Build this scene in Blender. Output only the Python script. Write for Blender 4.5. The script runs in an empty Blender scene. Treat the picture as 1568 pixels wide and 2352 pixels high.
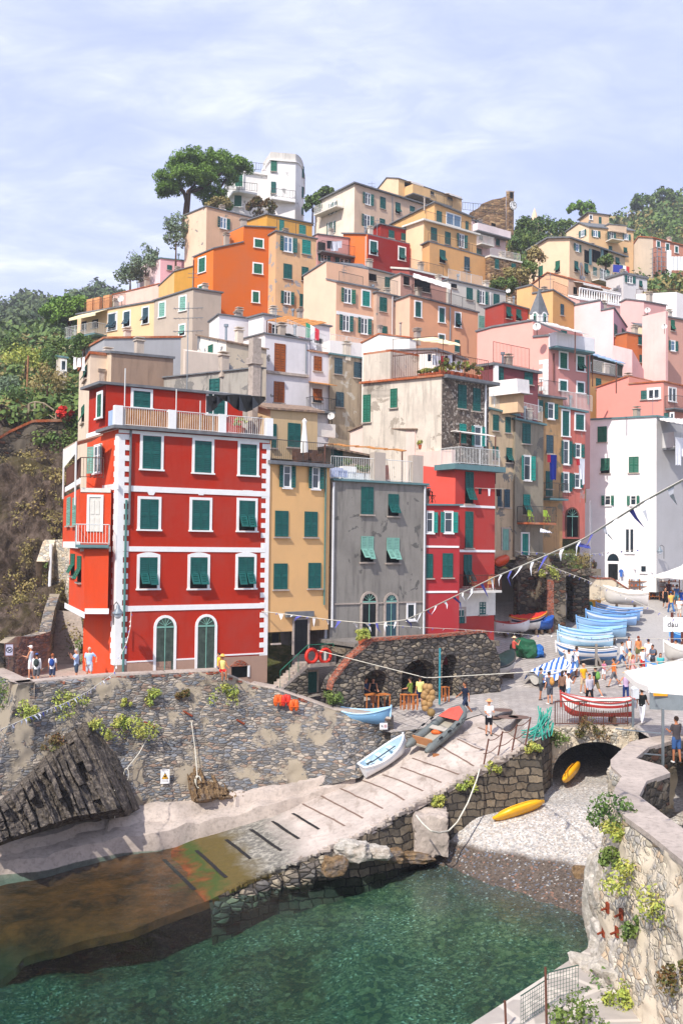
import bpy, math, random
import numpy as np
from mathutils import Vector, Matrix
random.seed(7); rng=np.random.default_rng(7)
S=bpy.context.scene; COL=S.collection
R=math.radians
EYE=13.8; F=35/36*2352; PITCH=R(1.95); ROLL=R(0.68)
_f=Vector((0,math.cos(PITCH),math.sin(PITCH))); _u=Vector((0,-math.sin(PITCH),math.cos(PITCH))); _r=Vector((1,0,0))
CR=_r*math.cos(ROLL)+_u*math.sin(ROLL); CU=_u*math.cos(ROLL)-_r*math.sin(ROLL); CF=_f
CAM=Vector((0,0,EYE))
# crop frames used while surveying the photograph: (x0, y0, scale) -> survey units 1568 x 2352
CTX={0:(0,0,1),1:(114.8,803.8,.3296),2:(114.8,1148.3,.3296),3:(315.8,315.8,.2929),4:(689,373.2,.3296),5:(1119.6,401.9,.286),
6:(430.6,660.3,.2746),7:(803.8,717.7,.2563),8:(1119.6,717.7,.286),9:(602.9,1004.8,.2563),10:(602.9,1263.1,.3662),
11:(947.3,1004.8,.2563),12:(1234.4,1148.3,.2127),13:(1119.6,1349.3,.286),14:(0,1492.8,.4028),15:(574.2,1550.2,.4028),
16:(976,1578.9,.3775),17:(0,602.9,.2319),18:(0,1090.9,.1953),19:(976,1894.7,.3775),20:(0,1894.7,.6225)}
def D(k,u,v):
    a,b,s=CTX[k]; return a+s*u,b+s*v
def ray(x,y): return CF+CR*((x-784)/F)-CU*((y-1176)/F)
def P(x,y,Y):
    d=ray(x,y); return CAM+d*(Y/d.y)
def Pz(x,y,z):
    d=ray(x,y); return CAM+d*((z-EYE)/d.z)
def plan(a):
    return Vector((math.cos(R(a)),math.sin(R(a)),0))
def hit(x,y,P0,dr):
    n=Vector((-dr.y,dr.x,0)); d=ray(x,y); t=(P0-CAM).dot(n)/d.dot(n); return CAM+d*t
def ground_z(X,Y):
    z=5.2
    if Y>62: z+=.21*(Y-62)
    if Y<56 and X<8.6: z-=.16*(56-Y)
    return max(4.2,min(z,9.4+max(0,.06*(Y-82))))
def G(x,y):
    d=ray(x,y); lo,hi=20,200
    Y=45.
    for i in range(4000):
        p=CAM+d*(Y/d.y)
        if p.z<=ground_z(p.x,p.y): break
        Y+=.03
    return Vector((p.x,p.y,ground_z(p.x,p.y)))
# ---------- objects
def tag(o,label=None,cat=None,group=None,kind=None):
    if label: o['label']=label
    if cat: o['category']=cat
    if group: o['group']=group
    if kind: o['kind']=kind
    return o
def empty(name,loc,rz=0,label=None,cat=None,group=None):
    o=bpy.data.objects.new(name,None); COL.objects.link(o); o.location=loc; o.rotation_euler=(0,0,rz); o.empty_display_size=.3
    return tag(o,label,cat,group)
def wloc(o):
    v=Vector(o.location)
    while o.parent: o=o.parent; v=v+Vector(o.location)
    return v
class MB:
    def __init__(s): s.v=[]; s.f=[]; s.m=[]; s.sm=False
    def add(s,vs,fs,m=0):
        n=len(s.v); s.v+= [tuple(p) for p in vs]; s.f+=[tuple(n+i for i in f) for f in fs]; s.m+=[m]*len(fs); return s
    def quad(s,a,b,c,d,m=0): return s.add([a,b,c,d],[(0,1,2,3)],m)
    def frame(s,o,x,y,z,m=0):
        # box spanned from corner o by vectors x,y,z
        o=Vector(o);x=Vector(x);y=Vector(y);z=Vector(z)
        vs=[o,o+x,o+x+y,o+y,o+z,o+x+z,o+x+y+z,o+y+z]
        return s.add(vs,[(0,3,2,1),(4,5,6,7),(0,1,5,4),(1,2,6,5),(2,3,7,6),(3,0,4,7)],m)
    def box(s,c,sx,sy,sz,m=0,rz=0):
        c=Vector(c); x=Vector((math.cos(rz),math.sin(rz),0))*sx; y=Vector((-math.sin(rz),math.cos(rz),0))*sy; z=Vector((0,0,sz))
        return s.frame(c-x/2-y/2-z/2,x,y,z,m)
    def tube(s,pts,r,n=6,m=0,cap=True):
        pts=[Vector(p) for p in pts]; rs=r if isinstance(r,(list,tuple)) else [r]*len(pts)
        vs=[];fs=[]
        for i,p in enumerate(pts):
            t=(pts[min(i+1,len(pts)-1)]-pts[max(i-1,0)])
            if t.length<1e-6: t=Vector((0,0,1))
            t.normalize(); a=Vector((0,0,1)) if abs(t.z)<.9 else Vector((1,0,0))
            u=t.cross(a).normalized(); w=t.cross(u)
            for k in range(n):
                q=2*math.pi*k/n; vs.append(p+(u*math.cos(q)+w*math.sin(q))*rs[i])
        for i in range(len(pts)-1):
            for k in range(n):
                a=i*n+k;b=i*n+(k+1)%n; fs.append((a,b,b+n,a+n))
        if cap: fs.append(tuple(range(n))[::-1]); fs.append(tuple(range((len(pts)-1)*n,len(pts)*n)))
        return s.add(vs,fs,m)
    def lathe(s,c,prof,n=12,m=0,ax=None):
        c=Vector(c);vs=[];fs=[]
        for r,z in prof:
            for k in range(n):
                q=2*math.pi*k/n; vs.append(c+Vector((r*math.cos(q),r*math.sin(q),z)))
        for i in range(len(prof)-1):
            for k in range(n):
                a=i*n+k;b=i*n+(k+1)%n; fs.append((a,b,b+n,a+n))
        fs.append(tuple(range(n))[::-1]); fs.append(tuple(range((len(prof)-1)*n,len(prof)*n)))
        return s.add(vs,fs,m)
    def ell(s,c,rx,ry,rz,m=0,n=10,k=7):
        c=Vector(c);vs=[c+Vector((0,0,rz))];fs=[]
        for i in range(1,k):
            a=math.pi*i/k
            for j in range(n):
                q=2*math.pi*j/n; vs.append(c+Vector((rx*math.sin(a)*math.cos(q),ry*math.sin(a)*math.sin(q),rz*math.cos(a))))
        vs.append(c-Vector((0,0,rz)))
        for j in range(n): fs.append((0,1+j,1+(j+1)%n))
        for i in range(k-2):
            for j in range(n):
                a=1+i*n+j;b=1+i*n+(j+1)%n; fs.append((a,a+n,b+n,b))
        L=len(vs)-1
        for j in range(n): fs.append((L,1+(k-2)*n+(j+1)%n,1+(k-2)*n+j))
        return s.add(vs,fs,m)
    def prism(s,poly,ext,m=0,mt=None):
        # poly list of points, extruded by vector ext
        n=len(poly);ext=Vector(ext); a=[Vector(p) for p in poly]; b=[p+ext for p in a]
        s.add(a+b,[tuple(range(n))[::-1],tuple(range(n,2*n))],m if mt is None else mt)
        return s.add(a+b,[(i,(i+1)%n,n+(i+1)%n,n+i) for i in range(n)],m)
    def build(s,name,mats,parent=None,label=None,cat=None,group=None,kind=None,smooth=None,origin=None):
        if not isinstance(mats,(list,tuple)): mats=[mats]
        me=bpy.data.meshes.new(name)
        if parent is not None: o0=wloc(parent); org=Vector(origin) if origin is not None else o0
        else: org=Vector(origin) if origin is not None else Vector((0,0,0))
        vs=[(p[0]-org[0],p[1]-org[1],p[2]-org[2]) for p in s.v] 
        me.from_pydata(vs,[],s.f)
        for mt in mats: me.materials.append(mt)
        if len(mats)>1: me.polygons.foreach_set('material_index',s.m)
        if smooth: 
            me.polygons.foreach_set('use_smooth',[True]*len(s.f))
            if isinstance(smooth,float): 
                me.set_sharp_from_angle(angle=R(smooth))
        me.update()
        o=bpy.data.objects.new(name,me); COL.objects.link(o)
        if parent is not None: o.parent=parent; o.location=org-o0
        else: o.location=org
        return tag(o,label,cat,group,kind)
def kids(o): return KID.get(o.name,[])
def copy_tree(o,parent=None):
    c=o.copy(); COL.objects.link(c); c.parent=parent
    for ch in list(o.children): copy_tree(ch,c)
    return c
# ---------- materials
def lin(c):
    if isinstance(c,str): c=[int(c[i:i+2],16)/255 for i in (0,2,4)]
    return tuple(x/12.92 if x<=.04045 else ((x+.055)/1.055)**2.4 for x in c)
_mc={}
class NT:
    def __init__(s,name):
        s.mat=bpy.data.materials.new(name); s.mat.use_nodes=True; s.t=s.mat.node_tree; s.b=s.t.nodes['Principled BSDF']; s.pos=None
    def n(s,t,**k):
        x=s.t.nodes.new(t)
        for a,b in k.items():
            if hasattr(x,a): setattr(x,a,b)
        return x
    def L(s,a,b): s.t.links.new(a,b)
    def coord(s,scale=(1,1,1),obj=False,warp=0,rot=(0,0,0)):
        g=s.n('ShaderNodeTexCoord').outputs['Object'] if obj else s.n('ShaderNodeNewGeometry').outputs['Position']
        m=s.n('ShaderNodeMapping'); m.inputs['Scale'].default_value=scale; m.inputs['Rotation'].default_value=rot; s.L(g,m.inputs['Vector']); return m.outputs[0]
    def noise(s,vec,scale,detail=4,rough=.55,dist=0):
        x=s.n('ShaderNodeTexNoise'); s.L(vec,x.inputs['Vector']); x.inputs['Scale'].default_value=scale; x.inputs['Detail'].default_value=detail; x.inputs['Roughness'].default_value=rough; x.inputs['Distortion'].default_value=dist
        return x.outputs['Fac']
    def vor(s,vec,scale,feature='F1',out='Color',rnd=1):
        x=s.n('ShaderNodeTexVoronoi',feature=feature); s.L(vec,x.inputs['Vector']); x.inputs['Scale'].default_value=scale; x.inputs['Randomness'].default_value=rnd
        return x.outputs[out]
    def ramp(s,fac,stops,interp='LINEAR'):
        x=s.n('ShaderNodeValToRGB'); s.L(fac,x.inputs[0]); cr=x.color_ramp; cr.interpolation=interp
        while len(cr.elements)<len(stops): cr.elements.new(.5)
        for e,(p,c) in zip(cr.elements,stops):
            e.position=p; c=(c,c,c) if isinstance(c,(int,float)) else (lin(c) if isinstance(c,str) else c); e.color=(*c,1)
        return x.outputs[0]
    def mix(s,fac,a,b,mode='MIX'):
        x=s.n('ShaderNodeMix',data_type='RGBA',blend_type=mode)
        for i,v in ((0,fac),(6,a),(7,b)):
            if isinstance(v,(int,float)) and i==0: x.inputs[0].default_value=v
            elif isinstance(v,str): x.inputs[i].default_value=(*lin(v),1)
            elif isinstance(v,(tuple,list)): x.inputs[i].default_value=(*v,1)
            elif isinstance(v,(int,float)): x.inputs[i].default_value=(v,v,v,1)
            else: s.L(v,x.inputs[i])
        return x.outputs[2]
    def math(s,op,a,b=0,clamp=False):
        x=s.n('ShaderNodeMath',operation=op); x.use_clamp=clamp
        for i,v in ((0,a),(1,b)):
            if isinstance(v,(int,float)): x.inputs[i].default_value=v
            else: s.L(v,x.inputs[i])
        return x.outputs[0]
    def bump(s,h,strength=.5,dist=.02,prev=None):
        x=s.n('ShaderNodeBump'); s.L(h,x.inputs['Height']); x.inputs['Strength'].default_value=strength; x.inputs['Distance'].default_value=dist
        if prev: s.L(prev,x.inputs['Normal'])
        return x.outputs[0]
    def fin(s,col,rough=.9,normal=None,spec=.3,metal=0):
        i=s.b.inputs
        if isinstance(col,(tuple,list)): i['Base Color'].default_value=(*col,1)
        elif isinstance(col,str): i['Base Color'].default_value=(*lin(col),1)
        else: s.L(col,i['Base Color'])
        if isinstance(rough,(int,float)): i['Roughness'].default_value=rough
        else: s.L(rough,i['Roughness'])
        i['Specular IOR Level'].default_value=spec; i['Metallic'].default_value=metal
        if normal: s.L(normal,i['Normal'])
        return s.mat
def sc(c,k): return tuple(min(1,x*k) for x in c)
def plaster(hexc,dirt=.25,patch=0,patchcol='9a9690',k=1.0,rough=.92):
    key=('pl',hexc,dirt,patch,patchcol,k)
    if key in _mc: return _mc[key]
    n=NT('plaster_'+hexc); c=sc(lin(hexc),k); mx_=max(c); c=tuple(x*.86+.14*mx_*w for x,w in zip(c,(.95,.77,.60))) if min(c)>.09*mx_ else c; c=(c[0],c[1]*(.96 if c[2]<.5*c[0] and c[1]>.3*c[0] else 1),c[2]); dirt=dirt*1.35+.04; v=n.coord(); vs=n.coord((1.6,1.6,.22))
    a=n.noise(v,.55,5,.6); b=n.noise(vs,2.2,4,.6); f=n.noise(v,9,3,.6)
    dk=sc(c,1-.55*dirt); wn=tuple(x*.8+.12*y for x,y in zip(c,(.5,.45,.4)))
    col=n.mix(n.ramp(a,[(.42,0.),(.72,1.)]),c,n.mix(.5,dk,wn))
    col=n.mix(n.math('MULTIPLY',n.ramp(b,[(.5,0.),(.75,1.)]),dirt*1.6,True),col,dk)
    col=n.mix(n.math('MULTIPLY',n.ramp(f,[(.4,0.),(.7,1.)]),.22*dirt+.03),col,dk)
    if patch>0:
        pm=n.ramp(n.noise(v,.75,6,.62,.4),[(.64-patch*.22,0.),(.65-patch*.22,1.)])
        col=n.mix(pm,col,n.mix(f,patchcol,sc(lin(patchcol),.6)))
    m=n.fin(col,rough,n.bump(n.noise(v,14,5,.7),.35,.02),.2); _mc[key]=m; return m
def simple(hexc,rough=.6,spec=.4,metal=0,var=.15,obj=False,name='paint',scale=3):
    key=('s',hexc,rough,spec,metal,var,obj)
    if key in _mc: return _mc[key]
    n=NT(name+'_'+hexc); c=lin(hexc); v=n.coord(obj=obj)
    a=n.noise(v,scale,5,.65)
    m=n.fin(n.mix(n.ramp(a,[(.35,0.),(.7,1.)]),c,sc(c,1-var)),rough,None,spec,metal); _mc[key]=m; return m
def stone(name,cols,scale=2.2,flat=2.2,mortar='8d857a',mw=.06,bump=1.,dist=.06,plasterpatch=0,pcol='b5ab9c',var=.5,obj=False,rot=(0,0,0),edge=.1):
    if name in _mc: return _mc[name]
    n=NT(name); g=n.coord((1,1,flat),obj,rot=rot)
    # distort a little so courses are irregular
    w=n.n('ShaderNodeTexNoise'); n.L(g,w.inputs['Vector']); w.inputs['Scale'].default_value=1.1; w.inputs['Detail'].default_value=3
    ad=n.n('ShaderNodeMix',data_type='VECTOR'); ad.inputs[0].default_value=.14; n.L(g,ad.inputs[4]); n.L(w.outputs['Color'],ad.inputs[5])
    v=ad.outputs[1]
    cell=n.vor(v,scale); de=n.vor(v,scale,'DISTANCE_TO_EDGE','Distance')
    sep=n.n('ShaderNodeSeparateColor'); n.L(cell,sep.inputs[0])
    k=len(cols); col=n.ramp(sep.outputs[0],[(i/(k),c) for i,c in enumerate(cols)],'CONSTANT')
    fine=n.noise(v,scale*5,5,.65); big=n.noise(n.coord(obj=obj),.35,4,.6)
    col=n.mix(n.math('MULTIPLY',fine,var),col,n.mix(.5,sc(lin(cols[0]),.35),cols[-1]),'MULTIPLY') if False else n.mix(n.ramp(fine,[(.35,0.),(.8,var)]),col,sc(lin(cols[0]),.4))
    col=n.mix(n.ramp(big,[(.5,0.),(.75,.45)]),col,sc(lin(mortar),.7))
    em=n.ramp(de,[(0.,1.),(mw,1.),(mw+.04,0.)])
    col=n.mix(em,col,mortar)
    h=n.ramp(de,[(0.,0.),(edge,.75),(edge*2.5,1.)])
    h2=n.math('ADD',n.math('MULTIPLY',h,.7),n.math('ADD',n.math('MULTIPLY',fine,.3),n.math('MULTIPLY',sep.outputs[1],.5)))
    if plasterpatch:
        pm=n.ramp(n.noise(n.coord(obj=obj),.5,6,.65,.3),[(.62-plasterpatch*.25,0.),(.67-plasterpatch*.25,1.)])
        col=n.mix(pm,col,n.mix(fine,pcol,sc(lin(pcol),.7)))
        h2=n.mix(pm,h2,.6)
    m=n.fin(col,.93,n.bump(h2,bump,dist),.2); _mc[name]=m; return m
def leaf(name,c1,c2,c3=None,scale=.8,rough=.6,obj=False):
    if name in _mc: return _mc[name]
    n=NT(name); v=n.coord(obj=obj); a=n.noise(v,scale,3,.6); b=n.noise(v,scale*9,2,.6)
    col=n.mix(n.ramp(a,[(.35,0.),(.65,1.)]),c1,c2)
    col=n.mix(n.ramp(b,[(.45,0.),(.75,1.)]),col,c3 or c2)
    m=n.fin(col,rough,None,.25); m2=n.b.inputs
    _mc[name]=m; return m
def wood(hexc,rough=.7): return simple(hexc,rough,.3,0,.35)
M={}
M['green']=simple('125c56',.55,.35,0,.3); M['teal']=simple('13897d',.55,.35,0,.25); M['light']=simple('7fb0a0',.6,.3,0,.2); M['mid']=simple('1c6a52',.55,.35,0,.25)
M['brown']=simple('9c5017',.6,.3,0,.35); M['blue']=simple('34505c',.6,.3,0,.3); M['black']=simple('14181a',.5,.3); M['dark']=simple('0d0f10',.8,.1)
M['white']=simple('f1efec',.7,.3,0,.08); M['offwhite']=simple('e2ddd2',.8,.2,0,.15)
M['rail']=simple('4b4a46',.5,.5,.3,.3); M['railw']=simple('dcdcd8',.5,.4,0,.1); M['railr']=simple('6c4436',.7,.3,0,.4)
M['slate']=simple('77797c',.75,.3,0,.35); M['metal']=simple('9aa3a6',.35,.5,.8,.2); M['bluegrey']=simple('5f8285',.55,.4,0,.2)
M['glass']=simple('26343c',.08,.8,0,.2); M['glassb']=simple('5b7a94',.06,.9,0,.2)
M['rope']=simple('d8d2c2',.9,.1,0,.2)
M['pipe_g']=simple('4d7a74',.5,.4); M['pipe_w']=simple('d8d8da',.5,.4)
def terracotta():
    n=NT('terracotta_tiles'); v=n.coord(); a=n.noise(v,7,3); b=n.noise(v,.9,4)
    c=n.mix(n.ramp(a,[(.3,0.),(.7,1.)]),'c06a3e','8d4a30'); c=n.mix(n.ramp(b,[(.45,0.),(.7,.6)]),c,'b79a80')
    return n.fin(c,.9,n.bump(a,.6,.04),.2)
M['terra']=terracotta()
def tile_grey():
    n=NT('faded_roof_tiles'); v=n.coord(); w=n.n('ShaderNodeTexWave'); n.L(n.coord(rot=(0,0,.5)),w.inputs[0]); w.inputs['Scale'].default_value=1.6; w.inputs['Distortion'].default_value=1.2
    a=n.noise(v,6,3); c=n.mix(n.ramp(a,[(.3,0.),(.7,1.)]),'a58a72','75645a')
    return n.fin(c,.9,n.bump(w.outputs[1],.7,.05),.2)
M['tileg']=tile_grey()
def concrete(name,c1,c2,c3):
    n=NT(name); v=n.coord(); a=n.noise(v,.5,6,.65); b=n.noise(v,5,5,.7)
    c=n.mix(n.ramp(a,[(.35,0.),(.68,1.)]),c1,c2); c=n.mix(n.ramp(b,[(.48,0.),(.72,.7)]),c,c3)
    return n.fin(c,.92,n.bump(n.noise(v,8,6,.75),.6,.05),.2)
M['conc']=concrete('weathered_concrete','c2b3a6','a3968b','82786f')
M['concd']=concrete('dark_concrete','8e8780','6c6762','4d4a46')
M['stonewall']=stone('harbour_rubble_stone',['85827f','a39b91','6c6c6e','b5a99b','8b8c8f','c4b5a2','7c746b','9c8473','757a80'],3.6,2.9,'857d73',.02,.9,.11,.40,'a39682',.6)
M['stonecafe']=stone('cafe_rubble_stone',['6a625a','857a6c','4f4c4a','9a8d7a','75706a','aa9c86'],2.6,2.3,'4c463e',.05,1.,.12,0,'a89d90',.6)
M['stonedark']=stone('old_arch_stone',['5f564b','7a6c5a','4a443d','8b7c66','6b6156','6e4a38'],2.4,2.0,'4a443b',.05,1.,.12,.3,'837868',.6)
M['stoneblock']=stone('squared_quay_stone',['5b5349','6e6354','46413a','7b6e5c','3d3d3e','5d5a58'],2.1,1.7,'28241f',.05,1.,.12,0,'a89d90',.55)
M['stonelight']=stone('sunlit_path_stone',['cfc2aa','bdb29c','e0d0b6','aaa69c','d2b898','e6dcc8','b4aea6'],4.2,1.5,'bcb09e',.015,.9,.09,.5,'dfcfb6',.5)
M['pebble']=stone('pebbledash_stone',['6d5f55','8b7d70','a89a8c','57504a','c4b8aa','74665c'],7,1.1,'665a50',.04,.9,.04,0)
M['brick']=stone('red_brick_edge',['a85236','8c4530','b8674a','7c4030'],5,2.2,'8f7a6c',.04,.8,.04,0)
M['stonetower']=stone('castle_tower_stone',['9a7a5c','7d6148','b3936e','6a5444'],1.6,1.8,'8a7256',.05,1.,.12,0)
def win_mat(c):
    return {'g':M['green'],'t':M['teal'],'l':M['light'],'m':M['mid'],'b':M['brown'],'u':M['blue'],'k':M['black']}[c]
UP=Vector((0,0,1))
def rail(mb,pa,pb,h=1.,sp=.13,r=.012,posts=1.6,m=0,bars=True,rr=None):
    pa=Vector(pa);pb=Vector(pb); L=(pb-pa).length; rr=rr or r*1.8
    mb.tube([pa+UP*h,pb+UP*h],rr,4,m); mb.tube([pa+UP*.08,pb+UP*.08],rr*.8,4,m)
    n=max(1,int(L/posts))
    for i in range(n+1):
        p=pa.lerp(pb,i/n); mb.tube([p,p+UP*h],rr,4,m)
    if bars:
        k=max(1,int(L/sp))
        for i in range(1,k):
            p=pa.lerp(pb,i/k); mb.tube([p+UP*.08,p+UP*h],r,3,m,False)
def leafpanel(mb,o,d,up,n,w,h,sl,m=0,t=.04):
    # louvred panel: o lower-left corner, d across, up along height, n outwards
    s=min(.07,w*.16); 
    mb.frame(o,d*s,up*h,n*t,m); mb.frame(o+d*(w-s),d*s,up*h,n*t,m)
    mb.frame(o+d*s,d*(w-2*s),up*s,n*t*.9,m); mb.frame(o+d*s+up*(h-s),d*(w-2*s),up*s,n*t*.9,m)
    k=max(2,int((h-2*s)/sl)); dh=(h-2*s)/k
    for i in range(k):
        a=o+d*s+up*(s+dh*i)+n*(t*.85); b=o+d*s+up*(s+dh*(i+.92))+n*.004
        mb.quad(a,a+d*(w-2*s),b+d*(w-2*s),b,m)
def window(par,p,d,n,W,H,st,sl=.16,vlab=None):
    # p centre of the opening on the wall plane
    kind=st[0]; cc=[c for c in st[1:] if c in 'gtlmbuk']; mat=win_mat(cc[0] if cc else 'g'); trim='+' in st; arch='^' in st
    o=p-d*W/2-UP*H/2
    mb=MB()
    tw=.14 if trim else .05; tm=0
    if trim or kind in 'go':
        mb.frame(o-d*tw-UP*.02,d*tw,UP*(H+.04),n*.05,0); mb.frame(o+d*W-UP*.02,d*tw,UP*(H+.04),n*.05,0)
        if arch:
            # shallow segmental head
            pts=[o+d*(-tw)+UP*(H+.02)]; 
            for i in range(9):
                a=i/8; pts.append(o+d*(-tw+(W+2*tw)*a)+UP*(H+.02+tw*.9+.13*math.sin(math.pi*a)))
            pts.append(o+d*(W+tw)+UP*(H+.02)); mb.prism(pts,n*.05,0)
        else: mb.frame(o-d*tw+UP*(H+.02),d*(W+2*tw),UP*tw,n*.05,0)
    mb.frame(o-d*(tw+.04)-UP*.1,d*(W+2*tw+.08),UP*.08,n*.14,0)
    mb.frame(o,d*W,UP*H,n*.012,1)
    if kind in 'og':
        f=.06; 
        nn=2 if W>.7 else 1
        for i in range(nn):
            q=o+d*(W*i/nn); ww=W/nn
            mb.frame(q,d*f,UP*H,n*.04,2);mb.frame(q+d*(ww-f),d*f,UP*H,n*.04,2)
            mb.frame(q+d*f,d*(ww-2*f),UP*f,n*.038,2);mb.frame(q+d*f+UP*(H-f),d*(ww-2*f),UP*f,n*.038,2)
            if kind=='o': mb.frame(q+d*f+UP*(H*.62),d*(ww-2*f),UP*.03,n*.036,2)
    w=mb.build('window',[M['white'] if (trim or kind in 'go') else M['conc'],M['glassb'] if 'B' in st else (M['dark'] if kind in 'dk' else M['glass']),M['white']],par)
    def sh(fn):
        b=MB(); fn(b); b.build('shutter',mat,w)
    w2=W/2
    if kind in 'c':
        for i in range(2): sh(lambda b:leafpanel(b,o+d*(w2*i+.008)+n*.014,d,UP,n,w2-.016,H*.49,sl) or leafpanel(b,o+d*(w2*i+.008)+n*.014+UP*H*.49,d,UP,n,w2-.016,H*.51,sl))
    elif kind=='k':
        for i in range(2):
            ang=R(random.uniform(24,40)); dn=-UP*math.cos(ang)+n*math.sin(ang); nn=n*math.cos(ang)+UP*math.sin(ang)
            def f(b):
                leafpanel(b,o+d*(w2*i+.008)+n*.014+UP*H*.48,d,UP,n,w2-.016,H*.52,sl)
                q=o+d*(w2*i+.03)+n*.05+UP*H*.47
                leafpanel(b,q+dn*(H*.4),d,-dn,nn,w2-.06,H*.4,sl)
            sh(f)
    elif kind=='o':
        for sgn in (-1,1):
            a=R(random.uniform(4,22)); dd=(d*sgn)*math.cos(a)+n*math.sin(a); nn=n*math.cos(a)-(d*sgn)*math.sin(a)
            hinge=p+d*(sgn*(W/2+.05))-UP*H/2+n*.055
            sh(lambda b:leafpanel(b,hinge,dd,UP,nn,w2,H*.49,sl) or leafpanel(b,hinge+UP*H*.49,dd,UP,nn,w2,H*.51,sl))
    return w
class House:
    def __init__(s,label,k,B,A=8.,C=8.,base=0,wall='c8b090',aL=59,aR=31,roof='slate',oh=.3,th=.16,wallL=None,dirt=.25,patch=0,name='house',cat='house',drop=7,group=None,sl=.16,patchcol='9a9690',mats=None,wk=1.0):
        s.k=k; s.sl=sl; s.pB=P(*D(k,B[0],B[1]),B[2]); s.xB=D(k,B[0],0)[0]
        s.dL=Vector((-math.cos(R(aL)),math.sin(R(aL)),0)); s.dR=plan(aR)
        s.nL=Vector((-math.sin(R(aL)),-math.cos(R(aL)),0)); s.nR=Vector((math.sin(R(aR)),-math.cos(R(aR)),0))
        def pr(lst,d): return [hit(*D(k,q[0],q[1]),s.pB,d) for q in lst]
        pA=[s.pB+s.dL*A] if isinstance(A,(int,float)) else pr(A if isinstance(A,list) else [A],s.dL)
        pC=[s.pB+s.dR*C] if isinstance(C,(int,float)) else pr(C if isinstance(C,list) else [C],s.dR)
        s.A=pA[0]; s.C=pC[-1]
        zb=P(*D(k,B[0],base),B[2]).z-drop if drop is not None else base
        s.zb=zb
        root=empty(name,(s.pB.x,s.pB.y,zb),0,label,cat,group); s.root=root
        if len(pC)==1: prof=pA+[s.pB]; ext=pC[0]-s.pB; mA,mC=0,1
        else: prof=[s.pB]+pC; ext=pA[0]-s.pB; mA,mC=1,0
        n=len(prof); exy=Vector((ext.x,ext.y,0)); ez=ext.z
        mb=MB(); T=prof; T2=[p+ext for p in prof]; b=lambda p:Vector((p.x,p.y,zb))
        front=[b(T[0])]+T+[b(T[-1])]; back=[q+exy if i in(0,len(front)-1) else q+ext for i,q in enumerate(front)]
        L=len(front); mb.add(front,[tuple(range(L))],mA); mb.add(back,[tuple(range(L))[::-1]],mA)
        for i in range(L-1):
            side = (i==0 or i==L-2)
            mb.add([front[i],front[i+1],back[i+1],back[i]],[(0,1,2,3)],mC if side else mC)
        WM=mats[1] if mats else plaster(wall,dirt,patch,patchcol,wk); WL=mats[0] if mats else plaster(wallL or wall,dirt,patch,patchcol,wk)  # left walls mostly take a paler tone: sunlight put into the plaster colour
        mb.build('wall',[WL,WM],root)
        if roof:
            rb=MB()
            for i in range(n-1):
                p,q=T[i],T[i+1]; hd=Vector((q.x-p.x,q.y-p.y,0))
                if hd.length<.25: continue
                quad=[p,q,q+ext,p+ext]; c=sum(quad,Vector())/4
                e1=(q-p).normalized(); e2=ext.normalized()
                o1=oh if i==0 else 0; o2=oh if i==n-2 else 0
                qd=[p-e1*o1-e2*oh,q+e1*o2-e2*oh,q+e1*o2+ext+e2*oh,p-e1*o1+ext+e2*oh]
                qd=[x+UP*.003 for x in qd]
                rb.prism(qd,(0,0,th))
            s.roof=rb.build('roof',M[roof],root)
        s.top=T
    def face(s,x,y,f=None):
        if f is None: f='L' if x<s.xB else 'R'
        d,n=(-s.dL,s.nL) if f=='L' else (s.dR,s.nR)
        return hit(x,y,s.pB,d),d,n
    def rect(s,k,u,v,w,h,f=None):
        x,y=D(k,u,v); p,d,n=s.face(x,y,f); sc_=CTX[k][2]
        a,_,_=s.face(x-w*sc_/2,y,'L' if d==-s.dL else 'R'); b,_,_=s.face(x+w*sc_/2,y,'L' if d==-s.dL else 'R')
        W=Vector((b.x-a.x,b.y-a.y)).length; H=h*sc_*p.y/F; m=(a+b)/2
        return Vector((m.x,m.y,p.z)),d,n,W,H
    def win(s,*ws,k=None,f=None):
        for w in ws:
            p,d,n,W,H=s.rect(k if k is not None else s.k,*w[:4],f=f)
            window(s.root,p,d,n,W,H,w[4] if len(w)>4 else 'c',s.sl)
        return s
    def door(s,u,v,w,h,mat='green',k=None,f=None,frame='conc',arch=False,handle=True):
        p,d,n,W,H=s.rect(k if k is not None else s.k,u,v,w,h,f)
        o=p-d*W/2-UP*H/2; mb=MB()
        if arch:
            R_=W/2; pts=[o,o+UP*(H-R_)]+[p+UP*(H/2-R_)+d*(-R_*math.cos(a*math.pi/10))+UP*(R_*math.sin(a*math.pi/10)) for a in range(1,10)]+[o+d*W+UP*(H-R_),o+d*W]
            mb.prism(pts,n*.03,0)
            ring=MB(); 
            out=[o-d*.14,o-d*.14+UP*(H-R_)]+[p+UP*(H/2-R_)+d*(-(R_+.14)*math.cos(a*math.pi/10))+UP*((R_+.14)*math.sin(a*math.pi/10)) for a in range(1,10)]+[o+d*(W+.14)+UP*(H-R_),o+d*(W+.14)]
            for i in range(len(pts)-1):
                ring.frame(out[i],pts[i]-out[i],out[i+1]-out[i],n*.06) if False else ring.prism([out[i],pts[i],pts[i+1],out[i+1]],n*.06)
            dr=mb.build('door',mat if not isinstance(mat,str) else M[mat],s.root); ring.build('frame',M[frame],dr)
            b2=MB(); b2.frame(o+UP*(H-R_-.04)+n*.03,d*W,UP*.08,n*.03); 
            for i in range(1,6):
                a=math.pi*i/6; q=p+UP*(H/2-R_+.06)+n*.045; b2.tube([q,q-d*(R_*.9*math.cos(a))+UP*(R_*.9*math.sin(a))],.014,4)
            b2.frame(o+d*(W/2-.02)+n*.03,d*.04,UP*(H-R_),n*.02)
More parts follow.
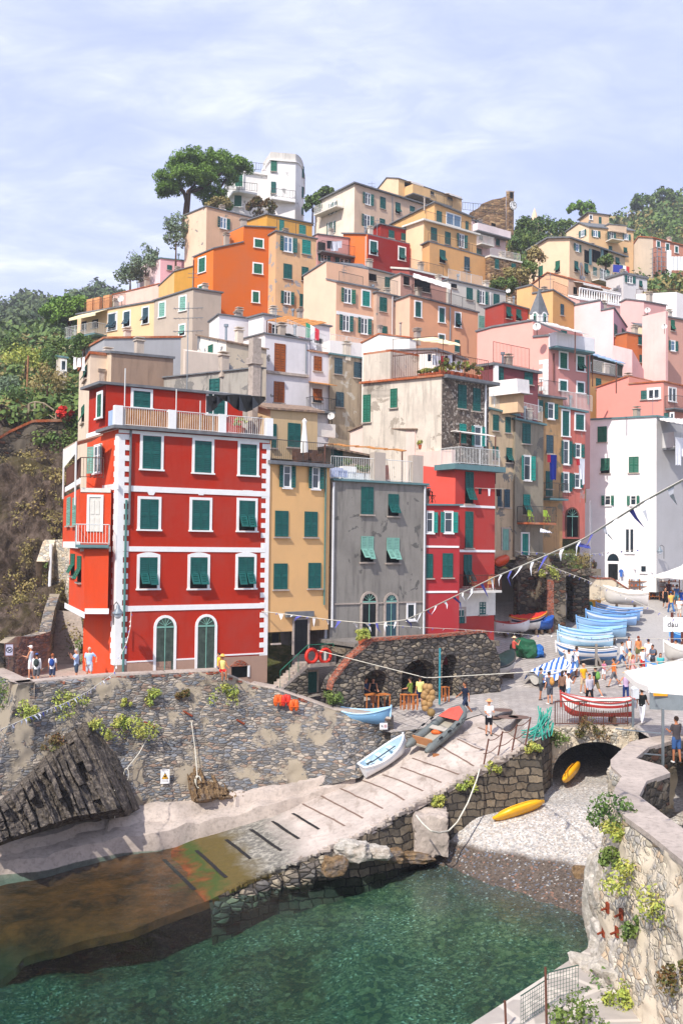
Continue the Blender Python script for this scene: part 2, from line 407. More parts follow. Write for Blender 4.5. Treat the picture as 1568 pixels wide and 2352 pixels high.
            b2.build('fanlight_bars',M['light'],dr)
        else:
            mb.frame(o,d*W,UP*H,n*.03); 
            mb.frame(o+d*W*.12+n*.03,d*W*.32,UP*H*.4,n*.02); mb.frame(o+d*W*.56+n*.03,d*W*.32,UP*H*.4,n*.02)
            mb.frame(o+d*W*.12+UP*H*.5+n*.03,d*W*.32,UP*H*.4,n*.02); mb.frame(o+d*W*.56+UP*H*.5+n*.03,d*W*.32,UP*H*.4,n*.02)
            dr=mb.build('door',M[mat],s.root)
            fb=MB(); fb.frame(o-d*.12,d*.12,UP*(H+.12),n*.07); fb.frame(o+d*W,d*.12,UP*(H+.12),n*.07); fb.frame(o+UP*H,d*W,UP*.12,n*.07); fb.build('frame',M[frame],dr)
        return dr
    def band(s,u0,v0,u1,hp,k=None,mat='white',f=None,pr=.04,name='string_course'):
        k=s.k if k is None else k; x0,y0=D(k,u0,v0); x1,_=D(k,u1,v0)
        xm=(x0+x1)/2; ff=f or ('L' if xm<s.xB else 'R')
        a,d,n=s.face(x0,y0,ff); b,_,_=s.face(x1,y0,ff); H=hp*CTX[k][2]*a.y/F; v=Vector((b.x-a.x,b.y-a.y,0))
        return MB().frame(a-UP*H/2,v,n*pr,UP*H).build(name,M[mat],s.root)
    def balcony(s,u0,u1,v,dep=1.,rh=1.,k=None,f=None,railm='rail',slab='slate',sp=.14,solid=None,th=.15,name='balcony'):
        k=s.k if k is None else k; x0,y0=D(k,u0,v); x1,_=D(k,u1,v); xm=(x0+x1)/2; ff=f or ('L' if xm<s.xB else 'R')
        a,d,n=s.face(x0,y0,ff); b,_,_=s.face(x1,y0,ff); b=Vector((b.x,b.y,a.z)); v_=b-a
        bl=MB().frame(a-UP*th,v_,n*dep,UP*th).build(name,M[slab],s.root)
        mb=MB(); q=dep-.04
        if solid:
            mb.frame(a+n*(q-.1),v_,n*.1,UP*rh); mb.frame(a,d*.1,n*(q-.1),UP*rh); mb.frame(b-d*.1,d*.1,n*(q-.1),UP*rh); mb.build('parapet',plaster(solid),bl)
        else:
            rail(mb,a+n*.02,a+n*q,rh,sp); rail(mb,a+n*q,b+n*q,rh,sp); rail(mb,b+n*q,b+n*.02,rh,sp); mb.build('railing',M[railm],bl)
        return bl
    def edgerail(s,u0,v0,u1,v1=None,rh=1.,k=None,f=None,railm='rail',sp=.14,inset=.08,bars=True,z=None):
        k=s.k if k is None else k; v1=v0 if v1 is None else v1
        x0,y0=D(k,u0,v0); x1,y1=D(k,u1,v1); ff=f or ('L' if (x0+x1)/2<s.xB else 'R')
        a,d,n=s.face(x0,y0,ff); b,_,_=s.face(x1,y1,ff)
        mb=MB(); rail(mb,a-n*inset,b-n*inset,rh,sp,bars=bars); return mb.build('railing',M[railm],s.root)
    def block(s,k,B,A,C,base,wall,roof='slate',oh=.15,th=.12,name='upper_storey',f=None,dirt=.25,patch=0,mats=None):
        # a set-back storey of the same house; built as a child
        pB=P(*D(k,B[0],B[1]),B[2]); 
        h=lambda q,d:pB+d*q if isinstance(q,(int,float)) else hit(*D(k,q[0],q[1]),pB,d)
        a=h(A,s.dL); c=h(C,s.dR); zb=P(*D(k,B[0],base),B[2]).z
        dd=a+c-pB; g=lambda p:Vector((p.x,p.y,zb)); mb=MB()
        top=[a,pB,c,dd]; bot=[g(q) for q in top]
        mb.add(bot+top,[(0,1,5,4),(1,2,6,5),(2,3,7,6),(3,0,4,7),(4,5,6,7)]); o=mb.build(name,mats or plaster(wall,dirt,patch),s.root)
        if roof:
            cen=sum(top,Vector())/4; rb=MB(); qd=[]
            for q in top:
                e=(q-cen);e.z=0; qd.append(q+e.normalized()*oh*1.4+UP*.003)
            rb.prism(qd,(0,0,th)); rb.build('roof',M[roof],o)
        sub=House.__new__(House); sub.k=k; sub.sl=s.sl; sub.pB=pB; sub.xB=D(k,B[0],0)[0]; sub.dL=s.dL;sub.dR=s.dR;sub.nL=s.nL;sub.nR=s.nR; sub.root=o if False else s.root; sub.A=a; sub.C=c
        return sub
    def pipe(s,u,v0,v1,mat='pipe_g',k=None,f=None,r=.05,u1=None):
        k=s.k if k is None else k; x,y0=D(k,u,v0); x1,y1=D(k,u if u1 is None else u1,v1); p,d,n=s.face(x,y0,f); q,_,_=s.face(x,y1,f)
        return MB().tube([p+n*.08,Vector((p.x,p.y,q.z))+n*.08],r,6).build('drainpipe',M[mat],s.root)
    def pts(s,k,u,v,f=None,off=0):
        p,d,n=s.face(*D(k,u,v),f); return p+n*off
    def chimney(s,u,v,w,h,back=1.2,k=None,mat='conc',cap='terra',kind=0):
        k=s.k if k is None else k; x,y=D(k,u,v); p0,d,n=s.face(x,y); p=P(x,y,p0.y+back); sc_=CTX[k][2]*p.y/F; W=w*sc_; H=h*sc_
        mb=MB(); rz=math.atan2(d.y,d.x)
        if kind==0:
            mb.box(p+UP*(H*.3-.3),W*.75,W*.75,H*.6+.6,0,rz)
            for i in range(3): mb.box(p+UP*(H*(.66+.13*i)),W*1.05,W*1.05,H*.06,0,rz)
            mb.box(p+UP*(H*.78),W*.5,W*.5,H*.4,0,rz)
        else:
            mb.tube([p-UP*.5,p+UP*H],W*.35,8); mb.tube([p+UP*H,p+UP*(H+W*.3)],W*.6,8)
        return mb.build('chimney',M[mat],getattr(s,'roof',s.root))
H={}
GR='houses stacked up the village hillside'
def HS(key,label,*a,**k):
    k.setdefault('group',None); h=House(label,*a,**k); H[key]=h; return h
# ---------------- red corner house
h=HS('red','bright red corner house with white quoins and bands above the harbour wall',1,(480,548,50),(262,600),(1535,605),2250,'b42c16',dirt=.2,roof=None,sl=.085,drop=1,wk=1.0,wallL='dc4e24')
h.win((709,715,128,228,'c+'),(1066,745,118,218,'c+'),(1381,765,115,212,'c+'))
h.win((692,100,128,205,'c+'),(1050,106,122,205,'c+'),(1372,110,112,205,'k+'),k=2)
h.win((686,508,124,212,'k+^'),(1036,508,120,212,'k+^'),(1364,505,112,212,'k+^'),k=2)
for (u,v) in ((0,0),): pass
h.band(480,962,1530,40,k=1); h.band(463,340,1500,36,k=2); h.band(463,760,1495,38,k=2); h.band(480,565,1530,22,k=1)
h.band(262,600,480,30,k=1,f='L',pr=.06); h.band(370,965,480,40,k=1,f='L')
h.band(880,1112,1010,10,k=2);h.band(515,1130,735,10,k=2);h.band(1150,1085,1490,10,k=2)
# keystones
for u in (706,1052,1378):
    p,d,n,W,Hh=h.rect(1,u,995,45,34); 
    MB().prism([p-d*W*.35-UP*Hh*.5,p+d*W*.35-UP*Hh*.5,p+d*W*.75+UP*Hh*.5,p-d*W*.75+UP*Hh*.5],n*.045).build('keystone',M['white'],h.root)
# quoins
q=MB(); q2=MB(); zt=h.pB.z-.25; zb_=Pz(0,0,0).z
z=zt-.01; i=0; zlow=P(*D(2,440,1135),50).z
while z>zlow:
    l=.34 if i%2 else .62
    q.frame(h.pB+Vector((0,0,z-h.pB.z-.27)),h.dR*l,h.nR*.035,UP*.27); q.frame(h.pB+Vector((0,0,z-h.pB.z-.27))-h.nR*0,h.dL*(.55 if i%2 else .42),h.nL*.035,UP*.27)
    rc=Vector((h.C.x,h.C.y,z-.27)); q2.frame(rc-h.dR*(.22 if i%2 else .48),h.dR*(.22 if i%2 else .48),h.nR*.03,UP*.27)
    z-=.27; i+=1
q.build('quoins',M['white'],h.root); q2.build('quoins',M['white'],h.root)
# plinth
p0=h.pts(2,440,1180,'R'); zpl=h.pts(2,600,1135).z
MB().frame(Vector((h.pB.x,h.pB.y,h.zb))+h.dR*.0,h.dR*3.0,h.nR*.03,UP*(zpl-h.zb)).build('plinth',plaster('b08f78',.3),h.root)
a=h.pts(2,868,1115); b=h.pts(2,1020,1110); MB().frame(Vector((a.x,a.y,h.zb)),Vector((b.x-a.x,b.y-a.y,0)),h.nR*.032,UP*(a.z-h.zb)).build('plinth',plaster('b08f78',.3),h.root)
a=h.pts(2,1145,1100); MB().frame(Vector((a.x,a.y,h.zb)),Vector((h.C.x-a.x,h.C.y-a.y,0)),h.nR*.032,UP*(a.z-h.zb)).build('plinth',plaster('b08f78',.3),h.root)
dg_=simple('4a5a50',.7,.3,0,.6); h.door(800,1010,122,375,dg_,k=2,frame='white',arch=True); h.door(1086,1000,118,370,dg_,k=2,frame='white',arch=True)
h.pipe(562,560,1218,k=1,mat='slate',r=.06); h.pipe(530,0,1210,k=2,mat='pipe_g',r=.06)
# low cellar opening with a brick lintel
p,d,n,W,Hh=h.rect(2,1318,1195,110,80)
c=MB(); c.frame(p-d*W/2-UP*Hh/2,d*W,UP*Hh,n*.045,0); c.build('cellar_opening',M['dark'],h.root)
c=MB(); c.prism([p-d*W*.6+UP*Hh*.45]+[p+d*W*(-.6+1.2*i/8)+UP*(Hh*.5+.3*math.sin(math.pi*i/8)) for i in range(9)]+[p+d*W*.6+UP*Hh*.45],n*.09); c.build('brick_lintel',M['brick'],h.root)
MB().frame(p+d*W*.5-UP*Hh*.5,d*.12,UP*Hh,n*.09).build('door_jamb',M['white'],h.root)
# bay wing on the left
w=House.__new__(House); w.__dict__.update(h.__dict__)
def wing(B,Cu,Au,base,topv,k,aL,aR,Y):
    pB=P(*D(k,B,topv),Y); dR=plan(aR); dL=Vector((-math.cos(R(aL)),math.sin(R(aL)),0)); c=hit(*D(k,Cu,topv),pB,dR); a=hit(*D(k,Au,topv),pB,dL)
    c.z=a.z=pB.z; zb=P(*D(k,B,base),Y).z; dd=a+c-pB+dR*.6; a=a; top=[a,pB,c,dd]; bot=[Vector((q.x,q.y,zb)) for q in top]
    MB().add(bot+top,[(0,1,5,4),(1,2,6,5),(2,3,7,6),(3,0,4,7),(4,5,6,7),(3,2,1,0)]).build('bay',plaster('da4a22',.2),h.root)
    s=House.__new__(House); s.__dict__.update(h.__dict__); s.pB=pB; s.xB=D(k,B,0)[0]; s.dL=dL; s.dR=dR; s.k=k; s.A=a; s.C=c
    s.nL=Vector((-math.sin(R(aL)),-math.cos(R(aL)),0)); s.nR=Vector((math.sin(R(aR)),-math.cos(R(aR)),0)); return s
w1=wing(245,412,140,795,340,2,68,8,49.6); w1.win((162,450,26,150,'km'),(208,480,26,180,'km'),k=2,f='L')
w1.band(108,735,245,36,k=2,f='L'); w1.band(245,775,412,38,k=2,f='R')
pw=P(*D(2,212,335),49.9)
def wing2():
    k=2; B=212; topv=-80
    return wing(212,430,97,335,-80,2,70,10,50.0)
w2=wing2(); w2.win((134,80,22,195,'cl'),(174,80,22,195,'cl'),k=2,f='L')
w2.band(97,310,212,40,k=2,f='L'); w2.band(212,340,425,36,k=2,f='R',mat='offwhite')
w2.band(110,975,215,34,k=1,f='L'); w2.band(215,975,425,30,k=1,f='R',mat='offwhite')
w2.door(315,100,80,240,'offwhite',k=2,f='R',frame='white')
w2.balcony(188,415,310,.8,1.0,k=2,f='R',railm='railw',slab='bluegrey'); 
# roof terrace of the bay with glass screen and awning
g=MB(); a=w2.pts(1,115,955,'L'); b=w2.pB; b=Vector((b.x,b.y,a.z)); rail(g,a,b,1.05,.12); c=hit(*D(1,372,945),w2.pB,w2.dR); c.z=a.z; rail(g,b,c,1.05,.14); g.build('terrace_railing',M['railr'],h.root)
w.win((350,390,28,160,'cm+'),k=1,f='L'); 
wd=w; wd.win((338,760,50,190,'ol'),k=1,f='L')
# awning on posts over the bay terrace
aw=MB(); s0=w2.pB+w2.dL*.3; 
A1=hit(*D(1,190,640),w2.pB,w2.dR); 
P1=P(*D(1,185,640),50.0);P2=P(*D(1,372,592),50.3); P3=P(*D(1,100,690),51.6); 
aw.prism([P1,P2,P2+(P3-P1)*.9,P3],UP*.04); aw.build('awning',simple('c9b09a',.8,.2,0,.2),h.root)
aw=MB(); aw.quad(P1-UP*.02,P3-UP*.02,P3-UP*1.0,P1-UP*.55) ; aw.build('awning_side',M['offwhite'],h.root)
aw=MB(); aw.tube([P1,P1-UP*3.2],.05); aw.tube([P3,P3-UP*2.6],.05); aw.build('awning_post',M['railw'],h.root)
# penthouse of the red house
ph=h.block(1,(395,242,0.01+h.pB.y+2.4),(275,282),(1345,330),560,'b42c16',roof='slate',oh=.35,th=.14)
ph.sl=.085
ph.win((640,345,118,110,'c+'),(1160,380,115,140,'c+'),k=1)
ph.win((348,390,28,165,'cm+'),k=1,f='L')
# terrace slab, parapet posts, railing, reed mats
pa=h.pB; dz=UP*.0
slab=MB(); slab.frame(h.pB-h.dR*.35+h.nR*.3-UP*.0+h.dL*-.0,h.dR*((h.C-h.pB).length+.6),-h.nR*3.0,UP*.16); slab.build('terrace_slab',M['slate'],h.root)
zt=UP*.16
Lr=(h.C-h.pB).length
for u in (478,852,1202,1530):
    p=h.pts(1,u,560,'R'); p=Vector((p.x,p.y,h.pB.z+.16)); MB().frame(p-h.dR*.2,h.dR*.42,-h.nR*.3,UP*1.02).build('parapet_post',M['white'],h.root)
us=[(500,832),(875,1180),(1225,1510)]
rl=MB()
for a_,b_ in us:
    p=h.pts(1,a_,560,'R');q_=h.pts(1,b_,560,'R'); p.z=q_.z=h.pB.z+.16; rail(rl,p-h.nR*.08,q_-h.nR*.08,.98,.12)
rl.build('railing',M['railw'],h.root)
def reed():
    n=NT('reed_matting'); v=n.coord((1,1,.06)); a=n.noise(v,22,3,.6); b=n.noise(n.coord(),1.5,3)
    return n.fin(n.mix(n.ramp(b,[(.4,0.),(.7,.6)]),n.ramp(a,[(.3,'7d4a22'),(.5,'c98a4c'),(.7,'e0b078')]),'9c5a28'),.9,n.bump(a,.6,.02),.1)
M['reed']=reed()
for a_,b_ in us[:2]:
    p=h.pts(1,a_+12,560,'R');q_=h.pts(1,b_-4,560,'R'); p.z=q_.z=h.pB.z+.2; rm=MB(); rm.frame(p-h.nR*.16,q_-p,h.nR*.04,UP*.86); rm.build('reed_screen',M['reed'],h.root)
gl=MB(); gl.frame(h.pB+UP*.16+h.dL*.2,h.dL*1.5,h.nL*-.03,UP*.9); gl.build('blue_screen',simple('9fb4cf',.4,.4),h.root)
for u,z1 in ((522,2.9),(882,2.1),(1050,1.6),(1140,2.0)):
    p=h.pts(1,u,560,'R')-h.nR*.1; p.z=h.pB.z+.2; MB().tube([p,p+UP*z1],.03,5).build('terrace_pole',M['railw'],h.root)
# ---------------- yellow
y=HS('yellow','ochre yellow house with roof terrace squeezed beside the red house',9,(56,238,h.C.y+.02),6.,(604,262),1500,'e2b26c',aR=36,roof=None,dirt=.12,sl=.085,drop=1.5)
y.win((217,350,65,195,'o'),(472,362,62,195,'o'),(170,772,118,230,'c'),(432,777,115,225,'c'))
y.win((112,165,85,160,'c'),(325,160,78,158,'c'),(80,552,42,60,'d'),k=10)
y.door(238,545,84,215,'black',k=10)
p,d,n,W,Hh=y.rect(10,225,402,170,34); MB().frame(p-d*W/2-UP*Hh/2,d*W,UP*Hh,n*.22).build('door_hood',M['slate'],y.root)
y.door(302,830,70,130,'green',k=10)
y.pipe(560,270,1500,mat='pipe_g',r=.05)
sl_=MB(); sl_.frame(y.pB-y.dR*.1+y.nR*.35,y.dR*((y.C-y.pB).length+.15),-y.nR*3.2,UP*.2); sl_.build('terrace_slab',M['slate'],y.root)
rb=MB(); a=y.pB+UP*.2+y.nR*.3; b=a+y.dR*(y.C-y.pB).length; rail(rb,a,b,1.15,.13); rb.build('railing',M['rail'],y.root)
yp=y.block(6,(695,1025,y.pB.y+2.2),(590,975),(1088,1050),1430,'c9b080',roof='tileg',oh=.3)
yp.win((722,1240,40,200,'c'),(890,1235,105,200,'c'),k=6)
# ---------------- grey
g=HS('grey','tall bare grey plaster house with two arched doors above the brick parapet',9,(618,385,y.C.y+.3),6.,(1470,432),1700,'908c85',aR=33,roof=None,dirt=.5,patch=.12,patchcol='6e6b66',sl=.085,drop=1.5)
g.win((935,565,108,245,'c'),(1170,605,92,195,'k'),(935,1000,112,228,'kl'),(1165,1010,112,222,'kl'))
g.door(665,425,84,300,M['black'],k=10,arch=True); g.door(803,425,66,285,M['blue'],k=10,arch=True)
g.win((928,388,48,100,'g'),k=10)
g.pipe(630,400,1700,mat='pipe_w',r=.07,k=9); g.pipe(1445,440,1900,mat='pipe_w',r=.06,k=9); g.pipe(592,380,2000,mat='pipe_w',r=.09,k=9)
b=g.band(448,340,1000,8,k=10,mat='conc',pr=.06)
sl_=MB(); sl_.frame(g.pB+g.nR*.2+UP*.0,g.dR*((g.C-g.pB).length+.05),-g.nR*4.5,UP*.12); sl_.build('terrace_slab',M['bluegrey'],g.root)
for u0,u1 in ((620,1015),(1080,1350)):
    a=g.pts(9,u0,385,'R');b=g.pts(9,u1,385,'R'); a.z=b.z=g.pB.z+.12; m_=MB(); rail(m_,a-g.nR*.1,b-g.nR*.1,1.3,.16); m_.build('railing',M['railw'],g.root)
for u in (1045,1385):
    a=g.pts(9,u,385,'R'); a.z=g.pB.z+.12; MB().frame(a-g.dR*.35,g.dR*.8,-g.nR*.5,UP*1.7).build('parapet_post',plaster('bdb0a4'),g.root)
# rear part of the grey terrace
g.block(9,(610,100,g.pB.y+4.2),2.,(1000,190),380,'b9a894',roof='tileg',oh=.4).win((662,185,105,150,'c'),k=9)
# ---------------- dark red house pair
r=HS('red2','deep red narrow tower house with teal cornice and chairs on balconies',11,(382,288,g.C.y+3.3),(78,255),(737,305),1950,'b23a34',aR=36,aL=48,roof=None,dirt=.12,drop=1.5,sl=.1,wallL='e8584a')
r.win((505,450,74,285,'k'),(503,825,70,325,'c'),(490,1190,74,280,'k'))
r.band(415,612,735,22);r.band(415,1016,735,22)
MB().frame(r.pB-r.dR*.5+r.nR*.5,r.dR*((r.C-r.pB).length+1.0),-r.nR*2,UP*.35).build('cornice',M['bluegrey'],r.root)
rr_=MB(); a=r.pB+UP*.35+r.nR*.4; b=a+r.dR*((r.C-r.pB).length); rail(rr_,a,b,1.1,.13); rail(rr_,a,a-r.nR*1.8,1.1,.13); rr_.build('railing',M['railw'],r.root)
r.balcony(415,700,1370,1.0,1.0,slab='offwhite',railm='railr')
r.band(395,1480,737,250,mat='offwhite',pr=.03,name='white_base')
r.win((622,1530,58,110,'c'),k=11); r.door(430,1600,60,130,'green',k=11) 
f=HS('red3','crimson wing with terrace chairs between the grey house and the red tower',11,(112,610,g.C.y+.1),3.,(422,612),1750,'ab3236',aR=24,roof='bluegrey',oh=.15,th=.1,dirt=.12,drop=2,sl=.1)
f.win((150,760,60,185,'ot'),(318,760,72,185,'ot'),(148,1150,62,215,'c'),(312,1145,92,215,'c'))
f.band(115,977,412,18); f.band(112,1385,398,18)
# ---------------- pink veranda house behind
v=HS('veranda','cream pink terrace house with teal folding doors under a white awning frame',7,(580,1050,r.pB.y+3.0),[(0,1065),(215,975),(217,1048)],(835,1075),1230,'edd0c4',aL=45,aR=36,roof='tileg',oh=.15,drop=3,th=.08)
v.win((650,1150,100,140,'ct'),(765,1160,100,135,'ct'))
pp=House('cream parapet wall of the terrace above the deep red tower',11,(350,108,r.pB.y+.6),(-210,150),.3,262,'edc8bc',aL=48,aR=36,roof=None,drop=.3,name='parapet_wall',cat='wall')
# ---------------- middle rows
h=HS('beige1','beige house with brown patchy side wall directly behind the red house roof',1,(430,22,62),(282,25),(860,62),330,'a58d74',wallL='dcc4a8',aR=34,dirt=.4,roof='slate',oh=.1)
h.chimney(358,190,50,60,-1.0,k=1)
HS('strip','narrow tall cream house at the village edge with green shutters on the cliff side',1,(284,28,62.3),(205,150),3.,1000,'e8d2b8',aL=70,roof='terra',oh=.1,dirt=.3).win((248,165,22,90,'km'),(232,450,18,120,'km'),k=1,f='L')
HS('greyback','pale grey blind wall house with terracotta roof edge in the shade',0,(240,778,80),6.,(416,776),840,'a9abb0',aR=20,roof='terra',oh=.1,dirt=.2)
h=HS('greyhip','weathered grey plaster house with tall square chimney behind the red penthouse',1,(1448,128,60),(645,212),.3,420,'a8a39a',aL=32,roof='slate',oh=.15,th=.08,patch=.35,patchcol='8a8782',dirt=.5)
h.win((1148,255,72,110,'c')); 
x,yy=D(1,1425,240); p=P(x,yy,59.3); MB().box(p-UP*2,.55,.55,9.5,0,R(35)).build('chimney_shaft',M['conc'],h.root)
cm=MB(); 
for i in range(3): cm.box(P(*D(1,1425,66+i*14),59.3),(.75),(.75),.16,0,R(35))
cm.build('chimney_cap',M['conc'],h.root)
HS('pinkbehind','grey shed roofed annex with green gutter left of the antenna',1,(945,5,70),(930,-5),3.,170,'d8c8b8',roof=None)
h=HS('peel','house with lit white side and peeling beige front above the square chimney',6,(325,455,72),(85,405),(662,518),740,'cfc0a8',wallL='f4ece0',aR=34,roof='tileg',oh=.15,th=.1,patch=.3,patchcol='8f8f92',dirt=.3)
h.win((195,550,38,140,'cm'),(578,592,44,100,'c'))
h=HS('white1','white plaster house with two pairs of tall brown shutters in the village centre',6,(647,388,75),(445,440),(1022,447),980,'dcd9dd',wallL='f7f3ee',aR=31,roof='slate',oh=.15,th=.1,dirt=.18,patch=.08)
h.win((772,587,92,235,'cb'),(765,875,88,175,'cb')); h.band(655,705,1005,22,mat='conc',pr=.2,name='ledge'); h.pipe(990,470,720,'metal')
h=HS('white2','white flat box house with curved left corner below the orange house',6,(263,230,88),(183,290),(515,262),450,'e9e6ea',wallL='f7f3ee',aR=31,roof='slate',oh=.15,th=.1,dirt=.1)
h.chimney(415,240,50,40,1); 
h=HS('white3','white upper floor with orange brown shutters beneath a reed pergola',6,(637,228,86),(512,262),(1190,330),470,'e4e0e2',wallL='f4f0ec',aR=33,roof='slate',oh=.2,th=.14,dirt=.1)
h.win((733,350,60,85,'ob')); h.chimney(940,240,48,65,1)
h=HS('white4','white strip house with brown shutters and laundry along its roof terrace',6,(1000,535,77),2.,(1188,560),1080,'dedbe0',aR=34,roof='terra',oh=.12,th=.12,dirt=.2)
h.win((1088,637,66,122,'cb'),(1085,905,76,115,'kb')); h.balcony(985,1185,1030,.9,1.0); h.edgerail(840,385,1165,520,1.1,railm='railw') 
p,d,n,W,Hh=h.rect(6,1090,800,170,10); MB().prism([p-d*W/2,p+d*W/2,p+d*W/2+n*1.3-UP*.3,p-d*W/2+n*1.3-UP*.3],UP*.06).build('reed_awning',M['reed'],h.root)
h=HS('beige2','bare brown beige house with four blue grey shutters beside the brown shuttered one',6,(1193,560,78),.3,(1484,602),1240,'ab9a82',aR=36,roof='bluegrey',oh=.15,th=.12,patch=.3,patchcol='c8c0b2',dirt=.5)
h.win((1260,657,64,135,'cu'),(1420,690,60,130,'cu'),(1272,937,64,125,'cu'))
h.edgerail(1197,555,1330,575,1.6,railm='railw'); h.edgerail(1335,575,1465,598,1.6,railm='railw')
HS('terracewhite','low white terrace house wall behind the railing of the brown beige house',6,(1190,440,84),3.,(1490,470),560,'ece8e4',aR=30,roof=None,dirt=.1)
h=HS('stoneb','big weathered cream house with a dark pebbled stone front and planted roof terrace',7,(822,575,66),(118,640),(1242,645),1060,'6d5f55',aL=38,aR=39,roof='terra',oh=.2,th=.14,mats=[plaster('d8ccbc',.5,.12,'b5a898'),M['pebble']])
h.win((392,768,62,172,'cm'),(150,860,68,248,'cm'),(1001,755,74,212,'c'),(1130,782,64,205,'c'),(1006,1085,58,175,'ct'),(1140,1110,62,175,'ot'))
q=hit(*D(7,360,350),h.pB,h.dL); q2=hit(*D(7,116,362),h.pB,h.dL); zz=h.pB.z-1; mb=MB(); mb.frame(Vector((q2.x,q2.y,zz)),Vector((q.x-q2.x,q.y-q2.y,0)),h.dR*3.2,UP*(q.z-zz)); mb.build('raised_end',plaster('d4c8b8',.45,.1,'b5a898'),h.root)
MB().frame(Vector((q2.x,q2.y,q.z)),Vector((q.x-q2.x,q.y-q2.y,0)),h.dR*3.2,UP*.15).build('raised_roof',M['terra'],h.root)
e=MB(); qa=h.pB+UP*.16; qb=hit(*D(7,372,600),h.pB,h.dL); qb.z=qa.z+.05; rail(e,qa-h.nL*.1,qb-h.nL*.1,1.6,.18); rail(e,qa-h.nR*.1,h.C+UP*.16-h.nR*.1,1.5,.18); rail(e,qa-h.nL*.1+UP*1.4,qb-h.nL*.1+UP*1.6,1.2,.9,bars=False); e.build('railing',M['railr'],h.root)
MB().frame(h.pB+h.nR*.5-UP*.1,h.dR*((h.C-h.pB).length+.6),-h.nR*1.5,UP*.22).build('concrete_slab',M['slate'],h.root)
h.pipe(1205,650,1200,'pipe_w',r=.08)
ver=h.block(7,(760,340,69.5),(370,345),(1010,430),620,'f2eeea',roof='slate',oh=.3); ver.win((480,450,200,170,'g'),k=7,f='L')
h=HS('whitegable','low white gabled house with terracotta verge behind the planted terrace',7,(532,230,76),[(110,275),(262,197)],(590,250),380,'e8e4e0',wallL='f8f5f0',aL=45,roof='terra',oh=.1,th=.1,dirt=.08)
h.chimney(600,225,60,90,.5)
# ---------------- peach row
h=HS('peach','peach house with white bands and a roof loggia left of the pale pink front',4,(252,832,96),[(25,792),(183,690),(184,815)],(547,887),1250,'e3b38c',wallL='f0c8a8',aR=34,aL=46,roof='slate',oh=.12,th=.12,dirt=.12)
h.win((330,930,48,100,'omt'),(458,950,50,105,'ct+'),(318,1120,44,110,'o'),(445,1140,44,110,'o')); h.band(252,1045,525,24); h.edgerail(275,828,440,865,1.0)
up=h.block(4,(225,742,98),(187,700),(455,750),850,'b89878',roof='slate',oh=.3); up.win((365,790,100,95,'d'),(290,790,40,90,'g'),k=4)
h=HS('peachgrey','pale pink grey house with plain dark shutters between two peach houses',4,(532,905,98),3.,(777,960),1260,'cfae98',aR=34,roof='slate',oh=.15,th=.12,dirt=.35,patch=.08)
h.win((578,990,50,100,'c'),(696,1015,50,100,'c'),(585,1170,40,60,'c'),(680,1190,40,60,'c')); h.pipe(640,935,1240,'pipe_w'); h.edgerail(535,900,680,930,1.5)
h.chimney(555,1190,30,60,-6); h.chimney(698,1180,20,60,-6,kind=1)
h=HS('peachgrey2','set back cream top floor with a tall green door above the pale pink house',4,(460,738,101),3.,(718,802),920,'dcc0a4',aR=34,roof='slate',oh=.2,th=.14)
h.win((617,855,54,108,'c'),(500,800,60,50,'d'))
h=HS('orangepeach','wide orange peach house with four dark green shutters on the central row',4,(765,928,97),2.5,(1237,1048),1280,'d99a6c',wallL='f0c0a0',aR=33,roof='slate',oh=.15,th=.12,dirt=.15)
h.win((820,1025,38,105,'c+'),(985,1065,36,100,'c+'),(1097,1100,34,98,'k+'),(985,1222,36,40,'c+')); h.pipe(1042,1010,1240,'metal',r=.06)
h.win((813,222,50,45,'c'),(957,300,42,110,'c'),k=7)
h.edgerail(782,925,1040,985,1.1); h.edgerail(1045,985,1220,1035,1.1)
h=HS('awninghouse','set back terrace floor shaded by a grey and white striped awning',4,(700,778,101),2.5,(1128,890),1000,'b98a78',wallL='e6c8b4',aR=33,roof='slate',oh=.15,th=.12)
h.win((850,860,110,80,'d'),(740,825,40,60,'d'))
# ---------------- orange tower
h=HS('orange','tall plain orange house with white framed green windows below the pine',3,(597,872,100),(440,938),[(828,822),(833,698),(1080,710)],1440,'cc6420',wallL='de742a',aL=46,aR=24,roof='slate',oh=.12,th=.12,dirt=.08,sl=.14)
h.win((508,1002,50,112,'cm+'),(505,1220,48,118,'cm+'),(498,1435,44,120,'cm+'),(950,832,62,62,'cm+'),(943,1030,64,76,'cm+'),(926,1253,46,82,'cm+'))
h.pipe(445,960,1500,k=3,f='L',mat='railr'); h.chimney(830,672,55,40,2)
h=HS('cream1','plain cream house with one open green window right beside the pine trunk',3,(543,542,113),(374,612),(905,632),900,'dcb48c',wallL='f0cfac',aR=37,roof='slate',oh=.12,th=.12,dirt=.2,patch=.05)
h.win((672,672,48,85,'oB'))
h=HS('yellow2','narrow patched yellow house with open green shutters adjoining the orange house',3,(1087,738,101),4.,(1402,798),1440,'dfb27c',aR=31,roof='slate',oh=.15,th=.12,patch=.22,patchcol='b4b0ae',dirt=.25)
h.win((1180,840,64,115,'oB'),(1323,860,66,112,'ct'),(1177,1050,66,118,'c'),(1312,1070,52,110,'k'),(1173,1258,48,100,'o'),(1293,1278,44,100,'c'))
up=h.block(3,(1015,605,104),(860,655),(1370,680),800,'d8a044',roof='slate'); up.win((1130,690,34,88,'ct'),(1292,722,50,72,'ct'),k=3); h.edgerail(1095,735,1390,790,1.3)
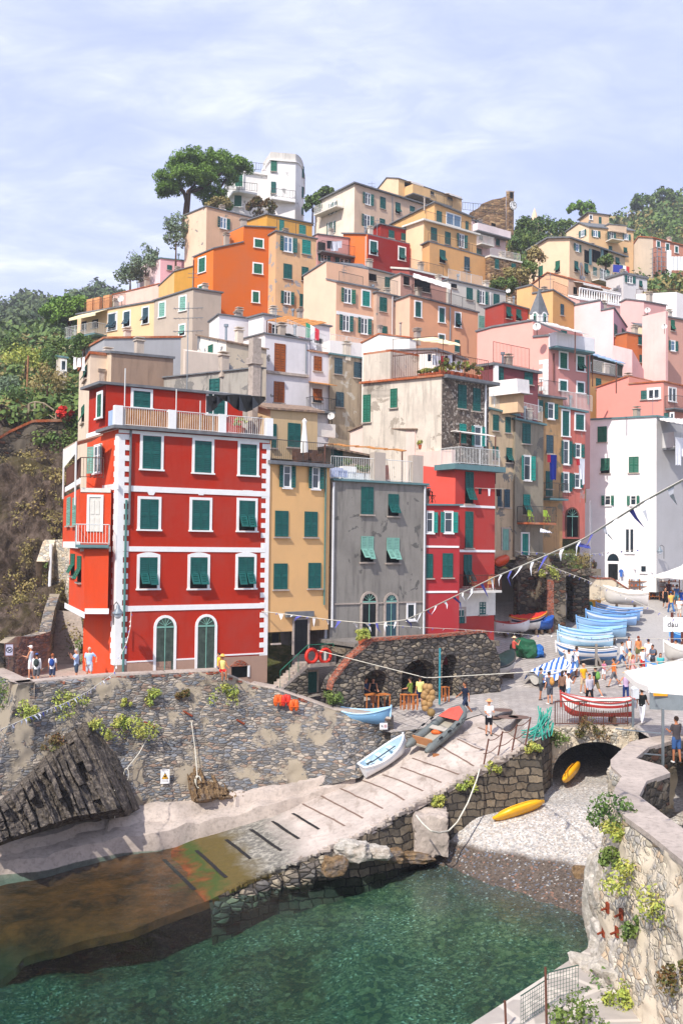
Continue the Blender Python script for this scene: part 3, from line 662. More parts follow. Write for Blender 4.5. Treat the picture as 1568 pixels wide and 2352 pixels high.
# ---------------- left lower rows
h=HS('rowgrey','plain greige row house with pale green shutters at the left of the orange house',3,(438,1188,97),(133,1283),3.,1640,'b8a898',aL=38,roof='slate',oh=.15,th=.14,wallL='bfae9e',dirt=.2)
h.win((195,1352,44,112,'cl+'),(357,1304,46,110,'cl+'),(352,1512,40,80,'kl+'))
rg=h
h=HS('rowyellow','long yellow corner house with striped awnings and white balcony at the left edge',3,(132,1288,rg.A.y),(-468,1390),3.,1700,'efc898',aL=38,roof='slate',oh=.15,th=.14,wallL='f0c890',dirt=.12)
h.win((1118,590,80,165,'ku+'),k=17,f='L'); h.win((258,738,15,34,'ku+'),(292,733,14,34,'ku+'),(335,725,13,36,'ku+'),k=0,f='L')
h.win((835,625,50,85,'d'),(945,605,60,80,'d'),(845,880,50,50,'d'),k=17,f='L')
h.balcony(765,1060,775,1.6,1.15,k=17,f='L',railm='railw',slab='bluegrey',sp=.2)
def awning(h,k,u0,v0,u1,v1,out,drop,mat,f='L',nm='awning'):
    a=h.pts(k,u0,v0,f); b=h.pts(k,u1,v1,f); n=h.nL if f=='L' else h.nR; b.z=a.z
    mb=MB(); mb.prism([a,b,b+n*out-UP*drop,a+n*out-UP*drop],UP*.05)
    mb.frame(a+n*out-UP*(drop+.25),b-a,n*.03,UP*.25)
    return mb.build(nm,mat,h.root)
M['awn']=simple('efe0b4',.8,.2,0,.1); M['awnw']=simple('e9e2da',.8,.2,0,.1)
awning(h,17,810,520,1070,505,1.6,.7,M['awn']); awning(h,17,745,810,1020,795,1.6,.6,M['awn'])
h.edgerail(830,505,1235,420,1.2,k=17,f='L',railm='railr')
for u in (835,905,1000):
    a=h.pts(17,u,500,'L'); a.z=h.pB.z+.1; MB().frame(a+h.nL*-.3,-h.dL*1.0,-h.nL*.4,UP*1.8).build('orange_pier',plaster('e09858'),h.root)
HS('pinkpar','pink terrace wall with dish aerial at the far left of the upper row',3,(168,1150,112),(-190,1235),3.,1330,'e8b8a8',aL=38,roof='terra',oh=.1,th=.1,wallL='efc0b0')
h=HS('pale','pale pink house with blue grey roof edge tucked left of the orange house',3,(182,948,118),(20,997),(440,975),1330,'dba8b4',wallL='f0d0d4',aR=24,roof='bluegrey',oh=.12,th=.12,dirt=.12)
h.win((252,1020,38,38,'c'),(410,975,36,34,'cm'))
HS('mustard','small mustard yellow terrace block wedged against the orange house',3,(290,1052,108),(152,1180),(440,1010),1260,'d9a444',wallL='e8b868',aR=8,roof='slate',oh=.1,th=.1)
# ---------------- upper town
h=HS('cream2','large cream hilltop house with open shutters right of the white tower villa',4,(380,150,128),(105,288),(872,302),520,'d9bc9c',wallL='f2e0cc',aR=39.5,aL=52,roof='slate',oh=.35,th=.16,dirt=.3)
h.win((470,255,36,80,'o'),(575,282,38,82,'c'),(680,318,34,78,'k'),(780,325,34,40,'c'),(465,410,40,85,'o'),(572,410,36,36,'c')); h.win((215,325,12,80,'o'),(245,310,14,80,'o'),(203,460,12,80,'o'),(235,450,12,80,'o'),k=4,f='L')
h.balcony(148,305,378,1.3,1.1,k=4,f='L',railm='railw',slab='offwhite'); h.pipe(640,240,430,'metal')
h=HS('yellowtop','topmost pale yellow house with boxed balcony under the ridge line',4,(685,112,146),[(538,190),(605,108)],(1125,258),340,'e2bc7c',wallL='f2d2a4',aR=39,roof='slate',oh=.15,th=.12)
h.win((747,158,40,34,'d'),(790,172,34,34,'d'),(915,212,34,24,'d'),(1043,250,34,18,'d')); h.balcony(728,850,232,1.8,1.3,solid='e2b878',slab='slate'); h.balcony(852,1020,268,1.2,1.3,railm='rail')
awning(h,4,735,128,820,155,1.2,.4,M['awnw'],'R');awning(h,4,1000,215,1085,240,1.2,.3,M['awnw'],'R')
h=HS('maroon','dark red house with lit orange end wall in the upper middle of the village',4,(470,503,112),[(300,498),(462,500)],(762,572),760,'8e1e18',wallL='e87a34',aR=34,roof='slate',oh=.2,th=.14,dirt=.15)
h.win((510,597,46,92,'k+'),(708,638,42,88,'k+'))
up=h.block(4,(560,432,114.5),(462,485),(738,470),560,'9c2a1c',oh=.2); up.win((635,500,38,55,'c'),(718,518,30,50,'c'),k=4)
h.pipe(462,515,720,'pipe_w')
h=HS('pinkbal','rose pink house with flowered balcony left of the lit orange end wall',4,(122,500,113),3.,(340,530),740,'d09c94',aR=31,roof='slate',oh=.1,th=.1)
h.win((165,668,40,50,'o'),(305,690,60,40,'o'),(150,585,50,60,'d')); h.balcony(118,385,628,1.2,1.1,railm='rail')
h=HS('bigyellow','big golden yellow house with two long balconies in the upper centre',4,(862,408,114),(737,452),(1228,508),700,'dfae68',wallL='f2cfa0',aR=38.8,aL=52,roof='offwhite',oh=.35,th=.2,dirt=.12)
h.win((930,500,42,92,'c'),(1027,528,38,88,'c'),(1122,547,34,92,'o')); h.edgerail(870,400,1190,490,1.0,inset=-.2)
lo=h.block(4,(902,555,113),(850,582),(1300,662),1000,'dca45c',roof='slate',oh=.25); lo.win((990,655,40,92,'k'),(1160,705,36,95,'cu'),k=4)
a=lo.pts(4,905,550,'R',-.3);b=lo.pts(4,1280,650,'R',-.3); m_=MB(); rail(m_,a,b,1.1,.2); m_.build('railing',M['railr'],h.root)
up=h.block(4,(935,282,117),(640,432),(1192,388),470,'deac64',oh=.3); up.win((967,378,36,78,'c'),(1067,402,100,82,'gB'),(1160,440,20,60,'c'),k=4)
h.chimney(865,305,16,60,4,kind=1)
h=HS('mint','pale greenish white house with mixed shutters below the golden yellow house',4,(1030,818,104),3.,(1432,908),1200,'cfccc2',aR=35,roof='slate',oh=.15,th=.14,dirt=.2)
h.win((1178,916,42,84,'c'),(1265,940,36,90,'o'),(1365,962,40,90,'c'),(1262,1112,36,88,'cl'),(1362,1118,36,60,'cl')); h.edgerail(1035,812,1270,865,1.1,railm='railw'); h.pipe(1322,905,1180,'pipe_w')
h.win((1070,860,40,30,'d'))
HS('terr2','long white terrace parapet with red wall beneath it in the upper centre',4,(760,748,106),(640,740),(1020,808),870,'a8443c',aR=35,roof='offwhite',oh=.15,th=.2).edgerail(765,738,1000,792,1.1)
h=HS('palepink','pale pink house with planted balconies just below the castle clock',4,(1195,402,126),3.,(1430,492),720,'dcbcb8',aR=36,roof='slate',oh=.15,th=.14,wallL='ecd4cc')
h.win((1230,412,24,30,'d'),(1345,435,30,24,'d'),(1375,558,26,44,'c'),(1258,525,26,34,'d'),(1245,620,34,40,'c')); h.balcony(1200,1430,480,1.0,.9,solid='ecdcdc'); h.balcony(1218,1305,572,1.2,1.0,railm='railw',slab='offwhite')
h=HS('stoneterr','low stone house with white planted terrace and pergola under the castle',5,(20,655,118),3.,(268,708),800,'9c9080',aR=30,roof='offwhite',oh=.1,th=.2,mats=[M['stonetower'],M['stonetower']])
h.win((72,715,32,80,'c'),(205,735,34,50,'c')); h.edgerail(25,650,262,700,1.0,railm='railw')
h=HS('redsmall','small brick red house with two tilted dark shutters by the chapel bell cote',5,(128,1028,101),3.,(320,1080),1260,'a84034',aR=34,roof='slate',oh=.15,th=.12,dirt=.15)
h.win((166,1106,38,94,'k'),(246,1125,38,92,'k'))
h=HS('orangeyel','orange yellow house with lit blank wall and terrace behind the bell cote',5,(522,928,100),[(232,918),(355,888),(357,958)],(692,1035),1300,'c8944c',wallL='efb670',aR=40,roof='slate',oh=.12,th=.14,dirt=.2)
h.win((595,1082,26,90,'cu')); h.edgerail(528,930,645,975,1.0,railm='railr')
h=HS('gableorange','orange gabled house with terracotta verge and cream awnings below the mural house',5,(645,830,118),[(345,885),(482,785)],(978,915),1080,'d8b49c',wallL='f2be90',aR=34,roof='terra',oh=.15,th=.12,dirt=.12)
h.win((700,930,30,60,'d'),(770,920,40,50,'d'),(850,940,60,50,'d')); awning(h,5,685,855,825,890,1.6,.5,M['awnw'],'R');awning(h,5,830,895,975,925,1.8,.7,M['awnw'],'R')
h=HS('balus','white balustraded terrace wall with thin columns below the cream awnings',5,(735,1000,108),(650,975),(1065,1055),1130,'e6b0a8',aR=36,roof='white',oh=.1,th=.16)
m_=MB(); a=h.pB+UP*.16;b=h.C+UP*.16; m_.tube([a+UP*1.1,b+UP*1.1],.1,6); k_=int((b-a).length/.4)
for i in range(k_+1): q=a.lerp(b,i/k_); m_.lathe(q,[(.06,0),(.1,.25),(.05,.6),(.08,1.05)],6)
m_.build('balustrade',M['white'],h.root)
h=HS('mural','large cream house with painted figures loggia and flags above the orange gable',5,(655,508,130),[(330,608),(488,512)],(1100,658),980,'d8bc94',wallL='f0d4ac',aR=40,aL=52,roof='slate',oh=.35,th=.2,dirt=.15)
h.win((715,585,26,60,'oB'),(1038,692,30,60,'k'),(708,735,30,88,'k'),(788,755,30,88,'k'),(858,775,30,70,'c'),(1030,830,28,80,'k'),(925,800,40,80,'o'),(952,790,26,70,'c')); h.win((560,735,36,92,'km'),(423,772,36,84,'cm'),k=5,f='L')
for u,w_ in ((792,38),(868,64),(945,36)): 
    p,d,n,W,Hh=h.rect(5,u,655,w_,100); MB().frame(p-d*W/2-UP*Hh/2,d*W,UP*Hh,n*.05).build('loggia_opening',M['dark'],h.root)
for u in (818,912): 
    p,d,n,W,Hh=h.rect(5,u,660,16,130); MB().frame(p-d*W/2-UP*Hh/2,d*W,UP*Hh,n*.15).build('loggia_pillar',M['bluegrey'],h.root)
h.balcony(830,960,845,1.2,1.1,railm='railw',slab='offwhite')
mu=simple('a8a4a8',.9,.1,0,.5); mu2=simple('b08a6c',.9,.1,0,.5)
for u,v_ in ((748,770),(995,860)):
    p,d,n,W,Hh=h.rect(5,u,v_,42,140); MB().prism([p+d*(W*a)+UP*(Hh*b) for a,b in ((-.2,-.5),(.45,-.45),(.3,0),(.35,.3),(.1,.5),(-.25,.45),(-.4,.1),(-.25,-.1))],n*.03).build('wall_painting',mu,h.root)
    MB().prism([p+d*(W*a)+UP*(Hh*b) for a,b in ((-.1,-.3),(.2,-.25),(.15,.3),(-.12,.35))],n*.04).build('wall_painting',mu2,h.root)
h=HS('towercream','tall cream house with stepped top storey and cranked balcony behind the mural house',5,(812,415,150),[(630,458),(735,385)],(1168,450),760,'dfb880',wallL='efd2a8',aR=22,roof='slate',oh=.2,th=.16,dirt=.12)
h.win((862,472,34,50,'oB'),(987,492,34,68,'o'),(1108,498,30,46,'oB'),(982,590,28,38,'c'),(1102,605,28,46,'k')); h.balcony(945,1040,530,1.6,1.1,railm='rail',slab='offwhite'); h.win((763,468,28,50,'oB'),k=5,f='L')
up=h.block(5,(808,305,153),(735,365),(972,325),430,'dcb88c',oh=.3); up.win((826,340,24,36,'g'),(900,365,20,56,'c'),k=5)
h.block(5,(975,398,151),2.,(1112,410),450,'e0c4a0',oh=.1)
h=HS('scaff','salmon and grey house wrapped in scaffolding and white sheeting at the right edge',5,(1325,505,150),[(1165,565),(1212,498)],(1600,575),820,'c88468',wallL='d2c0ac',aR=24,roof='terra',oh=.2,th=.14,dirt=.25)
h.win((1367,558,24,48,'c+'),(1440,582,24,58,'c+'),(1512,600,22,50,'c+'),(1440,830,40,80,'o')); 
m_=MB()
for i in range(9):
    for j,(du) in enumerate((1300,1345,1390,1440,1500,1560)):
        pass
for u in (1300,1335,1370): m_.tube([h.pts(5,u,600,'R',1.6),h.pts(5,u,930,'R',1.6)],.05,4); m_.tube([h.pts(5,u,600,'R',.6),h.pts(5,u,930,'R',.6)],.05,4)
for v_ in range(600,930,38): m_.tube([h.pts(5,1300,v_,'R',1.6),h.pts(5,1370,v_+6,'R',1.6)],.05,4); m_.tube([h.pts(5,1300,v_,'R',1.6),h.pts(5,1300,v_,'R',.1)],.04,4)
m_.build('scaffold_frame',M['metal'],h.root)
m_=MB()
for (u0,v0,u1,v1) in ((1368,630,1402,920),(1400,680,1540,790)):
    a=h.pts(5,u0,v0,'R',1.8);b=h.pts(5,u1,v0,'R',1.8);c=h.pts(5,u1,v1,'R',1.8);d_=h.pts(5,u0,v1,'R',1.8)
    N_=10
    for i in range(N_):
        A_=a.lerp(b,i/N_)+h.nR*.15*(i%2);B_=a.lerp(b,(i+1)/N_)+h.nR*.15*((i+1)%2);C_=d_.lerp(c,(i+1)/N_)+h.nR*.2*((i+1)%2);D_=d_.lerp(c,i/N_)+h.nR*.2*(i%2); m_.quad(D_,C_,B_,A_)
m_.build('white_sheeting',M['white'],h.root)
h=HS('whitesmall','small white grey house with dark flat roof under the mural house right corner',5,(1087,798,128),3.,(1278,838),1020,'dad6d8',aR=26,roof='slate',oh=.15,th=.3,dirt=.15)
h.win((1137,840,40,56,'o'),(1225,875,24,55,'k'))
HS('whiteterr','long white terrace parapet of stacked terraces at the far right middle',5,(1512,940,112),(1190,955),(1620,975),1120,'e8e4e4',wallL='f4f0ee',aL=18,aR=30,roof=None,dirt=.1).edgerail(1190,1000,1510,1000,1.2,k=5,f='L',railm='railr')
h=HS('pink1','big pale pink stepped house with vine covered balcony above the dish aerial',5,(1008,1072,99),[(648,1058),(903,1010),(905,1092)],(1112,1225),1480,'d49ca8',wallL='f4ced0',aL=46,aR=62,roof='slate',oh=.12,th=.14,dirt=.1)
h.win((1024,1252,22,100,'c'),(1086,1290,22,100,'c'))
h=HS('pink2','plain rose pink house with satellite dish and parapet at the right',5,(1252,1015,105),[(1062,1025),(1112,1000)],(1430,1048),1300,'d09a94',wallL='edb8b4',aR=26,roof='slate',oh=.12,th=.12,dirt=.12)
HS('pink3','low rose pink wing with angled parapet next to the roof garden',5,(1428,1092,97),(1238,1135),.3,1250,'e0a8a4',wallL='f0c2bc',roof=None,aL=40)
h=HS('rosegrey','dusky rose house with tilted green shutter at the right picture edge',5,(1432,1142,101),2.,(1640,1180),1460,'cb9884',wallL='e0b8a4',aR=28,roof='slate',oh=.15,th=.14,dirt=.15)
h.win((1482,1208,30,88,'km'),(1482,1372,34,80,'oB'))
h=HS('creamyel','pale cream yellow house with two plain green shutters left of the rose one',5,(1305,1238,100),(1165,1195),(1430,1252),1560,'e0c898',wallL='f2dcb4',aR=20,roof='slate',oh=.12,th=.12,dirt=.15)
h.win((1370,1315,36,86,'cm'),(1369,1490,34,60,'cm'))
h=HS('orange2','small burnt orange house with one dark window under the vine balcony',5,(1115,1268,98),3.,(1312,1308),1540,'c06c3c',aR=30,roof='slate',oh=.12,th=.12,dirt=.15)
h.win((1222,1330,32,64,'c'),(1228,1475,26,60,'c'))
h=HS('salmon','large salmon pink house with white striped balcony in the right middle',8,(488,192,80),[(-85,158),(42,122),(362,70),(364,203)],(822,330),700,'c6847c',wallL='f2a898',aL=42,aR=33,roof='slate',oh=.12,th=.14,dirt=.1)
h.win((605,388,56,125,'cm+'),(743,412,56,118,'km+'),(603,590,54,76,'c+'),(742,605,50,76,'c+'))
m_=MB()
for i in range(12):
    z=h.pB.z-2.2-.36*i; 
    if i>10: break
    l=.5 if i%2 else .85; m_.frame(Vector((h.pB.x,h.pB.y,z)),h.dL*l,h.nL*.04,UP*.34)
m_.build('quoins',M['white'],h.root)
up=h.block(8,(372,75,83),(366,72),(760,175),330,'c08078',oh=.5,roof='offwhite'); up.win((478,165,34,80,'oB'),(608,185,46,80,'c'),k=8)
bl=h.balcony(486,795,278,.9,1.1,k=8,f='R',slab='bluegrey',solid='e8e8ec'); h.pipe(525,330,560,'railr'); h.pipe(800,350,740,'pipe_g')
h=HS('maroonterr','low maroon terrace floor with white frames left of the salmon house',8,(47,425,75),(-60,440),(402,492),660,'7e3640',aR=33,roof='slate',oh=.25,th=.2)
h.win((92,495,64,110,'c'),(325,530,66,95,'c'))
MB().frame(h.pB+h.nR*.02-h.dR*.05-UP*3.2,h.dR*.35,h.nR*.2,UP*3.2).build('white_pillar',M['white'],h.root)
h.edgerail(50,400,340,455,1.6,railm='railr',inset=.1); 
h=HS('whitepar','bright white L shaped terrace wall in front of the maroon terrace',8,(263,640,72.6),[(5,600),(6,555),(232,530),(238,640)],1.2,645,'d8d4d4',wallL='f6f2ee',aL=44,aR=32,roof=None,drop=0)
h=HS('ochrelow','low ochre terrace wall under the white L shaped parapet',8,(240,648,73.4),(8,655),.6,800,'cfae84',wallL='e2c498',aL=44,roof=None,drop=0)
h=HS('beigerow','peeling beige house with dark shutters between the pebbled house and grey brown house',8,(10,778,73.8),(-60,790),(232,832),1985,'cdb78f',aR=34,roof='bluegrey',oh=.2,th=.14,patch=.25,patchcol='8a867e',dirt=.45,drop=0)
h.win((62,885,44,128,'c'),(160,902,42,126,'c'),(60,1130,44,110,'k'),(170,1145,46,118,'k')); h.win((775,540,34,160,'cu'),(842,545,50,162,'cu'),k=11); h.door(828,915,56,190,'light',k=11); h.edgerail(15,770,190,805,1.4,railm='railw')
h=HS('greybrown','tall grey brown house with teal shutters and a green chaired balcony',8,(220,862,75),2.,(447,908),1962,'958c7a',aR=34,roof='bluegrey',oh=.2,th=.14,patch=.15,patchcol='807a70',dirt=.5,drop=0)
h.win((308,972,64,162,'c'),(314,1250,52,195,'ot')); h.win((1018,600,60,180,'kt'),k=11); h.door(1003,960,56,195,'teal',k=11,frame='white'); h.balcony(935,1190,760,1.1,1.2,k=11,f='R',railm='rail',slab='terra')
h.edgerail(235,835,440,880,1.2,railm='railw')
h=HS('ochrerow','ochre plaster house with balcony of white pots between grey brown and red houses',8,(265,655,77.5),2.,(602,700),1935,'b8905c',aR=34,roof='slate',oh=.25,th=.16,patch=.2,patchcol='8f8068',dirt=.5,drop=0)
h.win((372,745,60,90,'oB'),(503,792,48,125,'o'),(495,1057,54,145,'cu'),(490,1345,52,140,'c')); h.balcony(1148,1310,545,1.0,1.2,k=11,f='R',slab='bluegrey'); h.edgerail(270,645,590,690,1.3,railm='rail')
h.win((1218,415,58,220,'c'),k=11)
h=HS('rednarrow','faded red narrow house with many open green shutters and washing hung out',8,(580,765,80),2.,(782,805),1815,'c05c50',aR=30,roof='bluegrey',oh=.2,th=.14,patch=.12,patchcol='b8908a',dirt=.35,drop=0)
h.win((622,892,52,200,'c+'),(735,882,64,122,'c+'),(625,1125,42,188,'o'),(722,1110,40,108,'o'),(625,1362,42,150,'o'),(715,1352,40,110,'o')); h.edgerail(590,755,840,795,1.3,railm='railw')
h.door(1425,765,100,250,M['dark'],k=11,arch=True,frame='railr')
up=h.block(8,(682,655,82.5),(598,660),(775,665),780,'c84830',oh=.1)
h=HS('whitebig','tall bright white house with green shutters above the souvenir stall at the right',8,(1352,838,84),(788,868),(1700,900),1960,'b4b4b6',wallL='f6f4f4',aL=30,aR=36,roof='bluegrey',oh=.15,th=.14,dirt=.12,drop=3,sl=.12)  # grey right wall: its shade is put into the plaster colour
h.win((917,978,74,125,'cm'),(942,1230,72,120,'km'),(1170,1222,80,128,'cm'),k=8,f='L'); h.win((755,5,62,105,'om'),(1030,5,62,105,'om'),(990,440,95,260,'g'),(1140,745,66,76,'g'),k=12,f='L')
h.door(812,775,105,170,'black',k=12,f='L',frame='white'); 
p,d,n,W,Hh=h.rect(12,812,618,125,80,'L'); MB().prism([p+d*(-W/2)-UP*Hh/2]+[p-d*(W/2*math.cos(a*math.pi/8))+UP*(-Hh/2+Hh*.98*math.sin(a*math.pi/8)) for a in range(9)]+[p+d*(W/2)-UP*Hh/2],n*.04).build('fanlight',M['glass'],h.root)
a=h.A; 
h.balcony(1400,1600,1090,1.2,1.3,k=8,f='R',solid='c8c8c8')
h=HS('whitelow','white lower wing of the bright white house beside the dark archway',12,(556,10,86.5),(452,60),.2,620,'e8e4e2',wallL='f4f0ee',aL=30,roof=None,drop=1)
h=HS('salmon2','salmon house with white framed window and corner loggia above the white house',8,(1408,558,89),[(872,606),(1130,516),(1132,578)],(1640,610),900,'d8907c',wallL='ec8c7c',aL=32,aR=36,roof='terra',oh=.12,th=.12,dirt=.1)
h.win((1252,662,50,72,'c'),(1332,655,88,76,'g+'),k=8,f='L'); h.win((1478,660,60,110,'g'),k=8,f='R'); h.balcony(1420,1600,770,1.0,1.1,k=8,f='R'); h.win((1432,830,36,46,'c'),(1478,830,28,46,'g'),k=8,f='L')
h=HS('orangeR','weathered orange wall house with green trimmed parapet at the right edge',8,(1620,430,104),[(1256,415),(1415,392),(1417,450)],4.,640,'d89068',wallL='efac88',aL=26,roof='bluegrey',oh=.1,th=.14,patch=.2,patchcol='e8c8b4',dirt=.3)
h=HS('ochre2','ochre house with dark planted veranda under a blue canopy right of the salmon house',8,(805,482,93),2.,(1255,560),700,'c89c58',aR=36,roof='slate',oh=.2,th=.16,dirt=.2)
h.win((886,572,40,86,'c'),(975,590,34,50,'d')); 
up=h.block(8,(842,345,94.5),2.,(1100,440),500,'3c4038',oh=.3,roof='bluegrey'); h.edgerail(842,470,1040,515,1.1,railm='railw')
h=HS('pink4','pink parapet house stepping down right of the blue canopy',8,(1158,300,96),[(1000,318),(1002,262)],(1250,460),560,'d8a0a0',wallL='f2c4c4',aR=45,roof=None)
from mathutils import noise as mn
from mathutils.bvhtree import BVHTree
def npmesh(name,V,Fc,mats,parent=None,smooth=False,mi=None,**kw):
    me=bpy.data.meshes.new(name); V=np.asarray(V,dtype=np.float32); Fc=np.asarray(Fc,dtype=np.int32)
    k=Fc.shape[1]; me.vertices.add(len(V)); me.vertices.foreach_set('co',V.ravel()); me.loops.add(Fc.size); me.loops.foreach_set('vertex_index',Fc.ravel())
    me.polygons.add(len(Fc)); me.polygons.foreach_set('loop_start',np.arange(0,Fc.size,k,dtype=np.int32)); me.polygons.foreach_set('loop_total',np.full(len(Fc),k,dtype=np.int32))
    if not isinstance(mats,(list,tuple)): mats=[mats]
    for m in mats: me.materials.append(m)
    if mi is not None: me.polygons.foreach_set('material_index',np.asarray(mi,dtype=np.int32))
    if smooth: me.polygons.foreach_set('use_smooth',np.ones(len(Fc),dtype=bool))
    me.update(); me.validate()
    o=bpy.data.objects.new(name,me); COL.objects.link(o)
    if parent is not None: o.parent=parent
    return tag(o,**kw)
def gridsurf(rows,nu,nv,amp=0,fr=.5,seed=0):
    # rows: list of lists of Vector (same length); returns dense grid by bilinear interpolation plus noise offset
    Rn=len(rows); Cn=len(rows[0]); out=[]
    for j in range(nv+1):
        t=j/nv*(Rn-1); a=min(int(t),Rn-2); ft=t-a
        for i in range(nu+1):
            s_=i/nu*(Cn-1); b=min(int(s_),Cn-2); fs=s_-b
            p=(rows[a][b]*(1-fs)+rows[a][b+1]*fs)*(1-ft)+(rows[a+1][b]*(1-fs)+rows[a+1][b+1]*fs)*ft
            if amp:
                am=amp if not callable(amp) else amp(p)
                q=p*fr+Vector((seed,seed*2,seed*.7)); nv_=mn.fractal(q,.9,2.1,5)
                nx=mn.fractal(q+Vector((31,5,9)),.9,2.1,4)
                p=p+Vector((nx*am*.6,-nv_*am,nv_*am*.7))
            out.append(p)
    fs=[(j*(nu+1)+i,j*(nu+1)+i+1,(j+1)*(nu+1)+i+1,(j+1)*(nu+1)+i) for j in range(nv) for i in range(nu)]
    return out,fs
def resample(pts,n):
    d=[0]; 
    for a,b in zip(pts,pts[1:]): d.append(d[-1]+(b-a).length)
    out=[];j=0
    for i in range(n+1):
        t=d[-1]*i/n
        while j<len(pts)-2 and d[j+1]<t: j+=1
        f_=(t-d[j])/max(1e-6,d[j+1]-d[j]); out.append(pts[j].lerp(pts[j+1],min(1,f_)))
    return out
# ---------- land materials
def seabed_mat():
    n=NT('pebble_seabed'); v=n.coord(); cell=n.vor(v,13); sep=n.n('ShaderNodeSeparateColor'); n.L(cell,sep.inputs[0])
    gz=n.n('ShaderNodeSeparateXYZ'); n.L(n.n('ShaderNodeNewGeometry').outputs['Position'],gz.inputs[0]); z=gz.outputs[2]
    wob=n.math('ADD',z,n.math('MULTIPLY',n.math('SUBTRACT',n.noise(v,.8,4),.5),.35))
    dry=n.ramp(sep.outputs[0],[(0,'b4aea8'),(.3,'9a9692'),(.5,'c2bab0'),(.75,'a69a8e'),(.9,'d4d0ca')],'CONSTANT')
    wet=n.ramp(sep.outputs[1],[(0,'5c5046'),(.35,'4d433b'),(.6,'665a50'),(.86,'6a6f78'),(.93,'8c6a58'),(.97,'a9a6a0')],'CONSTANT')
    big=n.vor(v,5.5); s2=n.n('ShaderNodeSeparateColor'); n.L(big,s2.inputs[0])
    deep=n.mix(n.ramp(n.noise(v,.45,5,.65),[(.38,0.),(.62,1.)]),n.ramp(sep.outputs[0],[(0,'666c50'),(.3,'8a8660'),(.55,'4d5644'),(.8,'a39c78'),(.94,'d2ceb4')],'CONSTANT'),n.ramp(s2.outputs[0],[(0,'4a5240'),(.4,'74724e'),(.7,'3c483c'),(.9,'968e68')],'CONSTANT'))
    t1=n.ramp(wob,[(.72,0.),(.9,1.)]); 
    col=n.mix(t1,wet,dry); mr=n.n('ShaderNodeMapRange'); n.L(wob,mr.inputs[0]); mr.inputs[1].default_value=-.12; mr.inputs[2].default_value=-.5; mr.inputs[3].default_value=0; mr.inputs[4].default_value=1
    col=n.mix(mr.outputs[0],col,deep)
    hh=n.math('ADD',n.vor(v,13,out='Distance'),n.noise(v,3,4))
    return n.fin(col,.85,n.bump(hh,.8,.05),.3)
def ramp_mat():
    n=NT('slipway_concrete'); v=n.coord(); a=n.noise(v,.6,6,.65); b=n.noise(v,4,6,.75)
    gz=n.n('ShaderNodeSeparateXYZ'); n.L(n.n('ShaderNodeNewGeometry').outputs['Position'],gz.inputs[0]); z=gz.outputs[2]
    wob=n.math('ADD',z,n.math('MULTIPLY',n.math('SUBTRACT',n.noise(v,.7,5,.6),.5),.55))
    dry=n.mix(n.ramp(a,[(.35,0.),(.7,1.)]),'cbbdb1','a99c91'); dry=n.mix(n.ramp(b,[(.5,0.),(.7,.6)]),dry,'8d837a'); dry=n.mix(n.ramp(n.noise(n.coord((1,.35,1),rot=(0,0,.5)),1.4,6,.7),[(.55,0.),(.68,.6)]),dry,'7c6a5c')
    wet=n.mix(n.ramp(b,[(.45,0.),(.62,1.)]),'6b675f','a8a294')
    alg=n.mix(n.ramp(n.noise(v,.9,8,.75),[(.36,0.),(.62,1.)]),'8a4a22','44240f'); grn=n.mix(b,'45541f','364418')
    def mr(lo,hi):
        m=n.n('ShaderNodeMapRange'); n.L(wob,m.inputs[0]); m.inputs[1].default_value=lo; m.inputs[2].default_value=hi; return m.outputs[0]
    col=n.mix(mr(.75,1.15),wet,dry); olive=n.mix(b,'6d5a2c','4b431f')
    col=n.mix(mr(.35,.6),n.mix(mr(.12,.2),n.mix(mr(-.02,.1),alg,grn),olive),col)
    deep=n.mix(b,'5a4a2a','3c3c26'); col=n.mix(mr(-1.5,-.9),deep,col)
    return n.fin(col,.88,n.bump(n.math('ADD',a,b),.7,.05),.3)
def paving():
    n=NT('plaza_paving'); v=n.coord(rot=(0,0,R(-35))); br=n.n('ShaderNodeTexBrick'); n.L(v,br.inputs['Vector']); br.inputs['Scale'].default_value=1.25; br.inputs['Mortar Size'].default_value=.018; br.inputs['Brick Width'].default_value=.8; br.inputs['Row Height'].default_value=.42; br.offset=.5
    br.inputs['Color1'].default_value=(*lin('bdb4ac'),1); br.inputs['Color2'].default_value=(*lin('a8a099'),1); br.inputs['Mortar'].default_value=(*lin('5f5954'),1); br.inputs['Bias'].default_value=-.2
    a=n.noise(n.coord(),.35,5,.6); b=n.noise(n.coord(),6,4,.7)
    gz=n.n('ShaderNodeSeparateXYZ'); n.L(n.n('ShaderNodeNewGeometry').outputs['Position'],gz.inputs[0])
    m=n.n('ShaderNodeMapRange'); n.L(gz.outputs[0],m.inputs[0]); m.inputs[1].default_value=17.5; m.inputs[2].default_value=18.3
    col=n.mix(n.ramp(a,[(.4,0.),(.7,.75)]),br.outputs[0],'8c847d'); col=n.mix(m.outputs[0],col,n.mix(a,'a09b97','b5b0aa')); col=n.mix(n.ramp(b,[(.45,0.),(.75,.4)]),col,'77706b')
    return n.fin(col,.92,n.bump(br.outputs[1],.4,-.02),.2)
def hillmat(name,c1,c2,c3,sc1=.12):
    n=NT(name); v=n.coord(); a=n.noise(v,sc1,5,.65); b=n.noise(v,sc1*6,5,.7)
    return n.fin(n.mix(n.ramp(b,[(.42,0.),(.6,1.)]),n.mix(n.ramp(a,[(.4,0.),(.6,1.)]),c1,c2),c3),.95,n.bump(b,1.,.4),.1)
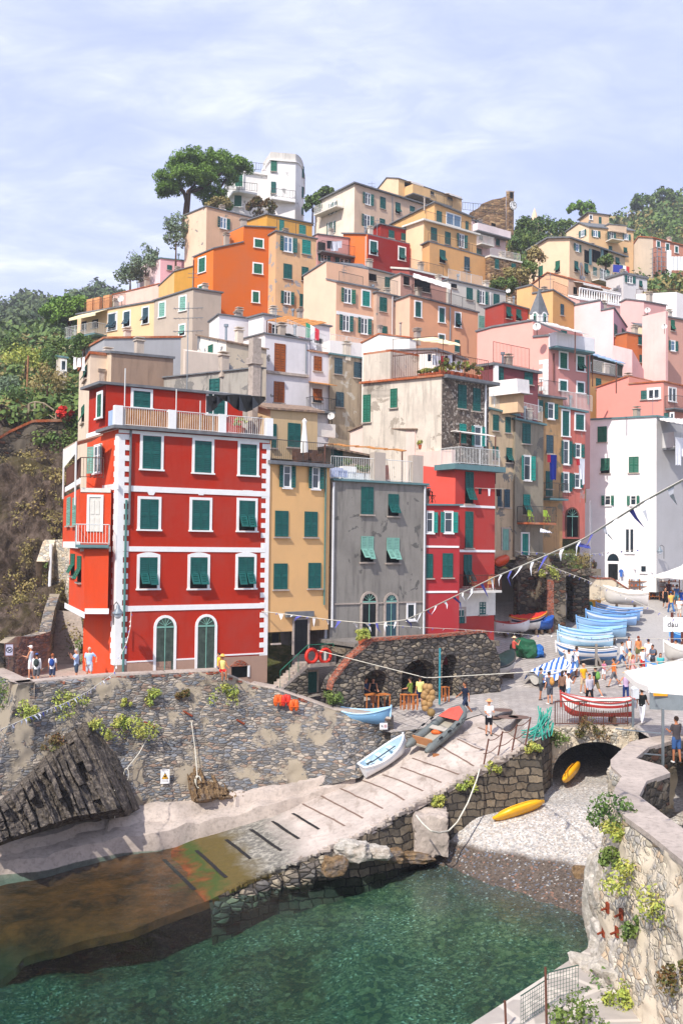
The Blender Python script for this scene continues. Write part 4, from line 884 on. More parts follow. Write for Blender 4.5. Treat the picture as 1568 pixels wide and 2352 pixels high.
def cliffmat():
    n=NT('cliff_rock'); v=n.coord((1,1,.6),rot=(0,.5,.2)); a=n.noise(v,.35,8,.7,.6); b=n.noise(v,1.6,8,.75,.3)
    col=n.ramp(b,[(.28,'241e1a'),(.45,'4f4339'),(.58,'75655a'),(.75,'9a8674')]); col=n.mix(n.ramp(a,[(.48,0.),(.62,.7)]),col,'5a5233')
    return n.fin(col,.95,n.bump(n.math('ADD',a,b),1.,.5),.1)
def strata(name,c,rx):
    n=NT(name); v=n.coord(obj=True); a=n.noise(v,1.1,6,.7); b=n.noise(n.coord((1,1,1),obj=False),5,6,.75)
    col=n.ramp(b,[(.3,c[0]),(.5,c[1]),(.68,c[2])]); col=n.mix(n.ramp(a,[(.5,0.),(.7,.7)]),col,c[3])
    return n.fin(col,.93,n.bump(b,1.,.08),.2)
def blocks():
    n=NT('squared_quay_blocks'); g=n.n('ShaderNodeNewGeometry').outputs['Position']; sp=n.n('ShaderNodeSeparateXYZ'); n.L(g,sp.inputs[0]); u=n.math('ADD',n.math('MULTIPLY',sp.outputs[0],.75),n.math('MULTIPLY',sp.outputs[1],.66))
    cb_=n.n('ShaderNodeCombineXYZ'); v=n.coord(); w1_=n.math('MULTIPLY',n.math('SUBTRACT',n.noise(v,.9,3),.5),.5); w2_=n.math('MULTIPLY',n.math('SUBTRACT',n.noise(n.coord((1.3,1,1)),1.3,3),.5),.4)
    n.L(n.math('ADD',u,w1_),cb_.inputs[0]); n.L(n.math('ADD',sp.outputs[2],w2_),cb_.inputs[1]); br=n.n('ShaderNodeTexBrick'); n.L(cb_.outputs[0],br.inputs['Vector'])
    br.inputs['Scale'].default_value=1; br.inputs['Brick Width'].default_value=.62; br.inputs['Row Height'].default_value=.34; br.inputs['Mortar Size'].default_value=.03; br.inputs['Mortar Smooth'].default_value=.4; br.inputs['Bias'].default_value=0; br.offset=.4; br.squash=.7; br.squash_frequency=3
    br.inputs['Color1'].default_value=(*lin('8a7c68'),1); br.inputs['Color2'].default_value=(*lin('4c463f'),1); br.inputs['Mortar'].default_value=(*lin('2e2a26'),1)
    b=n.noise(v,6,5,.7); col=n.mix(n.ramp(b,[(.4,0.),(.7,.6)]),br.outputs[0],'3d3a36'); h_=n.math('SUBTRACT',n.math('MULTIPLY',b,.5),br.outputs[1])
    return n.fin(col,.92,n.bump(h_,1.,.08),.25)
M['seabed']=seabed_mat(); M['ramp']=ramp_mat(); M['paving']=paving(); M['cliff']=cliffmat()
M['hill']=hillmat('scrub_hill','46502c','5a5030','2c3a20'); M['earth']=hillmat('dry_earth','6e6142','5a5a34','444a28',.3)
M['strata']=strata('layered_rock',('1f1c1a','544c44','8f8375','3a3633'),0); M['stratab']=strata('brown_layered_rock',('4a3a2a','7c6448','9c8260','6c7078'),0)
M['stoneblock']=blocks()
M['stratad']=strata('dark_layered_rock',('1c1a19','3c3732','5a5148','2a2726'),0); M['stratag']=strata('grey_layered_rock',('4a4744','7c756c','a89c8c','8a6a4c'),0)
M['limestone']=strata('pale_rock',('8d867c','b8b0a4','d8d0c4','a08c78'),0)
# ---------- seabed + beach
def beach_z(x,y):
    d=(x-4.4)*.78+(y-44.)*.63
    if d>0: z=2.45*(1-math.exp(-d/np.interp(45.2-y,[-1,0,1.6,4],[2.6,2.,2.8,6.5])))
    else: z=max(.15*d,-1.6+.03*d)
    z=max(z,-3.8)
    if x>12 and y<40: z=max(z,-.2)
    return z
V=[];nx,ny=220,150
for j in range(ny+1):
    for i in range(nx+1):
        x=-60+ (i/nx)*80; y=12+(j/ny)*66; z=beach_z(x,y); q=Vector((x,y,0))
        z+=.10*mn.fractal(q*.9,1,2,4)+(.22*mn.fractal(q*.35,1,2,4) if z<-.3 else 0)
        V.append((x,y,z))
Fc=[(j*(nx+1)+i,j*(nx+1)+i+1,(j+1)*(nx+1)+i+1,(j+1)*(nx+1)+i) for j in range(ny) for i in range(nx)]
npmesh('beach',V,Fc,M['seabed'],smooth=True,kind='structure'); BB=BVHTree.FromPolygons(V,Fc)
# ---------- water
def water():
    n=NT('sea_water'); t=n.t; t.nodes.remove(n.b); out=t.nodes['Material Output']
    v=n.coord((1,1,1)); h=n.math('ADD',n.math('MULTIPLY',n.noise(v,1.3,4,.55,.6),1.),n.math('MULTIPLY',n.noise(v,5,3,.6),.22)); bp=n.bump(h,.32,.12)
    fr=n.n('ShaderNodeFresnel'); fr.inputs[0].default_value=1.24; n.L(bp,fr.inputs['Normal'])
    tr=n.n('ShaderNodeBsdfTransparent'); tr.inputs[0].default_value=(.72,.90,.88,1); gl=n.n('ShaderNodeBsdfGlossy'); gl.inputs['Roughness'].default_value=.06; n.L(bp,gl.inputs['Normal'])
    mx=n.n('ShaderNodeMixShader'); n.L(fr.outputs[0],mx.inputs[0]); n.L(tr.outputs[0],mx.inputs[1]); n.L(gl.outputs[0],mx.inputs[2]); n.L(mx.outputs[0],out.inputs['Surface'])
    va=n.n('ShaderNodeVolumeAbsorption'); va.inputs['Color'].default_value=(.16,.58,.60,1); va.inputs['Density'].default_value=.34
    vs=n.n('ShaderNodeVolumeScatter'); vs.inputs['Color'].default_value=(.06,.5,.5,1); vs.inputs['Density'].default_value=.07
    ads=n.n('ShaderNodeAddShader'); n.L(va.outputs[0],ads.inputs[0]); n.L(vs.outputs[0],ads.inputs[1]); n.L(va.outputs[0],out.inputs['Volume'])
    return n.mat
MB().frame((-300,-60,-9),(322,0,0),(0,170,0),(0,0,9)).build('water',water(),kind='structure')
# sea floor sheet well below
MB().quad((-3000,-3000,-9.3),(3000,-3000,-9.3),(3000,5000,-9.3),(-3000,5000,-9.3)).build('sea_floor',M['hill'],kind='structure')
# ---------- slipway
Lp=[(-60,2010,-.4),(230,1955,-.16),(390,1922,.02),(500,1892,.4),(640,1848,1.1),(815,1793,2.3),(925,1722,3.65),(1021,1672,4.6),(1105,1641,5.0)]
Rp=[(60,2160,-.5),(300,2132,-.3),(480,2068,.02),(614,2001,.55),(713,1964,1.05),(836,1909,1.8),(977,1832,2.7),(1098,1768,3.75),(1206,1711,4.75)]
Lw=[Pz(*q) for q in Lp]; Rw=[Pz(*q) for q in Rp]
Lw=[Lw[0]+(Lw[0]-Lw[1])*.6]+Lw; Rw=[Rw[0]+(Rw[0]-Rw[1])*.3]+Rw
LR=[[a,a.lerp(b,.5),b] for a,b in zip(Lw,Rw)]
V,Fc=gridsurf(LR,24,150); V=[v+Vector((0,0,.03*mn.fractal(v*1.2,1,2,4))) for v in V]
for j_ in range(46):
    for i_ in range(25):
        v=V[j_*25+i_]; e_=max(0,(i_-15)/9)*max(0,(44-j_)/44); w_=mn.fractal(v*.6,1,2,4); V[j_*25+i_]=v+Vector((.5*w_*e_,-.9*w_*e_,-1.6*e_*e_+.12*w_*(1-j_/46)))
# ragged right lip
rampV=V; RB=BVHTree.FromPolygons([tuple(v) for v in V],Fc)
mb=MB(); mb.add(V,Fc); nu=24
side=[V[j*(nu+1)+nu] for j in range(151)]; low=[Vector((p.x+.03,p.y-.03,p.z-.3)) for p in side]
for j in range(150): mb.quad(side[j],low[j],low[j+1],side[j+1])
lend=[V[150*(nu+1)+i] for i in range(nu+1)]
mb.build('slipway',M['ramp'],kind='structure',smooth=50.)
def RH(k,u,v):
    x,y=D(k,u,v); d=ray(x,y); loc,nn,i,dist=RB.ray_cast(CAM,d)
    if loc is None:
        p=P(x,y,48)
        for i in range(12): p=Pz(x,y,RB.find_nearest(p)[0].z)
        loc=p
    return loc
gr=MB()
GL=[(15,925,475,1190,567),(15,860,527,1090,613),(15,755,570,985,662),(15,608,595,878,715),(15,500,640,757,763),(15,395,685,643,818),(15,300,735,540,862),(15,245,790,395,880),(15,130,835,280,935),(15,5,882,180,1002),(20,835,55,925,125),(20,725,95,835,195),(20,605,128,718,240),(15,1060,395,1275,520),(15,1180,365,1330,430),(15,1300,300,1420,350)]
for i,(k,a,b,c,d_) in enumerate(GL):
    p=RH(k,a,b);q=RH(k,c,d_)
    if p is None or q is None: continue
    n_=12; v_=(q-p); wd=Vector((v_.y,-v_.x,0)).normalized()*(.05 if i<7 or i>12 else .09)
    pts=[]
    for j in range(n_+1):
        x=p.lerp(q,j/n_); hh=RB.ray_cast(Vector((x.x,x.y,30)),Vector((0,0,-1)))[0]; pts.append((hh or x)+UP*.006)
    for j in range(n_): gr.prism([pts[j]-wd,pts[j]+wd,pts[j+1]+wd,pts[j+1]-wd],(0,0,.012),0 if (i<7 or i>12) else 1)
gr.build('slipway_sleepers',[simple('8c7466',.9,.1,0,.3),simple('2c2a2a',.8,.2,0,.3)],kind='structure')
# quay wall under the slipway's seaward edge
top=[p+UP*.0 for p in resample([q for q in Rw[3:]],120)]
end1=Pz(1240,1696,5.1); end2=Pz(1262,1688,5.1)
def wallstrip(name,top,bot,mat,label,nv=14,amp=.08,fr=1.2,cat='wall',smooth=40.,**k):
    n=len(top); rows=[[t,b] for t,b in zip(top,bot)]
    V=[];
    for j in range(nv+1):
        for i in range(n):
            p=top[i].lerp(bot[i],j/nv)
            if 0<j: 
                f_=mn.fractal(p*fr,1,2,4)+.5*mn.fractal(p*fr*3.1,1,2,2); p=p+Vector((f_*amp,-f_*amp,0))
            V.append(p)
    Fc=[(j*n+i,(j+1)*n+i,(j+1)*n+i+1,j*n+i+1) for j in range(nv) for i in range(n-1)]
    mb=MB(); mb.add(V,Fc); return mb
top+= [top[-1].lerp(end1,.5),end1]
bot=[Vector((p.x+.35,p.y-.35,min(-1.5,beach_z(p.x,p.y)-1))) for p in top]
mb=wallstrip('w',top,bot,None,None,16,.07)
crk=[end1,Vector((10.3,48.6,5.1)),Vector((10.6,56,5.1)),Vector((11,72,5.1))]; crk=resample(crk,60)
m2=wallstrip('w',crk,[Vector((p.x,p.y,-1)) for p in crk],None,None,16,.07); mb.add(m2.v,m2.f)
mb.build('quay_wall',M['stoneblock'],None,'dark squared stone wall holding up the seaward side of the slipway','wall',smooth=40.)
# ragged concrete lip and rock teeth
tm=MB(); 
for i in range(8,121,1):
    p=top[i]; tm.box(p+Vector((random.uniform(-.08,.03),random.uniform(-.04,.06),-.06)),random.uniform(.2,.7),random.uniform(.12,.25),random.uniform(.08,.16),0,random.uniform(.2,1.2))
tm.build('slipway_edge',M['ramp'],kind='structure')
# ---------- harbour wall
WT=[(42,1573,7.3),(160,1561,7.3),(258,1553,7.35),(380,1547,7.35),(503,1541,7.4),(574,1572,6.65),(632,1583,6.45),(687,1602,6.0),(767,1631,5.35),(856,1643,5.1),(897,1652,4.95)]
WB=[(-48,1965,.6),(60,1945,.7),(189,1912,.8),(334,1866,1.1),(470,1850,1.3),(560,1836,1.5),(632,1825,1.7),(690,1813,1.9),(770,1798,2.3),(816,1786,2.6),(925,1722,3.1)]
wt=resample([Pz(*q) for q in WT],150); wb=resample([Pz(*q) for q in WB],150)
cl=Pz(-75,1515,7.3); clb=Pz(-160,1900,.6)
m1=wallstrip('h',wt,wb,None,None,50,.13,.9)
lt=resample([cl,wt[0]],40); lb=resample([clb,wb[0]],40); m2=wallstrip('h',lt,lb,None,None,50,.1,.9); m1.add(m2.v,m2.f)
hw=empty('harbour_wall',(wb[40].x,wb[40].y,wb[40].z),0,'high grey rubble stone harbour wall below the red house and terrace','wall')
m1.build('wall_face',M['stonewall'],hw,smooth=40.)
cp=MB()
for lst in (lt,wt):
    for i in range(len(lst)-1):
        a,b=lst[i],lst[i+1]; t_=(b-a).normalized(); nn=Vector((-t_.y,t_.x,0)).normalized(); 
        a2=a+nn*.75;b2=b+nn*.75; cp.add([a,b,b2,a2,a+UP*.08+nn*.02,b+UP*.08+nn*.02,b2+UP*.08,a2+UP*.08,a2-UP*.8,b2-UP*.8],[(0,1,5,4),(4,5,6,7),(7,6,9,8)])
cp.build('coping',M['conc'],hw,smooth=30.)
bk=MB()
for i in list(range(16,26))+list(range(30,46))+list(range(52,150)):
    if random.random()<(.35 if i<90 else .12): 
        a=wt[i]; bk.box(a+Vector((0,-.02,-.06-random.random()*.1)),random.uniform(.15,.4),.1,.1,0,R(20))
bk.build('brick_course',M['brick'],hw)
# ---------- terrace behind it
tz=6.85
tp=[Vector((p.x,p.y+.4,tz)) for p in (lt[0],wt[0],wt[40],wt[62])]+[Vector((-4.5,55.5,tz)),Vector((-12,62,tz)),Vector((-30,60,tz))]
tp.insert(4,Vector((wt[70].x,wt[70].y+.6,tz)))
MB().prism(tp,(0,0,-.6)).build('terrace',M['conc'],kind='structure')
# ---------- low ledge walk between wall foot and water
LT=[(-90,1995,.55),(0,1978,.55),(105,1968,.55),(169,1948,.6),(282,1926,.6),(362,1918,.65),(450,1895,.8),(524,1876,1.05),(632,1849,1.45),(700,1830,1.7),(816,1792,2.4)]
le=resample([Pz(*q) for q in LT],110); wi=resample([Pz(*q) for q in WB[:10]],110); wi[0]=wi[0]+Vector((-4,0,0))
V=[];n1=111
for j in range(9):
    for i in range(n1):
        p=le[i].lerp(wi[i]+Vector((0,.3,0)),j/8); zz=.16*mn.fractal(p*.9,1,2,4)+(.42 if j>=4+ (i%37)/26 else .06)
        V.append(p+UP*zz)
Fc=[(j*n1+i,j*n1+i+1,(j+1)*n1+i+1,(j+1)*n1+i) for j in range(8) for i in range(n1-1)]
mb=MB(); mb.add(V,Fc); lo=[Vector((p.x+.1,p.y-.15,p.z-1.6)) for p in V[:n1]]; mid=[(a+b)/2+Vector((0,-.05+.12*mn.noise(a*2),0)) for a,b in zip(V[:n1],lo)]
mb.add(V[:n1]+mid+lo,[(i,n1+i,n1+i+1,i+1) for i in range(n1-1)]+[(n1+i,2*n1+i,2*n1+i+1,n1+i+1) for i in range(n1-1)])
mb.build('ledge',M['conc'],kind='structure',smooth=35.)
# ---------- plaza
Fp=[Pz(640,1640,5.0),Pz(760,1660,4.5),Pz(897,1682,4.25),Pz(1021,1666,4.7),Pz(1060,1654,4.85),Pz(1105,1640,5.02),Pz(1206,1711,4.8),end1,Vector((10.35,48.6,5.1)),Vector((14.3,48.9,5.1)),Vector((14.35,49,5.1)),Vector((14.7,20,4.9)),Vector((60,20,4.9))]
mb=MB(); rows=[]
for p in Fp: 
    ys=[p.y]+[min(62,p.y+(62-p.y)*q_) for q_ in (.25,.5,.75)]+[62]+[62+i*3 for i in range(1,16)]; rows.append([Vector((p.x,y_,(p.z if i==0 else ground_z(p.x,y_)))) for i,y_ in enumerate(ys)])
for a,b in zip(rows,rows[1:]):
    for i in range(len(a)-1): mb.quad(a[i],b[i],b[i+1],a[i+1])
mb.build('plaza',M['paving'],kind='structure')
kw=[Pz(897,1682,4.25),Pz(1021,1666,4.7),Pz(1105,1640,5.0)]; m2=wallstrip('k',resample(kw,30),[p-UP*2.6+Vector((0,-.1,0)) for p in resample(kw,30)],None,None,8,.05)
m2.build('kerb_wall',M['stonewall'],None,'low rubble wall between the plaza and the upper slipway','wall',smooth=40.)
# ---------- arched walls
def archwall(P0,dr,L,topf,ops,z0,th=.8,n=200):
    nrm=Vector((dr.y,-dr.x,0)); mb=MB(); us=[L*i/n for i in range(n+1)]
    def low(u):
        for a,b,zt,sp in ops:
            if a<u<b: 
                m_=(a+b)/2; h_=(b-a)/2; return sp+(zt-sp)*math.sqrt(max(0,1-((u-m_)/h_)**2))
        return z0
    for i in range(n):
        a,b=us[i],us[i+1]; la,lb=low(a+1e-4),low(b-1e-4); ta,tb=topf(a),topf(b)
        pa=P0+dr*a;pb=P0+dr*b
        f=lambda p,z,o=0: Vector((p.x,p.y,z))-nrm*o
        k=14
        for j in range(k):
            mb.quad(f(pa,la+(ta-la)*j/k),f(pb,lb+(tb-lb)*j/k),f(pb,lb+(tb-lb)*(j+1)/k),f(pa,la+(ta-la)*(j+1)/k))
        mb.quad(f(pa,ta),f(pb,tb),f(pb,tb,th),f(pa,ta,th)); mb.quad(f(pa,la,th),f(pb,lb,th),f(pb,lb),f(pa,la)); mb.quad(f(pb,lb,th),f(pa,la,th),f(pa,ta,th),f(pb,tb,th))
    for a,b,zt,sp in ops:
        for u,s_ in ((a,1),(b,-1)):
            p=P0+dr*u; mb.quad(f(p,z0),f(p,sp),f(p,sp,th),f(p,z0,th))
    return mb,nrm
# cafe vaults
c0=P(*D(10,430,1000),52.3); aC=37; drc=plan(aC)
def uC(u,v=900): return (hit(*D(10,u,v),c0,drc)-c0).dot(drc)
def zC(u,v): return hit(*D(10,u,v),c0,drc).z
prof=[(432,880),(445,830),(560,682),(690,575),(900,560),(1100,548),(1390,518),(1450,590),(1492,690)]
pu=[(uC(a,b),zC(a,b)) for a,b in prof]
def topc(u):
    for (a,za),(b,zb_) in zip(pu,pu[1:]):
        if u<=b: return za+(zb_-za)*max(0,(u-a))/(b-a)
    return pu[-1][1]
opc=[(uC(a),uC(b),zC((a+b)/2,vt),zC((a+b)/2,vs)) for a,b,vt,vs in ((632,782,752,830),(866,1096,688,800),(1124,1228,655,740))]
mb,nc=archwall(c0,drc,pu[-1][0],topc,opc,4.3,.9,220)
cafe=empty('cafe_vaults',(c0.x,c0.y,4.9),0,'stone vaulted cafe front with brick coping below the grey house','building')
mb.v=[tuple(Vector(v)+nc*(.09*mn.fractal(Vector(v)*1.3,1,2,4))) for v in mb.v]
mb.build('wall',M['stonecafe'],cafe)
cp=MB()
for i in range(219):
    L_=pu[-1][0]; a=L_*i/220;b=L_*(i+1)/220
    if a>uC(1400): break
    pa=c0+drc*a;pb=c0+drc*b; pa=Vector((pa.x,pa.y,topc(a)));pb=Vector((pb.x,pb.y,topc(b))); cp.prism([pa+nc*.06,pb+nc*.06,pb-nc*.45,pa-nc*.45],(0,0,.16))
cp.build('coping',M['brick'],cafe)
bw=MB(); bw.quad(c0-nc*3.6+drc*3-UP*.5,c0-nc*3.6+drc*14-UP*.5,c0-nc*3.6+drc*14+UP*3,c0-nc*3.6+drc*3+UP*3); bw.frame(c0-nc*3.7+drc*2+UP*2.6,drc*11,nc*3.2,UP*.3)
bw.build('interior_wall',M['stonedark'],cafe)
bf=MB(); a=c0+drc*uC(640)-nc*.9; zt=zC(900,575); 
bf.prism([Vector((a.x,a.y,zt-.25)),Vector((a.x,a.y,zt-.25))+drc*8.5,Vector((a.x,a.y,zt-.25))+drc*8.5-nc*3.5,Vector((a.x,a.y,zt-.25))-nc*3.5],(0,0,.2)); bf.build('upper_terrace_floor',M['concd'],cafe)
# right arches under the beige houses
a0=P(*D(11,725,1500),74.8); dra=plan(12)
def uA(u,k=11): return (hit(*D(k,u,1400 if k==11 else 900),a0,dra)-a0).dot(dra)
def zA(u,v,k=11): return hit(*D(k,u,v),a0,dra).z
opa=[(uA(737),uA(945),zA(830,1150),zA(840,1330)),(uA(302,12),uA(375,12),zA(340,880,12),zA(340,960,12))]
mb,na=archwall(a0,dra,uA(556,12),lambda u: zA(735,1118)+(0.55 if u>uA(930) else 0),opa,5.5,1.0,200)
mb.v=[tuple(Vector(v)+na*(.08*mn.fractal(Vector(v)*1.3,1,2,4))) for v in mb.v]
ar=empty('arched_wall',(a0.x,a0.y,6),0,'old stone wall with a wide arched passage beneath the beige houses','wall'); mb.build('wall',M['stonedark'],ar)
bw=MB(); bw.frame(Vector((a0.x,a0.y,5.5))-na*7,dra*7,-na*.3,UP*6.5); bw.frame(Vector((a0.x,a0.y,11.8))-na*1.0,dra*7,-na*6,UP*.3); bw.build('passage_wall',plaster('8c8478',.4),ar)
pr=MB(); e_=hit(*D(12,98,1300),a0+na*2.2,dra); f_=hit(*D(12,300,1300),a0+na*2.2,dra); zt=hit(*D(12,200,800),a0+na*2.2,dra).z
pr=MB(); NN=14
e0=Vector((e_.x,e_.y,6)); w_=Vector((f_.x-e_.x,f_.y-e_.y,0)); pr.frame(e0,w_,-na*2.3,UP*(zt-6)); pr.build('buttress',M['stonedark'],ar)
MB().frame(e0+UP*(zt-6.0)-w_*.05,w_*1.1,-na*2.4,UP*.15).build('buttress_cap',M['conc'],ar)
MB().frame(e0+na*.03+UP*.6,w_*.35,-na*.3,UP*(zt-7)).build('brick_corner',M['brick'],ar)
MB().frame(P(1285,1300,89.5)-UP*9,(4.2,0,0),(0,.3,0),(0,0,10)).build('passage_end_wall',M['stonedark'],ar)
MB().frame(Vector((f_.x,f_.y,zt))-w_*1.0+Vector((0,0,-.1)),w_*2.9,-na*3,UP*.5).build('passage_lintel',M['stonedark'],ar)
# stair ramp wall with brick coping near the stall
s0=P(*D(12,556,950),83); drs=plan(-8)
pf=[(556,835),(620,855),(800,858),(978,975)]
pq=[((hit(*D(12,a,b),s0,drs)-s0).dot(drs),hit(*D(12,a,b),s0,drs).z) for a,b in pf]
def tps(u):
    for (a,za),(b,zb_) in zip(pq,pq[1:]):
        if u<=b: return za+(zb_-za)*(u-a)/(b-a)
    return pq[-1][1]
mb,ns=archwall(s0,drs,pq[-1][0],tps,[],6.5,.5,60); sw=empty('ramp_wall',(s0.x,s0.y,7.5),0,'low stone parapet wall with orange brick coping left of the souvenir stall','wall'); mb.build('wall',M['stonelight'],sw)
cp=MB()
for i in range(40):
    L_=pq[-1][0]; a=L_*i/40;b=L_*(i+1)/40; pa=s0+drs*a;pb=s0+drs*b; cp.prism([Vector((pa.x,pa.y,tps(a)))+ns*.05,Vector((pb.x,pb.y,tps(b)))+ns*.05,Vector((pb.x,pb.y,tps(b)))-ns*.55,Vector((pa.x,pa.y,tps(a)))-ns*.55],(0,0,.14))
cp.build('coping',M['brick'],sw)
# bridge over the stream
b0=Vector((10.3,48.6,0)); drb=Vector((1,.07,0)).normalized()
mb,nb=archwall(b0,drb,4.3,lambda u:5.12,[(.05,4.25,4.42,2.9)],-1,.6,80)
br=empty('bridge',(10.3,48.6,2.9),0,'small stone arch bridge carrying the plaza over the stream mouth','bridge')
mb.v=[tuple(Vector(v)+nb*(.06*mn.fractal(Vector(v)*1.5,1,2,4))) for v in mb.v]
mb.build('arch',M['stonelight'],br)
tb=MB()
prev=None
for i in range(17):
    a=math.pi*i/16; u=2.15-2.1*math.cos(a); z=2.9+1.5*math.sin(a); p=b0+drb*u; p=Vector((p.x,p.y+.6,z)); q=p+Vector((.8,24,0))
    if prev: tb.quad(prev[0],p,q,prev[1])
    prev=(p,q)
tb.frame((9.6,72,-1),(7,0,0),(0,.3,0),(0,0,7)); tb.quad(Vector((14.5,49,-1)),Vector((15.3,73,-1)),Vector((15.3,73,3)),Vector((14.5,49,3)))
tb.build('vault',M['concd'],br)
# ---------- foreground parapet wall at the right
cz=5.75
OUT=[(1640,2060),(1568,1979),(1490,1915),(1410,1858),(1402,1833),(1412,1808),(1427,1783),(1402,1760),(1401,1745),(1425,1722),(1448,1703),(1500,1692),(1560,1684)]
INN=[(1575,1694),(1540,1702),(1489,1716),(1459,1741),(1490,1750),(1520,1758),(1538,1775),(1484,1794),(1467,1828),(1520,1868),(1568,1903),(1640,1965)]
ow=[Pz(x,y,cz) for x,y in OUT]; iw=[Pz(x,y,cz) for x,y in INN]
fw=empty('parapet_wall',(ow[3].x,ow[3].y,.5),0,'thick pale stone parapet wall zigzagging along the path at the right','wall')
top_=ow+iw; MB().prism([p-UP*.0 for p in top_],(0,0,-.16)).build('coping',M['conc'],fw)
oo=resample(ow[:6],90)+resample(ow[6:],60)[0:]; 
def batter(p,i): return Vector((p.x-.35,p.y-.45,0))
mbo=wallstrip('f',[p-UP*.1 for p in oo],[Vector((p.x-.5,p.y-.1,.2)) for p in oo],None,None,60,.16,.8)
mbo.build('outer_face',M['stonelight'],fw,smooth=40.)
ii=resample(iw,70); mi_=wallstrip('f',[p-UP*.1 for p in ii[::-1]],[Vector((p.x,p.y,4.6)) for p in ii[::-1]],None,None,6,.05); mi_.build('inner_face',M['stonedark'],fw,smooth=40.)  # dark stone inside, pale outside: shade and sun put into the colour
# rock foot under the parapet and the quay
def rock(name,c,sx,sy,sz,mat,label=None,cat=None,seed=0,parent=None,amp=.22,cube=0,group=None,kind=None,sub=3,rz=0,facet=True):
    import bmesh
    bm=bmesh.new(); bmesh.ops.create_icosphere(bm,subdivisions=sub,radius=1)
    for v in bm.verts:
        q=v.co.copy()
        m_=max(abs(q.x),abs(q.y),abs(q.z)); q=q*(.55+.45/m_*.8) if not cube else q/m_*.8*cube+q*.9*(1-cube)
        f_=mn.fractal(v.co*1.3+Vector((seed,seed*.3,0)),1,2,4); q*=1+amp*f_
        x,y_=q.x*sx,q.y*sy; v.co=(x*math.cos(rz)-y_*math.sin(rz),x*math.sin(rz)+y_*math.cos(rz),q.z*sz)
    me=bpy.data.meshes.new(name); bm.to_mesh(me); bm.free(); me.materials.append(mat); o=bpy.data.objects.new(name,me); COL.objects.link(o)
    if not facet: me.polygons.foreach_set('use_smooth',[True]*len(me.polygons))
    if parent: o.parent=parent; o.location=Vector(c)-wloc(parent)
    else: o.location=c
    return tag(o,label,cat,group,kind)
rf=empty('rock_outcrop',Pz(1400,2150,.5),0,'pale jagged rock with rusty bolts below the right hand parapet wall','rock')
for i,(x,y_,z,a,b,c) in enumerate([(1392,2080,1.2,.75,.7,1.9),(1378,2040,2.3,.45,.6,1.0),(1402,2160,.9,.8,.8,1.0),(1425,2190,1.0,.9,.8,.9),(1440,2110,2.2,.8,.7,1.9),(1375,2230,.6,.9,.6,.5),(1430,2255,.7,1.0,.8,.7),(1475,2200,1.4,1.0,.8,1.4)]):
    rock('boulder',Pz(x,y_,z),a,b,c,M['limestone'],seed=i*3.7,parent=rf,amp=.4,sub=4)
def bvh_of(obs):
    V=[];Fc=[]
    for o in obs:
        n=len(V); w=wloc(o); V+=[tuple(v.co+w) for v in o.data.vertices]; Fc+=[tuple(i+n for i in p.vertices) for p in o.data.polygons]
    return BVHTree.FromPolygons(V,Fc)
WB_=bvh_of([o for o in bpy.data.objects if o.type=='MESH' and (o.name.startswith(('outer_face','wall_face','quay_wall','boulder','arch','coping','slipway')))])
def onwall(x,y,off=.1):
    d=ray(x,y).normalized(); h=WB_.ray_cast(CAM,d)[0]; return (h-d*off) if h else None
for x,y_ in ((1394,2085),(1385,2140),(1415,2140),(1425,2100)):
    p=onwall(x,y_,.05) or Pz(x,y_,2.); MB().box(p,.08,.2,.3).tube([p,p+Vector((-.22,-.14,-.02))],.035,6).build('rusty_bolt',simple('8a3f26',.9,.2,0,.3),rf)
q_=[Pz(1380,2158,.75),Pz(1230,2255,.75),Pz(1080,2352,.75),Pz(1010,2420,.75),Pz(1400,2500,.75),Pz(1700,2420,.75),Pz(1560,2200,.75)]
def crazy():
    n=NT('crazy_paving'); v=n.coord(); de=n.vor(v,.9,'DISTANCE_TO_EDGE','Distance'); a=n.noise(v,3,5); 
    return n.fin(n.mix(n.ramp(de,[(.05,0.),(.09,1.)]),'c8beb2',n.mix(a,'9c948c','b8aea4')),.9,n.bump(a,.4,.02),.2)
MB().prism(q_[::-1],(0,0,-2.5)).build('quay',crazy(),kind='structure')
# ---------- strata rocks at the harbour wall
def strata_rock(label,top,bot,N,seed,mat,prot=1.9,nu=260,nv=70):
    g=random.Random(seed); hs=[g.choice((0,.25,.5,.8,1.))*.8+.2*g.random() for _ in range(N+8)]; ph=[g.random() for _ in range(N+8)]; cut=[g.uniform(2,5) for _ in range(N+8)]; wd_=[0]
    for _ in range(N+8): wd_.append(wd_[-1]+g.uniform(.35,1.7))
    T=resample([Vector((*D(14,*q),0)) for q in top],nu); B=resample([Vector((*D(14,*q),0)) for q in bot],nu); V=[]
    for j in range(nv+1):
        b=j/nv
        for i_ in range(nu+1):
            a=i_/nu; p=T[i_].lerp(B[i_],b); q=mn.fractal(Vector((a*6,b*3,seed)),1,2,3); t=(a*.985+.012*q)*wd_[N]; k=0
            while k<N and wd_[k+1]<t: k+=1
            sg=int(b*cut[k]+ph[k]*3); h=hs[(k*7+sg*3)%(N+8)]*.55+hs[k]*.45
            ed=min(1,a*9,(1-a)*9)*min(1,b*7+.15,(1-b)*9+.25); Y=48-4.5*(p.y-1560)/340+(p.x-130)*.012
            off=-.15-prot*ed*(.25+.75*h)-.18*mn.fractal(Vector((a*22,b*7,seed+5)),1,2,3)*ed
            V.append(P(p.x,p.y,Y+.35+off-.9*ed*b))
    Fc=[(j*(nu+1)+i_,(j+1)*(nu+1)+i_,(j+1)*(nu+1)+i_+1,j*(nu+1)+i_+1) for j in range(nv) for i_ in range(nu)]
    r_=V[nu//2]; mb=MB(); mb.add([v-r_ for v in V],Fc); o=mb.build('rock_strata',mat,None,label,'rock'); o.location=r_; return o
